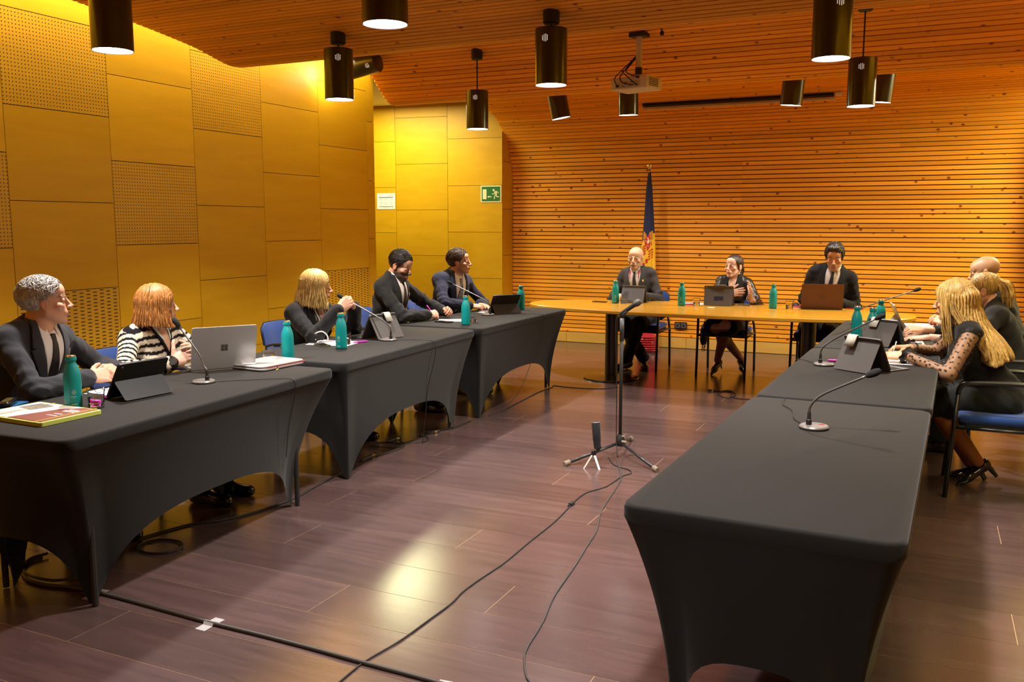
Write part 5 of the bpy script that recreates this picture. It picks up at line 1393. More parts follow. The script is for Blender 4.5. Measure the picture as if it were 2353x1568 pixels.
# ------------------------------------------------------------------ hands
POSES = {
    'rest':  dict(curl=[(0.35, 0.45, 0.3), (0.40, 0.5, 0.35), (0.48, 0.55, 0.4), (0.55, 0.6, 0.4)], spread=0.05, thumb=(0.75, 0.62, -0.25), tcurl=0.25),
    'flat':  dict(curl=[(0.12, 0.18, 0.12), (0.10, 0.16, 0.12), (0.14, 0.18, 0.14), (0.20, 0.22, 0.16)], spread=0.08, thumb=(0.72, 0.68, -0.12), tcurl=0.15),
    'clasp': dict(curl=[(0.75, 0.95, 0.6), (0.80, 1.0, 0.6), (0.85, 1.0, 0.6), (0.90, 1.0, 0.6)], spread=0.03, thumb=(0.35, 0.85, -0.35), tcurl=0.5),
    'pen':   dict(curl=[(0.55, 0.85, 0.35), (0.70, 0.95, 0.5), (0.90, 1.1, 0.7), (1.0, 1.2, 0.8)], spread=0.02, thumb=(0.38, 0.80, -0.45), tcurl=0.4),
    'open':  dict(curl=[(0.10, 0.22, 0.15), (0.15, 0.28, 0.2), (0.22, 0.34, 0.22), (0.28, 0.38, 0.25)], spread=0.12, thumb=(0.85, 0.45, 0.15), tcurl=0.05),
    'type':  dict(curl=[(0.30, 0.65, 0.4), (0.28, 0.65, 0.4), (0.32, 0.65, 0.4), (0.38, 0.6, 0.4)], spread=0.08, thumb=(0.70, 0.65, -0.35), tcurl=0.2),
}
_hc = {}
def hand_mesh(pose, right, h=0.0030):
    key = (pose, right)
    if key in _hc: return _hc[key]
    p = POSES[pose]; s = -1.0 if right else 1.0       # thumb side
    segs = []
    G = grid((-0.11, -0.07, -0.115), (0.11, 0.20, 0.06), h)
    d = ell(G, (0, 0.045, -0.001), (0.040, 0.052, 0.0145))
    xs = [0.029, 0.0095, -0.0100, -0.0285]
    Ls = [0.073, 0.081, 0.075, 0.060]
    y0 = [0.086, 0.090, 0.086, 0.078]
    nails = []
    for i in range(4):
        x = xs[i]*s
        d = smin(d, cap(G, (x*0.55, 0.012, 0), (x, y0[i], 0.001), 0.0125, 0.0105), 0.010)
        a = 0.0; pos = np3((x, y0[i], 0.001)); fd = None
        sp = p['spread']*(1.5 - i)*s
        fr = None
        rads = [0.0096, 0.0086, 0.0078, 0.0066] if i < 3 else [0.0084, 0.0076, 0.0068, 0.0058]
        for j, fr_ in enumerate((0.45, 0.31, 0.24)):
            a += p['curl'][i][j]
            dr = np3((math.sin(sp)*math.cos(a), math.cos(sp)*math.cos(a), -math.sin(a)))
            nx = pos + dr*Ls[i]*fr_
            e = cap(G, pos, nx, rads[j], rads[j+1])
            fr = e if fr is None else smin(fr, e, 0.003)
            pos = nx
        nails.append(pos)
        d = smin(d, fr, 0.006)
    # thumb leaves the side of the palm near its base
    td = unit((p['thumb'][0]*s, p['thumb'][1], p['thumb'][2]))
    b0 = np3((0.022*s, 0.018, -0.004)); b1 = b0 + td*0.045
    td2 = unit(td + np3((-p['tcurl']*s, p['tcurl']*0.4, -0.15))); b2 = b1 + td2*0.034; td3 = unit(td2 + np3((-p['tcurl']*0.6*s, 0.1, -0.05))); b3 = b2 + td3*0.024
    t = smin(cap(G, b0, b1, 0.0155, 0.0112), cap(G, b1, b2, 0.0108, 0.0098), 0.004); t = smin(t, cap(G, b2, b3, 0.0096, 0.0078), 0.003)
    d = smin(d, t, 0.009)
    d = smin(d, cap(G, (0, -0.045, 0), (0, 0.02, 0), 0.0265, 0.0255), 0.015) if False else smin(d, ell(G, (0, -0.012, 0), (0.0275, 0.050, 0.0205)), 0.014)
    V_, f = snets(d, (-0.11, -0.07, -0.115), h)
    C = np.ones((len(V_), 3))
    tips = nails + [b3]
    for q in tips:
        m_ = np.exp(-(((V_ - q)**2).sum(1))/(0.010**2))[:, None]; C = C*(1 - m_*0.25) + np3((1.05, 0.75, 0.70))*m_*0.25
    _hc[key] = (V_, f, C, tips); return _hc[key]
def place_hand(wrist, fdir, back, pose, right):
    V_, f, C, tips = hand_mesh(pose, right)
    y = unit(fdir); z = np3(back) - y*np.dot(back, y); z = unit(z); x = np.cross(y, z)
    R = np.stack([x, y, z], 1)
    return V_ @ R.T + np3(wrist), f, C, [R @ q + np3(wrist) for q in tips], R

# ------------------------------------------------------------------ person assembly
def ik(S, W, l1, l2, pole):
    S, W = np3(S), np3(W); d = W - S; L = np.linalg.norm(d)
    if L > (l1 + l2)*0.985: k = L/((l1 + l2)*0.985); l1 *= k; l2 *= k
    a = (l1*l1 - l2*l2 + L*L)/(2*L); hh = math.sqrt(max(l1*l1 - a*a, 1e-6))
    u = d/L; p = np3(pole); p = p - u*np.dot(p, u); p = unit(p)
    return S + u*a + p*hh
def arm_chain(o, tb, side):
    """tb = torso basis dict; returns shoulder, elbow, wrist"""
    S = tb['o'] + tb['R'] @ np3((side*0.168*o.get('sw', 1.0), -0.005, 0.418*tb['s']))
    W = np3(o['wristR'] if side > 0 else o['wristL'])
    pole = o.get('poleR' if side > 0 else 'poleL', None)
    if pole is None: pole = tb['R'] @ np3((side*0.8, -0.3, -0.8))
    E = ik(S, W, 0.285*o.get('al', 1.0), 0.255*o.get('al', 1.0), pole)
    return S, E, W
def torso_field(P, o, tb, ex=0.0, jacket=True):
    """P in torso space"""
    s = tb['s']; bl = o.get('belly', 0.0); w = o.get('sw', 1.0); fem = o.get('fem', 0.0)
    d = ell(P, (0, 0, 0.03), (0.170*w + ex, 0.125 + ex, 0.13*s + ex))
    d = smin(d, ell(P, (0, 0.015 + bl*0.5, 0.17*s), (0.148*w - 0.012*fem + ex, 0.108 + bl + ex, 0.15*s + ex)), 0.06)
    d = smin(d, ell(P, (0, 0.010, 0.335*s), (0.168*w + ex, 0.112 + ex, 0.155*s + ex)), 0.05)
    if fem:
        Q = np.stack([np.abs(P[..., 0]), P[..., 1], P[..., 2]], -1)
        d = smin(d, ell(Q, (0.072, 0.085, 0.315*s), (0.062 + ex*0.5, 0.060 + ex, 0.062 + ex*0.5)), 0.04)
    d = smin(d, cap(P, (-0.142*w, -0.010, 0.432*s), (0.142*w, -0.010, 0.432*s), 0.058 + ex, 0.058 + ex), 0.04)
    d = smin(d, cap(P, (-0.10*w, -0.016, 0.448*s), (0, -0.018, 0.50*s), 0.046 + ex*0.7, 0.052 + ex*0.3), 0.03)
    d = smin(d, cap(P, (0.10*w, -0.016, 0.448*s), (0, -0.018, 0.50*s), 0.046 + ex*0.7, 0.052 + ex*0.3), 0.03)
    return d
def person(o):
    root = empty('person', (o['hip'][0], o['hip'][1], 0)); tag(root, o['label'], 'person')
    L0 = np3((o['hip'][0], o['hip'][1], 0))
    def emit(name, V_, f, C, m_, parent=None):
        return np_mesh(name, V_ - L0, f, m_, parent or root, C)
    hip = np3(o['hip']); hc = np3(o['head'])
    RH = Rhead(math.radians(o['yaw']), math.radians(o.get('pitch', 0)), math.radians(o.get('roll', 0)))
    hd = math.radians(o['heading'])
    fwd = np3((math.cos(hd), math.sin(hd), 0)); rgt = np3((math.sin(hd), -math.cos(hd), 0))
    hs = o.get('hs', 1.0)
    nb = hc + RH @ np3((0, -0.030, -0.105))*hs*0.55 + np3((0, 0, o.get('neck_drop', -0.048))) - fwd*0.022
    up = nb - hip; Lt = np.linalg.norm(up); up = up/Lt
    r = unit(rgt - up*np.dot(rgt, up)); f_ = np.cross(up, r)
    RT = np.stack([r, f_, up], 1)
    tb = dict(o=hip, R=RT, s=Lt/0.50)
    toT = lambda P: ((P - hip) @ RT).astype(F32)
    arms = {sd: arm_chain(o, tb, sd) for sd in (1, -1)}
    # ---------- skin: head + neck + hands + coarse core, one mesh
    parts = []
    h = o.get('hres', 0.0034)
    V_, fc = mesh_field(lambda G: head_field(G, o), (-0.105, -0.130, -0.150), (0.105, 0.140, 0.135), h)
    C = head_colors(V_, o)
    parts.append((V_*hs @ RH.T + hc, fc, C))
    skin = np3(o['skin'])
    # neck
    nb1 = hc + RH @ np3((0, -0.028, -0.060))*hs; nr = 0.050*o.get('neck', 1.0)
    lo = np.minimum(nb, nb1) - 0.09; hi = np.maximum(nb, nb1) + 0.09
    # torso core, arms, legs (under the clothes)
    pts = [hip, nb] + [p for a in arms.values() for p in a]
    kn, an, toe = {}, {}, {}
    for sd in (1, -1):
        K_ = o.get('kneeR' if sd > 0 else 'kneeL'); A_ = o.get('ankleR' if sd > 0 else 'ankleL')
        kn[sd] = np3(K_) if K_ is not None else hip + fwd*0.44 + rgt*sd*0.10 + np3((0, 0, 0.0)) + np3((0, 0, 0.005 - hip[2] + 0.50))
        an[sd] = np3(A_) if A_ is not None else np3((kn[sd][0], kn[sd][1], 0.095)) + fwd*0.02
        pts += [kn[sd], an[sd]]
    lo = np.min(pts, 0) - 0.22; hi = np.max(pts, 0) + 0.16
    hb = o.get('bres', 0.013)
    bare_arm = o.get('bare_arms', False); bare_leg = o.get('bare_legs', False)
    def core(G):
      d = torso_field(toT(G), o, tb, -0.012)
      d = smin(d, cap(G, nb - up*0.03, nb1, nr*1.08, nr), 0.03)
      for sd in (1, -1):
        S, E, W = arms[sd]
        d = smin(d, un([cap(G, S, E, 0.046, 0.038), cap(G, E, W, 0.038, 0.027)], 0.02), 0.03)
        hj = hip + rgt*sd*0.09
        d = smin(d, un([cap(G, hj, kn[sd], 0.078, 0.052), cap(G, kn[sd], kn[sd]*0.62 + an[sd]*0.38 - fwd*0.012, 0.052, 0.053), cap(G, kn[sd]*0.62 + an[sd]*0.38 - fwd*0.012, an[sd], 0.053, 0.034)], 0.03), 0.04)
      return d
    V_, fc = mesh_field(core, lo, hi, hb, 3)
    Cb = np.tile(skin, (len(V_), 1))
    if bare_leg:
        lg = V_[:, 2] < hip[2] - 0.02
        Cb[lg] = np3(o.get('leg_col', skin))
    parts.append((V_, fc, Cb))
    tips = {}
    for sd, nm in ((1, 'R'), (-1, 'L')):
        S, E, W = arms[sd]
        fd = o.get('fdir' + nm); fd = unit(W - E) if fd is None else np3(fd)
        Vh, fh, Ch, tp, Rr = place_hand(W + unit(W - E)*0.02 if o.get('fdir' + nm) is None else W + unit(fd)*0.015, fd, o.get('back' + nm, (0, 0, 1)), o.get('pose' + nm, 'rest'), sd > 0)
        parts.append((Vh, fh, Ch*skin)); tips[nm] = (tp, Rr)
    off = 0; VV, FF, CC = [], [], []
    for a, b_, c in parts: VV.append(a); FF.append(b_ + off); CC.append(c); off += len(a)
    emit('body', np.concatenate(VV), np.concatenate(FF), np.concatenate(CC), SKIN)
    # eyes
    for sx in (-1, 1):
        m = MB(); m.lathe([(0.0001, -0.0122)] + [(0.0122*math.sin(pi*k/16), -0.0122*math.cos(pi*k/16)) for k in range(1, 16)] + [(0.0001, 0.0122)], seg=14, cap0=False, cap1=False)
        vs = np.array([tuple(p) for p in m.v]); Rm = np.array([[1, 0, 0], [0, 0, 1], [0, -1, 0]], float)   # z -> y
        ang = np.arccos(np.clip(vs[:, 2]/0.0122, -1, 1))
        C = np.where((ang < 0.58)[:, None], np3(o.get('iris', (0.035, 0.022, 0.015))), np3((0.55, 0.48, 0.43))); 
        q = (vs @ Rm.T + np3((sx*0.032, 0.0735, -0.0015)))*hs @ RH.T + hc
        f4 = [tuple(t) if len(t) == 4 else tuple(t) + (t[-1],) for t in m.f]
        emit('eye', q, np.array(f4), C, EYEM)
    ctx = dict(root=root, emit=emit, RH=RH, hc=hc, hs=hs, RT=RT, hip=hip, tb=tb, arms=arms, nb=nb, nb1=nb1, up=up, fwd=fwd, rgt=rgt, kn=kn, an=an, L0=L0, toT=toT, tips=tips, nr=nr, o=o)
    return ctx

# ------------------------------------------------------------------ clothes
def garment(c, name, col, m_=None, ex=0.012, arm=(0.060, 0.052, 0.042), cut_hem=-0.06, sleeve=1.0, neck_cut=0.0, wr=0.0050, res=0.0095, seed=1, colfn=None, collar=0.012, parent=None, puff=0.0, skirt=0.0, armsides=(1, -1)):
    o, tb, hip = c['o'], c['tb'], c['hip']; s = tb['s']
    pts = [hip, c['nb']] + [p for sd in armsides for p in c['arms'][sd]]
    lo = np.min(pts, 0) - 0.26; hi = np.max(pts, 0) + 0.16
    cutz = cut_hem*s
    def field(G):
      PT = c['toT'](G)
      d = torso_field(PT, o, tb, ex)
      d = smax(d, (cutz - PT[..., 2]), 0.012)
      # neck opening
      d = smax(d, -cap(PT, (0, 0.012, 0.495*s + neck_cut), (0, 0.00, 0.64*s), c['nr'] + collar, c['nr'] + collar + 0.01), 0.01)
      for sd in armsides:
        S, E, W = c['arms'][sd]
        Wc = E + (W - E)*sleeve
        pf = puff
        a = un([cap(G, S, E, arm[0], arm[1] + pf), cap(G, E, Wc, arm[1] + pf, arm[2])], 0.02)
        # gathered creases round the elbow
        t = np.sqrt(((G - E.astype(F32))**2).sum(-1)); dd = ((G - S.astype(F32)) @ (unit(E - S)).astype(F32))
        a = a + F32(wr*1.2)*np.exp(-(t/0.10)**2)*np.sin(dd*110)
        for kv in (np3((31, 22, 44)), np3((-40, 35, 27))):
            a = a + F32(wr*0.9)*(F32(0.35) - (1 - np.abs(np.sin(G @ kv.astype(F32) + 2*np.sin(G[..., 2]*17))))**3)
        d = smin(d, a, 0.035)
      chest = np.exp(-(PT[..., 0]/F32(0.12))**4)*np.clip(PT[..., 1]/F32(0.06), 0, 1)
      return d + wrinkle(G, wr, seed)*(1 - chest)
    V_, f = mesh_field(field, lo, hi, res)
    C = np.tile(np3(col), (len(V_), 1)) if colfn is None else colfn(V_)
    return c['emit'](name, V_, f, C, m_ or FABM, parent)
def front_patch(c, name, rows, col, off=0.004, ex=0.012, nx=8, m_=None, colfn=None, th=0.003, parent=None, shift=(0, 0, 0)):
    """sheet that follows the chest. rows: list of (z, x_left, x_right) in torso units (z scaled by s)"""
    o, tb = c['o'], c['tb']; s = tb['s']
    zs = []; R_ = []
    for (z0, a0, b0), (z1, a1, b1) in zip(rows, rows[1:]):
        n = max(2, int(abs(z1 - z0)/0.012))
        for k in range(n): t = k/n; R_.append((z0 + (z1 - z0)*t, a0 + (a1 - a0)*t, b0 + (b1 - b0)*t))
    R_.append(rows[-1])
    X = np.array([[a + (b_ - a)*j/nx for j in range(nx + 1)] for z, a, b_ in R_]); Z_ = np.array([[z*s]*(nx + 1) for z, a, b_ in R_])
    ys = np.linspace(0.30, -0.12, 130)
    best = np.full(X.shape, -0.12); done = np.zeros(X.shape, bool)
    P = np.stack([np.broadcast_to(X[..., None], X.shape + (130,)), np.broadcast_to(ys, X.shape + (130,)), np.broadcast_to(Z_[..., None], X.shape + (130,))], -1).astype(F32)
    D_ = torso_field(P, o, tb, ex)
    # the neck also carries the sheet
    ins = D_ < 0
    first = np.maximum(ins.argmax(-1), 1); has = ins.any(-1)
    d1 = np.take_along_axis(D_, first[..., None], -1)[..., 0]; d0 = np.take_along_axis(D_, first[..., None] - 1, -1)[..., 0]
    fr = np.clip(d0/np.where(np.abs(d0 - d1) < 1e-6, 1, d0 - d1), 0, 1)
    yv = np.where(has, ys[first - 1] + (ys[first] - ys[first - 1])*fr, -0.05)
    Y = yv + off
    V_ = np.stack([X, Y, Z_], -1).reshape(-1, 3) + np3(shift)
    W_ = V_ @ c['RT'].T + c['hip']
    nr, ncol = X.shape
    f = np.array([(i*ncol + j, i*ncol + j + 1, (i+1)*ncol + j + 1, (i+1)*ncol + j) for i in range(nr - 1) for j in range(ncol - 1)])
    C = np.tile(np3(col), (len(W_), 1)) if colfn is None else colfn(V_)
    ob = c['emit'](name, W_, f, C, m_ or FABM, parent)
    md = ob.modifiers.new('thickness', 'SOLIDIFY'); md.thickness = th; md.offset = 0
    return ob
def collar_ring(c, name, col, h=0.036, m_=None, open_ang=0.35, tips=True, parent=None, rad=0.010, tip_len=0.055, spread=0.035):
    """shirt collar: band round the neck with two points in front"""
    nb, up = c['nb'], c['up']; nr = c['nr']; RT = c['RT']
    m = []
    n = 28
    base = c['hip'] + RT @ np3((0, 0.002, 0.500*c['tb']['s']))
    ax = unit(c['nb1'] - nb) if np.linalg.norm(c['nb1'] - nb) > 0.01 else up
    ax = unit(ax*0.5 + up*0.5)
    x = unit(RT[:, 0] - ax*np.dot(RT[:, 0], ax)); y = np.cross(ax, x)
    V_ = []
    for k in range(n + 1):
        a = pi/2 + open_ang + (2*pi - 2*open_ang)*k/n          # a = pi/2 is the front
        dirv = x*math.cos(a) + y*math.sin(a)
        fr = max(0.0, math.sin(a))          # 1 at front
        for (rr, zz) in ((nr + rad + 0.012, -0.004 - 0.022*fr), (nr + rad + 0.006, 0.012 - 0.018*fr), (nr + rad, h*0.95 - 0.020*fr), (nr + rad - 0.004, h - 0.020*fr)):
            V_.append(base + dirv*rr + ax*zz)
    f = [(k*4 + j, k*4 + j + 1, (k+1)*4 + j + 1, (k+1)*4 + j) for k in range(n) for j in range(3)]
    V_ = np.array(V_)
    if tips:
        for sd in (1, -1):
            b0 = len(V_)
            a = pi/2 - sd*open_ang*0.9
            p0 = base + (x*math.cos(a) + y*math.sin(a))*(nr + rad + 0.004) + ax*(h - 0.024)
            a2 = pi/2 - sd*1.05
            p1 = base + (x*math.cos(a2) + y*math.sin(a2))*(nr + rad + 0.008) + ax*(h - 0.016)
            p3 = base + (x*math.cos(a2) + y*math.sin(a2))*(nr + rad + 0.022) + ax*(-0.014)
            p2 = base + x*(sd*spread) + y*(nr + rad + 0.034) - ax*tip_len
            V_ = np.concatenate([V_, np.array([p0, p1, p3, p2])]); f.append((b0, b0 + 1, b0 + 2, b0 + 3))
    ob = c['emit'](name, V_, np.array(f), np.tile(np3(col), (len(V_), 1)), m_ or FABM, parent)
    md = ob.modifiers.new('thickness', 'SOLIDIFY'); md.thickness = 0.003; md.offset = 0
    return ob
def tube_part(c, name, pts, r, col, m_=None, seg=14, parent=None, cap_=True):
    m = MB(); m.tube([Vector(tuple(p)) for p in pts], r, seg, cap_)
    q = np.array([tuple(p) for p in m.v]); o_ = MB(); o_.v = [tuple(p - c['L0']) for p in q]; o_.f = m.f
    ob = o_.build(name, m_, parent or c['root'], smooth=0.8)
    return ob
def trousers(c, col, m_=None, r=(0.098, 0.076, 0.062), res=0.013, name='trousers', hem=0.0):
    o, hip = c['o'], c['hip']
    pts = [hip] + list(c['kn'].values()) + list(c['an'].values())
    lo = np.min(pts, 0) - 0.22; hi = np.max(pts, 0) + 0.20
    def field(G):
      PT = c['toT'](G)
      d = ell(G, hip + np3((0, 0, -0.01)), (0.185, 0.185, 0.13))
      d = smin(d, torso_field(PT, o, c['tb'], 0.004), 0.03); d = smax(d, PT[..., 2] - F32(0.10), 0.02)
      for sd in (1, -1):
        hj = hip + c['rgt']*sd*0.09
        e = un([cap(G, hj, c['kn'][sd], r[0], r[1]), cap(G, c['kn'][sd], c['an'][sd], r[1], r[2])], 0.03)
        e = smax(e, -((G - (c['an'][sd]).astype(F32)) @ unit(c['kn'][sd] - c['an'][sd]).astype(F32)) + F32(hem - 0.02), 0.005)
        d = smin(d, e, 0.04)
      return d + wrinkle(G, 0.004, 5)
    V_, f = mesh_field(field, lo, hi, res)
    return c['emit'](name, V_, f, np.tile(np3(col), (len(V_), 1)), m_ or FABM)
def skirt(c, col, m_=None, length=0.36, res=0.012):
    o, hip = c['o'], c['hip']; k = 0.5*(c['kn'][1] + c['kn'][-1])
    e = hip + (k - hip)*(length/np.linalg.norm(k - hip))
    lo = np.minimum(hip, e) - 0.27; hi = np.maximum(hip, e) + 0.27
    def field(G):
     PT = c['toT'](G)
     d = un([cap(G, hip + c['rgt']*sd*0.085, e + c['rgt']*sd*0.075, 0.108, 0.092) for sd in (1, -1)], 0.06)
     d = smin(d, cap(G, hip, e, 0.115, 0.09), 0.05)
     d = smin(d, smax(torso_field(PT, o, c['tb'], 0.004), PT[..., 2] - F32(0.12), 0.02), 0.03)
     d = smax(d, ((G - e.astype(F32)) @ unit(k - hip).astype(F32)), 0.01)
     return d + wrinkle(G, 0.004, 9)
    V_, f = mesh_field(field, lo, hi, res)
    return c['emit']('skirt', V_, f, np.tile(np3(col), (len(V_), 1)), m_ or FABM)
def mens_shoe(c, sd, tdir=None, m_=None):
    A = c['an'][sd]; t = unit(tdir if tdir is not None else c['fwd'])
    b_ = np3((A[0], A[1], 0)); 
    lo = b_ - 0.24; hi = b_ + 0.24; lo[2] = -0.01; hi[2] = 0.22
    G = grid(lo, hi, 0.010)
    pz = A[2] - 0.095
    d = cap(G, b_ - t*0.045 + np3((0, 0, 0.040 + pz)), b_ + t*0.165 + np3((0, 0, 0.030 + pz*0.0)), 0.040, 0.034)
    d = smin(d, cap(G, b_ - t*0.02 + np3((0, 0, 0.05 + pz)), A + np3((0, 0, 0.0)), 0.040, 0.040), 0.03)
    d = smin(d, ell(G, b_ + t*0.12 + np3((0, 0, 0.028)), (0.046, 0.046, 0.030)), 0.02)
    d = smax(d, -(G[..., 2]) + F32(0.002), 0.004)
    V_, f = snets(d, lo, 0.010)
    ob = c['emit']('shoe', V_, f, np.tile(np3((0.012, 0.011, 0.010)), (len(V_), 1)), m_ or vcol_mat('shoe_leather', 0.25, 0.6))
    return ob
def heel_shoe(c, sd, tdir, toe_z=0.012, heel_h=0.09, lift=0.0, col=(0.010, 0.010, 0.011)):
    """court shoe; ankle A given, toe points along tdir (3d)"""
    A = c['an'][sd]; t = unit(tdir); up = np3((0, 0, 1)); side = unit(np.cross(t, up)); n = np.cross(side, t)
    H0 = A - n*0.048 - t*0.028; T0 = H0 + t*0.205
    lo = np.min([H0, T0, A], 0) - 0.10; hi = np.max([H0, T0, A], 0) + 0.10
    G = grid(lo, hi, 0.0045)
    d = cap(G, H0 + t*0.01, H0 + t*0.13, 0.030, 0.029); d = smin(d, cap(G, H0 + t*0.12, T0 - t*0.01, 0.031, 0.014), 0.02)
    d = smin(d, ell(G, H0 + n*0.012 + t*0.006, (0.032, 0.032, 0.036)), 0.02)
    open_ = cap(G, H0 + n*0.050 + t*0.02, H0 + n*0.040 + t*0.120, 0.034, 0.026)
    d = smax(d, -open_, 0.005)
    # flat sole
    d = smax(d, -(((G - (H0 - n*0.020).astype(F32)) @ n.astype(F32))), 0.004)
    V_, f = snets(d, lo, 0.0045)
    ob = c['emit']('shoe', V_, f, np.tile(np3(col), (len(V_), 1)), vcol_mat('patent_leather', 0.10, 0.7))
    hb = H0 - n*0.010 - t*0.008; ht = hb - n*heel_h*0.8 + np3((0, 0, 0)) - t*0.002
    tube_part(c, 'heel', [hb + t*0.010, hb - n*0.02, ht], [0.020, 0.010, 0.0055] if o_stil[0] else [0.022, 0.017, 0.013], None, LEATHER, 12, ob)
    # foot skin seen in the opening
    return ob
o_stil = [True]
def suit(c, col, shirt=(0.72, 0.70, 0.68), tie=(0.012, 0.012, 0.016), v_low=0.20, tie_fn=None, seed=1, res=0.0095, pin=True, lapel_col=None, cuffs=True, arm=(0.058, 0.056, 0.047), shirt_fn=None, tie_w=1.0):
    ja = garment(c, 'jacket', col, ex=0.016, arm=arm, cut_hem=-0.12, seed=seed, res=res, collar=0.018)
    ex = 0.016
    front_patch(c, 'shirt', [(0.512, -0.062, 0.062), (0.47, -0.074, 0.074), (0.40, -0.060, 0.060), (v_low, -0.006, 0.006)], shirt, 0.007, ex, colfn=shirt_fn)
    collar_ring(c, 'shirt_collar', shirt)
    lc = np3(col)*1.0 if lapel_col is None else np3(lapel_col)
    for sd in (1, -1):
        def rr(rows): return [(z, sd*a, sd*b_) for z, a, b_ in rows]
        front_patch(c, 'lapel', rr([(0.522, 0.058, 0.080), (0.47, 0.068, 0.110), (0.425, 0.064, 0.118), (0.422, 0.064, 0.100), (0.415, 0.063, 0.122), (0.38, 0.054, 0.112), (0.30, 0.030, 0.070), (v_low - 0.005, -0.002, 0.012)]), lc, 0.013, ex, th=0.005, parent=ja)
    if tie is not None:
        k = tie_w
        front_patch(c, 'tie', [(0.482, -0.016*k, 0.016*k), (0.455, -0.011*k, 0.011*k), (0.45, -0.014*k, 0.014*k), (0.35, -0.026*k, 0.026*k), (0.22, -0.036*k, 0.036*k), (v_low - 0.01, -0.034*k, 0.034*k)] if v_low < 0.22 else [(0.482, -0.016, 0.016), (0.45, -0.012, 0.012), (v_low, -0.02, 0.02)], tie, 0.014, ex, nx=6, colfn=tie_fn, m_=vcol_mat('tie_silk', 0.45, 0.4))
    if pin:
        q = front_patch(c, 'lapel_pin', [(0.405, -0.098, -0.084), (0.385, -0.098, -0.084)], (0.7, 0.5, 0.12), 0.020, ex, nx=2, m_=vcol_mat('pin_metal', 0.3, 0.6), parent=ja)
    if cuffs:
        for sd in (1, -1):
            S, E, W = c['arms'][sd]; u = unit(W - E)
            tube_part(c, 'shirt_cuff', [W - u*0.045, W - u*0.02, W + u*0.006], [0.040, 0.0385, 0.0375], shirt, mat('shirt_white', (0.72, 0.70, 0.68), 0.8), 18)
    return ja

# ------------------------------------------------------------------ hair
def hair_field(G, kind, o):
    X = np.abs(G[..., 0]); Q = np.stack([X, G[..., 1], G[..., 2]], -1)
    th = np.arctan2(G[..., 0], G[..., 1] + F32(0.016))
    y, z = G[..., 1], G[..., 2]
    hl = o.get('hairline', 0.0)
    def cran(t, tz=None): return ell(G, (0, -0.016, 0.034), (0.0735 + t, 0.094 + t, 0.079 + (t if tz is None else tz)))
    ear = ell(Q, (0.079, -0.004, -0.012), (0.018, 0.024, 0.036))
    streak = F32(0.0022)*np.sin(46*th + 30*z) + F32(0.0016)*np.sin(83*th - 22*z + 40*y)
    if kind == 'short':
        t = o.get('hair_t', 0.012)
        d = cran(t, o.get('hair_top', t))
        if o.get('quiff'): d = smin(d, ell(G, (0, 0.040, 0.103), (0.050, 0.045, 0.022)), 0.02)
        d = smax(d, (0.8*y - 0.6*z - F32(0.014 + hl)), 0.006)
        d = smax(d, -(z + F32(0.072) + 0.15*y), 0.006)
        d = smax(d, -ear, 0.005)
        d = d + streak*o.get('streak', 0.6) + wrinkle(G, o.get('curl', 0.0), 3, 90)
    elif kind == 'bob':
        L = o.get('hair_len', 0.125)
        a = ell(G, (0, -0.014, 0.030), (0.094, 0.108, 0.096))
        fl_ = 0.90 + F32(o.get('flare', 0.20))*np.clip(F32(0.06) - z, 0, 0.2)/F32(0.12)
        b_ = np.sqrt((G[..., 0]/(F32(0.097)*fl_))**2 + ((y + F32(0.020))/(F32(0.100)*fl_))**2) - 1; b_ = b_*F32(0.095)
        b_ = smax(b_, z - F32(0.035), 0.01); b_ = smax(b_, -(z + F32(L) + 0.12*y), 0.006)
        d = smin(a, b_, 0.03)
        d = smax(d, -(z + F32(L) + 0.12*y), 0.006)
        face = ell(G, (0, 0.100, -0.052), (o.get('face_w', 0.056), 0.095, 0.128))
        d = smax(d, -face, 0.008)
        d = smax(d, y - F32(0.092) - 0.25*np.maximum(z, 0), 0.008)
        neck = ell(G, (0, 0.02, -0.10), (0.060, 0.075, 0.075)); d = smax(d, -neck, 0.01)
        d = d + streak*1.5
    elif kind == 'long':
        L = o.get('hair_len', 0.34)
        a = ell(G, (0, -0.016, 0.032), (0.092, 0.110, 0.096))
        sw = F32(0.007)*np.sin(z*24 + 2.2)
        b_ = np.sqrt((G[..., 0]/F32(0.106))**2 + ((y + F32(0.045) + sw - 0.50*np.minimum(z + F32(0.05), 0))/F32(0.088))**2) - 1; b_ = b_*F32(0.088)
        b_ = smax(b_, z - F32(0.03), 0.02); b_ = smax(b_, -(z + F32(L) + 0.9*np.abs(G[..., 0])*0.6), 0.03)
        d = smin(a, b_, 0.04)
        face = ell(G, (0, 0.105, -0.050), (0.054, 0.095, 0.130)); d = smax(d, -face, 0.008)
        d = smax(d, y - F32(0.090), 0.008)
        d = d + streak*1.6 + wrinkle(G, 0.004, 4, 45)
    elif kind == 'pony':
        d = cran(0.009)
        d = smax(d, (0.8*y - 0.6*z - F32(0.018)), 0.006); d = smax(d, -(z + F32(0.055) + 0.35*y), 0.006); d = smax(d, -ear, 0.004)
        k = o.get('pony', [(0, -0.115, 0.025), (0, -0.135, -0.02), (0, -0.120, -0.10), (0.0, -0.10, -0.19)])
        rs = [0.022, 0.034, 0.034, 0.016]
        for a, b_, r0, r1 in zip(k, k[1:], rs, rs[1:]): d = smin(d, cap(G, a, b_, r0, r1), 0.015)
        d = d + streak*0.9
    elif kind == 'fringe':          # balding man: hair round the sides and thin on top
        t = 0.014; d = cran(t, 0.008)
        d = smax(d, (0.8*y - 0.6*z - F32(-0.004)), 0.006)
        d = smax(d, -(z + F32(0.078) + 0.1*y), 0.006); d = smax(d, -ear, 0.005)
        d = d + streak*0.6 + wrinkle(G, 0.0030, 3, 95)
    return d
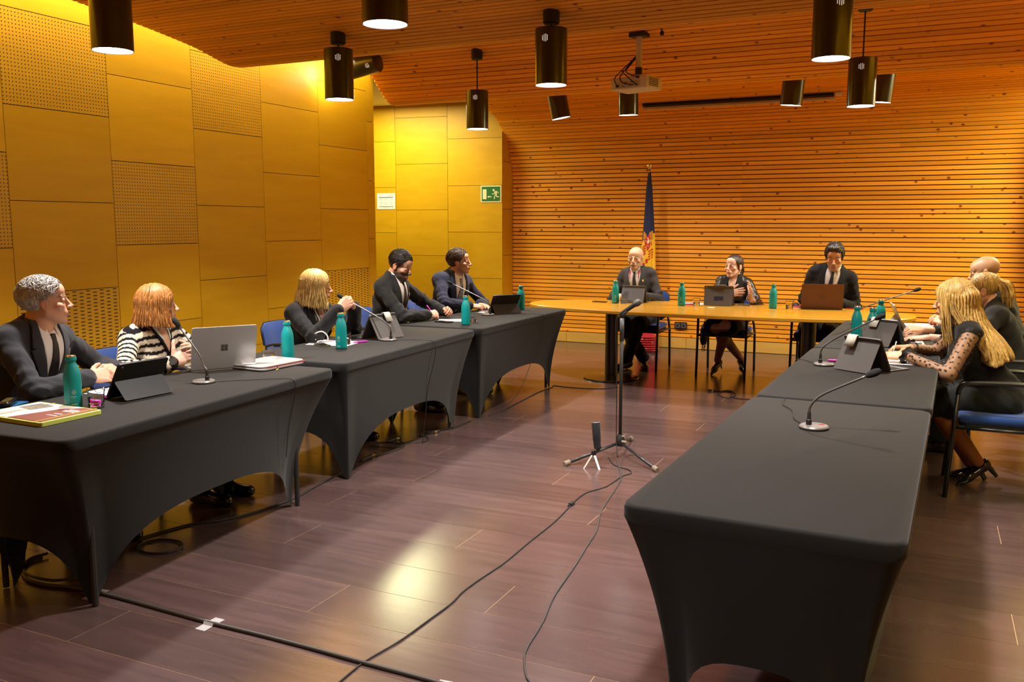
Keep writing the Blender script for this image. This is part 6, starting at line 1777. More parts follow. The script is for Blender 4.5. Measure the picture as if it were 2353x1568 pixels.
def hair(c, kind, col, col2=None, locks=0, res=0.0042, lock_r=0.0028, flare=0.0, seed=1):
    o = c['o']; L = o.get('hair_len', 0.13)
    zlo = {'short': -0.10, 'fringe': -0.10, 'bob': -L - 0.03, 'long': -L - 0.05, 'pony': -0.22}[kind]
    lo = (-0.15, -0.34 if kind == 'long' else -0.19, zlo); hi = (0.15, 0.12, 0.16)
    V_, f = mesh_field(lambda G: hair_field(G, kind, o), lo, hi, res)
    col = np3(col); col2 = np3(col2) if col2 is not None else col*0.6
    rs = np.random.RandomState(seed)
    th = np.arctan2(V_[:, 0], V_[:, 1] + 0.016)
    mixv = 0.5 + 0.5*np.sin(29*th + 3*np.sin(7*th) + V_[:, 2]*9)
    C = col*(1 - mixv[:, None]*0.7) + col2*mixv[:, None]*0.7
    VV, FF, CC = [V_], [f], [C]; off = len(V_)
    for i in range(locks):
        if kind in ('bob', 'long'):
            a = rs.uniform(0.62, 2*pi - 0.62) + (pi/2)*0      # 0 = front
            a = rs.uniform(0.75, 2*pi - 0.75)
            dx, dy = math.sin(a), math.cos(a)
            hem = -L*rs.uniform(0.80, 1.06)
            if kind == 'long' and dy > -0.1: hem = -L*rs.uniform(0.35, 0.8)
            rx, ry = (0.099, 0.103) if kind == 'bob' else (0.103, 0.10)
            pts = []
            for q in np.linspace(0.12, 1, 9):
                if q < 0.5:
                    b_ = q/0.5*pi/2; z = 0.030 + 0.098*math.cos(b_); r_ = math.sin(b_)
                    pts.append((dx*rx*r_, -0.018 + dy*ry*r_, z))
                else:
                    t = (q - 0.5)/0.5; z = 0.030 + (hem - 0.030)*t
                    wv = 0.006*math.sin(6*t*(1 + 0.3*dx) + i) + flare*t + (0.020*t if kind == 'bob' else 0) - 0.006*(1 - t)
                    yy = -0.018 + dy*(ry + wv) - ((0.50*max(0.0, -(z + 0.05))*(1.0 if dy < 0.15 else 0.1)) if kind == 'long' else 0)
                    pts.append((dx*(rx + wv), yy, z))
        elif kind == 'pony':
            k = o.get('pony', [(0, -0.115, 0.025), (0, -0.135, -0.02), (0, -0.120, -0.10), (0.0, -0.10, -0.19)])
            jx, jy = rs.normal()*0.018, rs.normal()*0.016
            pts = [(k[j][0] + jx*(1 if j else 0.3), k[j][1] + jy*(1 if j else 0.3), k[j][2] - (rs.rand()*0.03 if j == 3 else 0)) for j in range(4)]
            pts = [tuple(p) for p in catmull(pts, 3)]
        else:
            a = rs.uniform(0, 2*pi); b_ = math.acos(rs.uniform(-0.15, 1.0)); tt = o.get('hair_t', 0.012); tz = o.get('hair_top', tt)
            n_ = np3((math.sin(a)*math.sin(b_), math.cos(a)*math.sin(b_), math.cos(b_))); p0 = np3((0, -0.016, 0.034)) + n_*np3((0.0735 + tt - 0.001, 0.094 + tt - 0.001, 0.079 + tz - 0.001))
            if 0.8*p0[1] - 0.6*p0[2] - 0.008 - o.get('hairline', 0) > 0: continue
            fl = np3((0.25*np.sign(p0[0]), -1.0, 0.15)) if b_ < 0.75 else np3((0, -0.55, -1.0))
            t_ = fl + rs.normal(size=3)*(0.35 + 1.2*(o.get('curl', 0) > 0 or kind == 'fringe')); t_ = t_ - n_*np.dot(t_, n_); t_ = unit(t_)
            pts = [tuple(p0 + t_*q*0.040 + n_*(0.0045*math.sin(pi*(q+0.35)) - 0.006*q*q)) for q in np.linspace(-0.45, 0.75, 6)]
        m = MB(); n = len(pts)
        m.tube(pts, [lock_r*(1.0 - 0.75*(j/(n-1))**3) for j in range(n)], 5)
        vs = np.array([tuple(p) for p in m.v]); ff = np.array([t for t in m.f if len(t) == 4])
        u = rs.rand(); cc = col*(1.15 - 0.2*rs.rand())*(u) + col2*(1 - u)
        VV.append(vs); FF.append(ff + off); CC.append(np.tile(cc, (len(vs), 1))); off += len(vs)
    V_ = np.concatenate(VV); f = np.concatenate(FF); C = np.concatenate(CC)
    return c['emit']('hair', V_*c['hs'] @ c['RH'].T + c['hc'], f, C, HAIRM)
# ------------------------------------------------------------------ the eleven people
SK_A, SK_B, SK_C = (0.60, 0.33, 0.215), (0.64, 0.38, 0.27), (0.56, 0.30, 0.19)
BLKS = (0.013, 0.0125, 0.013)

# 1 grey-haired man
c = person(dict(label='grey-haired man in dark grey suit and black tie, turned to the head table', hip=(-4.06, 2.86, 0.53), head=(-3.865, 2.945, 1.172), yaw=55, pitch=3, heading=8,
    skin=SK_A, hair_col=(0.42, 0.41, 0.40), brow=(0.10, 0.09, 0.08), wristR=(-3.67, 2.995, 0.800), wristL=(-3.70, 3.20, 0.815), poleR=(0.1, -1.0, -0.25), poleL=(0.0, 1, -0.8),
    fdirR=(0.25, 1, 0.05), fdirL=(0.4, -0.85, 0.1), backR=(0.85, -0.15, 0.6), backL=(0.5, 0.4, 0.8), poseR='rest', poseL='clasp', belly=0.03, sw=1.06, hres=0.0031, jaw=1.06, neck=1.1, al=1.04, hs=1.02))
suit(c, (0.030, 0.031, 0.036), tie=(0.010, 0.010, 0.012), seed=2, res=0.0085, pin=False, lapel_col=(0.030, 0.031, 0.037))
trousers(c, (0.02, 0.02, 0.024)); mens_shoe(c, 1); mens_shoe(c, -1)
c['o']['hairline'] = 0.0
hair(c, 'fringe', (0.50, 0.48, 0.45), (0.22, 0.21, 0.20), locks=700, lock_r=0.0019)

# 2 woman in striped cardigan
def stripes(c):
    def fn(V_):
        PT = (V_ - c['hip']) @ c['RT']; s = c['tb']['s']
        C = np.zeros((len(V_), 3)); u = PT[:, 2] + 0.06*np.abs(PT[:, 0])
        inarm = np.zeros(len(V_), bool)
        for sd in (1, -1):
            S, E, W = c['arms'][sd]
            def seg(a, b_):
                d = b_ - a; L = np.linalg.norm(d); t = np.clip(((V_ - a) @ d)/L**2, 0, 1); q = a + t[:, None]*d
                return np.linalg.norm(V_ - q, axis=1), t*L
            d1, t1 = seg(S, E); d2, t2 = seg(E, W); L1 = np.linalg.norm(E - S)
            near = np.minimum(d1, d2) < 0.072
            far = (np.abs(PT[:, 0]) > 0.165) | (PT[:, 1] > 0.16)
            k = near & (far | (d2 < d1)); tt = np.where(d2 < d1, L1 + t2, t1)
            u = np.where(k, tt, u)
        b_ = (np.sin(u*2*pi/0.038) + 0.25*np.sin(V_ @ np3((190, 160, 210)))) > 0.15
        C[:] = np3((0.66, 0.58, 0.44)); C[b_] = (0.012, 0.011, 0.013)
        ed = (np.abs(PT[:, 0]) < 0.010) & (PT[:, 1] > 0.03); C[ed] = (0.012, 0.011, 0.013)
        return C
    return fn
c = person(dict(label='woman with reddish blonde bob in black and cream striped cardigan', hip=(-4.06, 3.69, 0.52), head=(-3.875, 3.648, 1.098), yaw=48, pitch=0, heading=5,
    skin=SK_B, hair_col=(0.42, 0.19, 0.05), wristR=(-3.645, 3.505, 0.800), wristL=(-3.66, 3.72, 0.815), poleR=(0.1, -1, -0.4), poleL=(0, 1, -0.6),
    fdirR=(0.35, 0.85, 0.40), fdirL=(0.45, -0.75, 0.45), backR=(0.75, -0.6, 0.35), backL=(0.6, 0.55, 0.45), poseR='open', poseL='rest', fem=1, sw=0.88, neck=0.85, hs=0.95, hres=0.0031, al=0.93, jaw=0.93, ears=False, hair_len=0.122, face_w=0.050, lips=(0.45, 0.13, 0.12)))
g = garment(c, 'cardigan', (0.5, 0.5, 0.5), KNIT, ex=0.012, arm=(0.054, 0.050, 0.042), cut_hem=-0.10, res=0.0055, colfn=stripes(c), wr=0.0025, collar=0.026, seed=4)
front_patch(c, 'blouse', [(0.515, -0.050, 0.050), (0.46, -0.038, 0.038), (0.37, -0.004, 0.004)], SK_B, 0.006, 0.012, m_=SKIN)
for sd in (1, -1):
    front_patch(c, 'neck_trim', [(z, sd*a, sd*b_) for z, a, b_ in [(0.52, 0.046, 0.066), (0.46, 0.036, 0.052), (0.365, -0.002, 0.012)]], (0.012, 0.011, 0.013), 0.010, 0.012, m_=KNIT, parent=g, nx=3)
    front_patch(c, 'blouse_collar', [(z, sd*a, sd*b_) for z, a, b_ in [(0.528, 0.036, 0.056), (0.48, 0.030, 0.044), (0.44, 0.020, 0.027)]], (0.55, 0.66, 0.66), 0.013, 0.012, nx=3)
front_patch(c, 'button_band', [(0.365, -0.010, 0.010), (-0.03, -0.010, 0.010)], (0.012, 0.011, 0.013), 0.008, 0.012, m_=KNIT, parent=g, nx=3)
for z in (0.34, 0.25, 0.16, 0.07):
    front_patch(c, 'button', [(z + 0.010, -0.010, 0.010), (z - 0.010, -0.010, 0.010)], (0.55, 0.36, 0.10), 0.013, 0.012, m_=vcol_mat('pin_metal', 0.3, 0.6), parent=g, nx=2)
S, E, W = c['arms'][1]; u = unit(W - E)
tube_part(c, 'wristwatch', [W - u*0.006, W + u*0.018], 0.034, None, BLKM, 20)
wf = W + u*0.006 + unit(np3((0.7, -0.6, 0.4)))*0.034
R = Vector(tuple(unit(np3((0.7, -0.6, 0.4))))).to_track_quat('Z', 'Y').to_matrix()
MB().lathe([(0.0001, 0.0), (0.021, 0.0), (0.022, 0.006), (0.019, 0.009), (0.0001, 0.0092)], Vector(tuple(wf - c['L0'])), 24, R).build('watch_face', BLKM, c['root'], smooth=0.6)
MB().lathe([(0.0195, 0.008), (0.0225, 0.007), (0.0205, 0.0105)], Vector(tuple(wf - c['L0'])), 24, R, False, False).build('watch_bezel', mat('rose_gold', (0.65, 0.36, 0.20), 0.25, metal=1.0), c['root'])
trousers(c, (0.02, 0.02, 0.025)); mens_shoe(c, 1); mens_shoe(c, -1)
hair(c, 'bob', (0.50, 0.215, 0.055), (0.27, 0.105, 0.025), locks=230, lock_r=0.0032, seed=3)

# 3 blonde woman with clasped hands
def bw(V_): 
    b_ = np.sin(V_[:, 0]*260 + 2.2*np.sin(V_[:, 2]*60)) > 0.0
    C = np.tile(np3((0.70, 0.66, 0.60)), (len(V_), 1)); C[b_] = (0.012, 0.012, 0.012); return C
c = person(dict(label='blonde woman in black blazer resting her chin near clasped hands', hip=(-4.16, 5.16, 0.53), head=(-3.905, 5.118, 1.108), yaw=38, pitch=-4, heading=0,
    skin=SK_A, hair_col=(0.62, 0.46, 0.20), wristR=(-3.665, 5.035, 0.955), wristL=(-3.675, 5.235, 0.955), poleR=(0.35, -0.75, -1), poleL=(0.35, 0.75, -1),
    fdirR=(0.35, 0.75, 0.5), fdirL=(0.35, -0.75, 0.55), backR=(0.75, -0.6, 0.3), backL=(0.7, 0.6, 0.3), poseR='clasp', poseL='clasp', fem=1, sw=0.94, neck=0.88, hs=0.98, al=0.98, ears=False, hair_len=0.150, face_w=0.052, lips=(0.42, 0.13, 0.12)))
g = garment(c, 'blazer', BLKS, ex=0.016, arm=(0.062, 0.055, 0.046), cut_hem=-0.10, seed=7, collar=0.022)
front_patch(c, 'blouse', [(0.515, -0.062, 0.062), (0.44, -0.064, 0.064), (0.28, -0.030, 0.030), (0.12, -0.006, 0.006)], (0.5, 0.5, 0.5), 0.007, 0.016, nx=26, colfn=bw)
front_patch(c, 'neckline', [(0.52, -0.040, 0.040), (0.46, -0.026, 0.026), (0.38, -0.004, 0.004)], SK_A, 0.010, 0.016, m_=SKIN)
for sd in (1, -1):
    front_patch(c, 'blouse_collar', [(z, sd*a, sd*b_) for z, a, b_ in [(0.53, 0.036, 0.066), (0.46, 0.030, 0.066), (0.41, 0.022, 0.05), (0.38, 0.010, 0.024)]], (0.5, 0.5, 0.5), 0.015, 0.016, nx=14, colfn=bw)
    front_patch(c, 'lapel', [(z, sd*a, sd*b_) for z, a, b_ in [(0.52, 0.060, 0.085), (0.44, 0.066, 0.110), (0.36, 0.054, 0.105), (0.22, 0.022, 0.060), (0.11, 0.0, 0.014)]], BLKS, 0.015, 0.016, th=0.005, parent=g)
S, E, W = c['arms'][1]; u = unit(W - E)
for k in range(3): tube_part(c, 'bracelet', [W - u*(0.002 + 0.010*k), W - u*(-0.004 + 0.010*k)], 0.036, None, mat('bracelet_metal', (0.6, 0.5, 0.4), 0.25, metal=1.0), 20)
S, E, W = c['arms'][-1]; u = unit(W - E); tube_part(c, 'bracelet', [W - u*0.004, W + u*0.008], 0.035, None, CHROME, 20)
trousers(c, BLKS); mens_shoe(c, 1); mens_shoe(c, -1)
hair(c, 'bob', (0.74, 0.54, 0.20), (0.42, 0.27, 0.075), locks=260, lock_r=0.0036, flare=0.010, seed=5)

# 4 bearded man writing
c = person(dict(label='dark-haired bearded man in black suit looking down and writing', hip=(-4.20, 6.33, 0.54), head=(-3.960, 6.325, 1.205), yaw=2, pitch=-24, heading=6,
    skin=SK_C, hair_col=(0.018, 0.013, 0.010), beard=True, stubble=0.96, beard_col=(0.020, 0.014, 0.011), wristR=(-3.755, 6.395, 0.795), wristL=(-3.76, 6.70, 0.795), poleR=(0.0, -1, -0.3), poleL=(0, 1, -0.5),
    fdirR=(0.35, 0.9, 0.05), fdirL=(0.55, -0.35, 0.15), backR=(0.55, -0.3, 0.75), backL=(0.4, 0.55, 0.7), poseR='pen', poseL='clasp', sw=1.04, eye_open=0.35, hair_t=0.010, hair_top=0.018, streak=0.4, al=1.03))
suit(c, (0.016, 0.0155, 0.015), tie=(0.020, 0.018, 0.024), seed=11)
trousers(c, BLKS); mens_shoe(c, 1); mens_shoe(c, -1)
hair(c, 'short', (0.020, 0.014, 0.011), (0.012, 0.009, 0.007), locks=520, lock_r=0.0018)
tp, Rr = c['tips']['R']; q = 0.5*(tp[0] + tp[4])
pn = empty('pen', tuple(q)); tag(pn, 'magenta pen held by the bearded man', 'pen')
MB().tube([(0.010, 0.012, -0.035), (-0.010, -0.010, 0.020), (-0.045, -0.045, 0.085)], [0.002, 0.0042, 0.0042], 10).build('barrel', PINK, pn, smooth=True)
MB().tube([(0.0105, 0.0125, -0.036), (0.013, 0.015, -0.043)], [0.002, 0.0008], 8).build('nib', STEEL, pn)

# 5 man in navy suit
def tiestr(V_):
    b_ = np.sin((V_[:, 2]*0.8 + V_[:, 0])*260) > 0.2
    C = np.tile(np3((0.018, 0.020, 0.045)), (len(V_), 1)); C[b_] = (0.35, 0.37, 0.48); return C
c = person(dict(label='brown-haired man in navy suit with striped tie looking aside', hip=(-4.20, 7.36, 0.54), head=(-3.965, 7.352, 1.197), yaw=20, pitch=2, heading=-22,
    skin=SK_A, hair_col=(0.055, 0.032, 0.018), stubble=0.45, beard_col=(0.14, 0.075, 0.04), wristR=(-3.80, 7.235, 0.800), wristL=(-3.79, 7.44, 0.80), poleR=(0.1, -1, -0.5), poleL=(0, 1, -0.5),
    fdirR=(0.75, 0.65, -0.1), fdirL=(0.85, -0.55, -0.1), backR=(0.3, -0.2, 0.9), backL=(0.2, 0.1, 0.95), poseR='rest', poseL='flat', sw=1.04, hair_t=0.011, hair_top=0.017))
suit(c, (0.020, 0.022, 0.045), seed=13, tie_fn=tiestr, lapel_col=(0.022, 0.024, 0.049))
trousers(c, (0.02, 0.022, 0.045)); mens_shoe(c, 1); mens_shoe(c, -1)
hair(c, 'short', (0.075, 0.042, 0.022), (0.030, 0.017, 0.010), locks=560, lock_r=0.0019)

# 6 bald man with lanyard
c = person(dict(label='bald man in grey suit with ribbon lanyard seated at the wooden table', hip=(-2.80, 9.38, 0.53), head=(-2.838, 9.245, 1.183), yaw=-88, pitch=-2, heading=-88,
    skin=(0.66, 0.42, 0.27), hair_col=(0.05, 0.03, 0.02), stubble=0.35, beard_col=(0.16, 0.09, 0.05), wristR=(-2.985, 9.02, 0.795), wristL=(-2.645, 9.00, 0.795), poleR=(-0.55, 0.2, -1), poleL=(0.55, 0.2, -1),
    fdirR=(0.7, -0.6, 0), fdirL=(-0.75, -0.55, 0.0), backR=(-0.3, -0.2, 0.9), backL=(0.3, -0.3, 0.9), sw=0.94, hres=0.0034, belly=0.01, hs=1.05,
    kneeR=(-2.90, 9.02, 0.50), kneeL=(-2.72, 9.02, 0.50), ankleR=(-2.735, 9.27, 0.10), ankleL=(-2.875, 9.10, 0.105)))
suit(c, (0.045, 0.042, 0.042), tie=(0.030, 0.026, 0.020), seed=17, lapel_col=(0.050, 0.047, 0.046), tie_w=0.9)
for sd in (1, -1):
    front_patch(c, 'lanyard', [(z, sd*a, sd*b_) for z, a, b_ in [(0.50, 0.050, 0.058), (0.40, 0.040, 0.048), (0.275, 0.001, 0.009)]], (0.3, 0.05, 0.08), 0.020, 0.016, nx=2, colfn=lambda V_: np.where((np.sin(V_[:, 2]*420) > 0)[:, None], np3((0.45, 0.02, 0.04)), np3((0.55, 0.45, 0.25))))
front_patch(c, 'medal', [(0.275, -0.012, 0.012), (0.250, -0.010, 0.010)], (0.05, 0.07, 0.25), 0.022, 0.016, nx=2)
trousers(c, (0.012, 0.012, 0.013)); mens_shoe(c, 1, (0.35, -0.85, 0)); mens_shoe(c, -1, (-0.35, -0.85, 0))

# 7 speaking woman with ponytail
c = person(dict(label='speaking woman with dark ponytail in black blouse and skirt', hip=(-1.84, 9.36, 0.52), head=(-1.792, 9.225, 1.118), yaw=-112, pitch=2, heading=-92,
    skin=(0.66, 0.40, 0.28), hair_col=(0.030, 0.018, 0.012), wristR=(-1.80, 8.985, 0.845), wristL=(-1.575, 9.00, 0.815), poleR=(-0.5, 0.1, -1), poleL=(0.6, 0.1, -1),
    fdirR=(0.92, -0.2, 0.22), fdirL=(0.05, -0.35, 0.9), backR=(0.2, -0.9, 0.3), backL=(0.85, 0.4, 0.1), poseR='flat', poseL='open', fem=1, sw=0.82, neck=0.84, hs=1.0, al=0.92, jaw=0.90, lips=(0.50, 0.10, 0.12), brow=(0.035, 0.02, 0.014),
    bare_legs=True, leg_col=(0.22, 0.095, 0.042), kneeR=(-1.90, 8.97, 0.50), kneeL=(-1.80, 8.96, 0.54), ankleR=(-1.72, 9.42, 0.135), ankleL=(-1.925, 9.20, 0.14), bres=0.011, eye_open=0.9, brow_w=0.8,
    pony=[(0.0, -0.112, 0.030), (0.01, -0.132, -0.02), (0.015, -0.125, -0.10), (0.015, -0.105, -0.19)]))
garment(c, 'blouse', (0.012, 0.011, 0.011), SATIN, ex=0.009, arm=(0.060, 0.056, 0.050), cut_hem=-0.05, sleeve=0.55, seed=19, wr=0.006, collar=0.030)
front_patch(c, 'neckline', [(0.525, -0.050, 0.050), (0.46, -0.034, 0.034), (0.37, -0.004, 0.004)], (0.64, 0.38, 0.26), 0.004, 0.009, m_=SKIN)
for sd in (1, -1):
    front_patch(c, 'blouse_collar', [(z, sd*a, sd*b_) for z, a, b_ in [(0.535, 0.040, 0.066), (0.47, 0.036, 0.108), (0.42, 0.050, 0.100), (0.365, 0.066, 0.076)]], (0.014, 0.013, 0.013), 0.014, 0.009, nx=6)
    front_patch(c, 'necklace', [(z, sd*a, sd*b_) for z, a, b_ in [(0.525, 0.040, 0.047), (0.45, 0.026, 0.033), (0.375, 0.0, 0.007)]], (0.6, 0.5, 0.45), 0.012, 0.009, nx=2, colfn=lambda V_: np.where((np.sin(V_[:, 2]*480) > 0)[:, None], np3((0.40, 0.02, 0.05)), np3((0.72, 0.62, 0.55))))
skirt(c, (0.010, 0.010, 0.010), length=0.42)
o_stil[0] = True
heel_shoe(c, -1, (-0.22, -0.80, -0.50), heel_h=0.105); heel_shoe(c, 1, (0.30, -0.75, -0.45), heel_h=0.085)
hair(c, 'pony', (0.045, 0.024, 0.014), (0.022, 0.012, 0.008), locks=60)
for sx in (-1, 1):
    p = c['hc'] + c['RH'] @ np3((sx*0.078, -0.004, -0.050))*c['hs']
    MB().lathe([(0.0001, -0.006), (0.0045, -0.004), (0.006, 0), (0.0045, 0.004), (0.0001, 0.006)], Vector(tuple(p - c['L0'])), 10, None, False, False).build('pearl_earring', mat('pearl', (0.8, 0.78, 0.74), 0.2), c['root'], smooth=True)
S, E, W = c['arms'][-1]; u = unit(W - E)
x_ = unit(np.cross(u, np3((0, 0, 1)))); y_ = np.cross(u, x_)
for k in range(14):
    a = 2*pi*k/14; p = W + u*0.004*(k % 2) + (x_*math.cos(a) + y_*math.sin(a))*0.037
    MB().lathe([(0.0001, -0.007), (0.005, -0.005), (0.007, 0), (0.005, 0.005), (0.0001, 0.007)], Vector(tuple(p - c['L0'])), 8, None, False, False).build('bracelet_bead', mat('bead', (0.55, 0.45, 0.55), 0.25), c['root'], smooth=True)
# dark bag hanging on the chair
bg = empty('fringed_bag', (-2.105, 9.34, 0.30)); tag(bg, 'black fringed bag hanging on the speaking woman\'s chair', 'bag')
MB().loft([[Vector((0.03*s_*math.cos(a), 0.08*s2*math.sin(a), z)) for a in [2*pi*j/16 for j in range(16)]] for s_, s2, z in ((0.8, 0.7, -0.02), (1.2, 1.1, 0.03), (1.1, 1.0, 0.12), (0.7, 0.8, 0.19))]).build('pouch', mat('bag_cloth', (0.010, 0.010, 0.010), 0.8), bg, smooth=True)
for k in range(9): MB().tube([(0.018*math.sin(k), -0.06 + 0.015*k, -0.01), (0.02*math.sin(k*1.3), -0.055 + 0.014*k, -0.09)], 0.0025, 5).build('fringe_strand', BLKM, bg)
MB().tube(catmull([(0.0, -0.05, 0.18), (0.02, -0.03, 0.26), (0.045, 0.0, 0.365), (0.02, 0.03, 0.26), (0.0, 0.05, 0.18)], 5), 0.004, 6).build('strap', BLKM, bg)

# 8 dark-haired man behind laptop
c = person(dict(label='dark-haired man in black suit looking down at a brown laptop', hip=(-0.93, 9.34, 0.54), head=(-0.815, 9.12, 1.232), yaw=-88, pitch=-18, heading=-88,
    skin=SK_C, hair_col=(0.014, 0.010, 0.008), stubble=0.18, beard_col=(0.06, 0.035, 0.025), wristR=(-1.00, 9.04, 0.80), wristL=(-0.74, 9.04, 0.80), poleR=(-0.35, 0.3, -1), poleL=(0.35, 0.3, -1), fdirR=(0.3, -0.9, 0), fdirL=(-0.3, -0.9, 0),
    poseR='type', poseL='type', sw=1.05, eye_open=0.35, hair_t=0.013, hair_top=0.022, quiff=True, curl=0.004, hs=1.04))
suit(c, (0.011, 0.011, 0.012), tie=(0.014, 0.015, 0.026), seed=23)
trousers(c, BLKS); mens_shoe(c, 1); mens_shoe(c, -1)
hair(c, 'short', (0.022, 0.016, 0.013), (0.010, 0.008, 0.007), locks=460, lock_r=0.0026)

# 9 woman with sheer polka dot sleeves
c = person(dict(label='woman with long blonde hair and sheer polka dot sleeves writing at the table', hip=(0.43, 5.80, 0.53), head=(0.150, 5.765, 1.105), yaw=163, pitch=-8, heading=178,
    skin=(0.60, 0.33, 0.17), hair_col=(0.50, 0.33, 0.10), wristL=(-0.075, 5.545, 0.790), wristR=(-0.06, 5.86, 0.80), poleL=(0.55, -1.0, -0.9), poleR=(0, 1, -0.6),
    fdirL=(-0.95, 0.25, -0.05), fdirR=(-0.9, -0.35, 0.0), backL=(-0.05, -0.35, 0.95), backR=(0, 0.3, 0.9), poseL='flat', poseR='pen', fem=1, sw=0.94, neck=0.85, hs=1.0, al=1.0, bare_arms=True, ears=False, hair_len=0.34,
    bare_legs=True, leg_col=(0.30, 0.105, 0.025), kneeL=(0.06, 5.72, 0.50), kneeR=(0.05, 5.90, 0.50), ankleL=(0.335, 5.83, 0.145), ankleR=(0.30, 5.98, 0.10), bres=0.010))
garment(c, 'dress', (0.011, 0.0105, 0.010), ex=0.008, arm=(0.050, 0.048, 0.04), cut_hem=-0.14, sleeve=0.02, seed=29, collar=0.012, armsides=())
skirt(c, (0.010, 0.010, 0.010), length=0.47)
def sheer_mat():
    m = bpy.data.materials.new('sheer_black_mesh'); m.use_nodes = True
    b = m.node_tree.nodes['Principled BSDF']; b.inputs['Base Color'].default_value = (0.02, 0.014, 0.010, 1); b.inputs['Roughness'].default_value = 0.6; b.inputs['Alpha'].default_value = 0.30
    return m
SHEER = sheer_mat()
DOT = MB().lathe([(0.0001, 0.0006), (0.0062, 0.0006), (0.0066, 0.0)], seg=12, cap0=False, cap1=False)
dot0 = None
for sd in (1, -1):
    S, E, W = c['arms'][sd]
    Wq = W
    lo = np.min([S, E, Wq], 0) - 0.09; hi = np.max([S, E, Wq], 0) + 0.09
    G = grid(lo, hi, 0.006)
    d = un([cap(G, S, E, 0.062, 0.060), cap(G, E, Wq - unit(Wq - E)*0.03, 0.060, 0.036)], 0.03); d = smin(d, cap(G, Wq - unit(Wq - E)*0.03, Wq + unit(Wq - E)*0.012, 0.034, 0.044), 0.012)
    d = d + wrinkle(G, 0.004, 31 + sd, 30)
    d = smax(d, (G - S.astype(F32)) @ unit(S - E).astype(F32) - F32(0.03), 0.01); d = smax(d, (G - W.astype(F32)) @ unit(W - E).astype(F32) - F32(0.012), 0.006)
    Vs, fs_ = snets(d, lo, 0.006)
    slv = c['emit']('sheer_sleeve', Vs, fs_, np.tile(np3((0.02, 0.015, 0.01)), (len(Vs), 1)), SHEER)
    # dots sit on the sleeve surface
    nrm = np.zeros_like(Vs); a_ = Vs[fs_[:, 0]]; fn_ = np.cross(Vs[fs_[:, 1]] - a_, Vs[fs_[:, 2]] - a_)
    for k in range(4): np.add.at(nrm, fs_[:, k], fn_)
    nrm /= np.linalg.norm(nrm, axis=1)[:, None] + 1e-9
    chosen = []
    rs = np.random.RandomState(5)
    for i in rs.permutation(len(Vs))[:3000]:
        p = Vs[i]
        if not chosen or ((np.array(chosen) - p)**2).sum(1).min() > 0.027**2:
            chosen.append(p)
            if dot0 is None: dot0 = DOT.build('polka_dot', BLKM, slv); ob = dot0
            else: ob = inst(dot0, slv)
            ob.parent = slv; ob.location = tuple(p + nrm[i]*0.001 - c['L0']); ob.rotation_euler = Vector(tuple(nrm[i])).to_track_quat('Z', 'Y').to_euler()
    u = unit(W - E); x_ = unit(np.cross(u, np3((0, 0, 1)))); y_ = np.cross(u, x_)
    m = MB(); rings = []
    for q, rr in ((-0.006, 0.037), (0.004, 0.040), (0.016, 0.052)):
        rings.append([Vector(tuple(W + u*(q + 0.004*math.sin(7*t)) + (x_*math.cos(t) + y_*math.sin(t))*(rr + 0.005*math.sin(9*t)*(q > 0)) - c['L0'])) for t in [2*pi*j/40 for j in range(40)]])
    m.loft(rings, False, False); m.build('cuff_ruffle', mat('black_ruffle', (0.012, 0.011, 0.011), 0.7), slv, smooth=True)
tpl, _ = c['tips']['L']
rg = tpl[2]*0.45 + (c['arms'][-1][2])*0.55
o_stil[0] = False
heel_shoe(c, -1, (-0.72, -0.30, -0.58), heel_h=0.10); heel_shoe(c, 1, (-0.85, 0.0, -0.42), heel_h=0.085)
hair(c, 'long', (0.58, 0.37, 0.105), (0.26, 0.145, 0.035), locks=330, lock_r=0.0036, flare=0.012, seed=9)
tp, Rr = c['tips']['R']; q = 0.5*(tp[0] + tp[4])
pn = empty('pen', tuple(q)); tag(pn, 'slim silver pen held by the woman with polka dot sleeves', 'pen')
MB().tube([(-0.012, -0.012, -0.038), (0.0, 0.0, 0.015), (0.015, 0.03, 0.085)], [0.0015, 0.0036, 0.0036], 10).build('barrel', SILVER, pn, smooth=True)
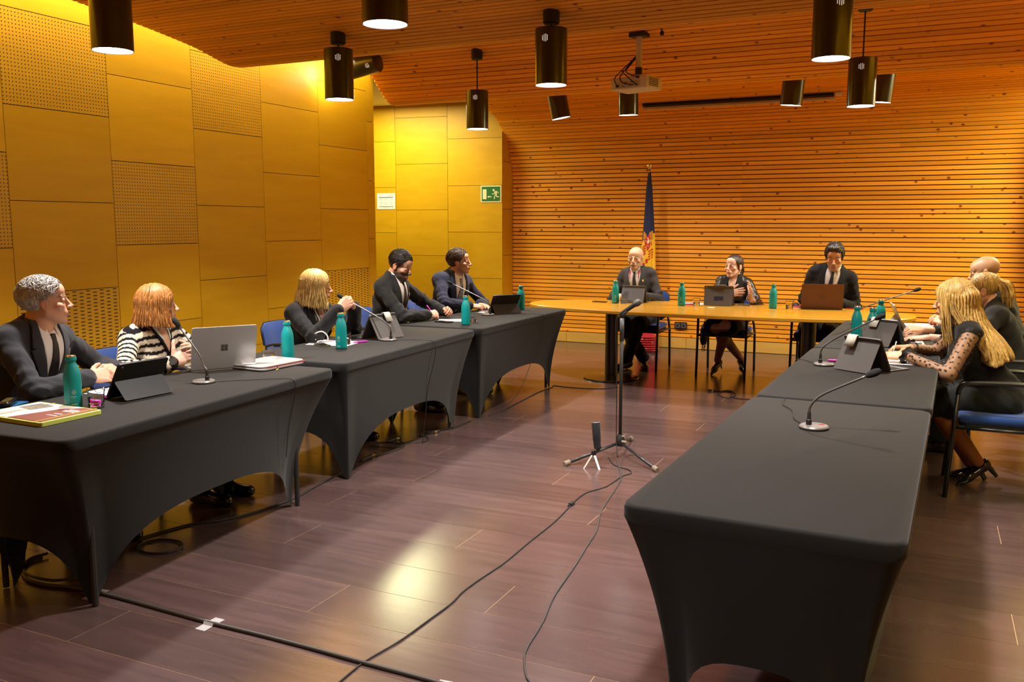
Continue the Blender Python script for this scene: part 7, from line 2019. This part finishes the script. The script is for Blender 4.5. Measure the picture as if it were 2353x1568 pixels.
MB().tube([(-0.0125, -0.0125, -0.040), (-0.0145, -0.0145, -0.046)], [0.0015, 0.0006], 8).build('nib', STEEL, pn)

# 10 woman with tied blonde hair
c = person(dict(label='woman in black with tied blonde hair behind the polka dot sleeves', hip=(0.60, 6.70, 0.53), head=(0.348, 6.72, 1.105), yaw=172, pitch=-14, heading=180,
    skin=SK_A, hair_col=(0.48, 0.30, 0.09), wristL=(0.045, 6.44, 0.80), wristR=(0.005, 6.80, 0.81), poleL=(0.3, -1, -0.6), poleR=(0.2, 1, -0.6), fdirL=(-0.95, 0.05, -0.1), fdirR=(-0.85, -0.4, 0.1), backL=(0, -0.15, 0.95), backR=(-0.3, -0.6, 0.7), poseL='flat', poseR='clasp',
    fem=1, sw=0.92, neck=0.86, hs=0.97, ears=True, pony=[(0.0, -0.105, 0.035), (0.0, -0.135, 0.005), (0.0, -0.140, -0.06), (0.0, -0.130, -0.125)]))
garment(c, 'jacket', (0.013, 0.0125, 0.012), ex=0.013, arm=(0.060, 0.052, 0.045), cut_hem=-0.12, sleeve=0.62, seed=37, collar=0.012)
trousers(c, BLKS); mens_shoe(c, 1); mens_shoe(c, -1)
hair(c, 'pony', (0.55, 0.36, 0.11), (0.27, 0.155, 0.04), locks=90, lock_r=0.0034)

# 11 bald man at the far table
c = person(dict(label='bald man in black suit at the far end, half hidden', hip=(0.66, 7.62, 0.54), head=(0.392, 7.56, 1.190), yaw=175, pitch=-12, heading=180,
    skin=(0.60, 0.34, 0.19), hair_col=(0.03, 0.02, 0.015), buzz=0.22, stubble=0.3, wristL=(0.165, 7.42, 0.80), wristR=(0.14, 7.62, 0.80), poleL=(0.3, -1, -0.6), poleR=(0.2, 1, -0.6), fdirL=(-0.8, 0.5, 0.25), fdirR=(-0.8, -0.5, 0.25), backL=(-0.2, -0.6, 0.7), backR=(-0.2, 0.5, 0.7), poseL='clasp', poseR='clasp', sw=1.04))
suit(c, (0.012, 0.0115, 0.012), seed=41, pin=False)
trousers(c, BLKS); mens_shoe(c, 1); mens_shoe(c, -1)
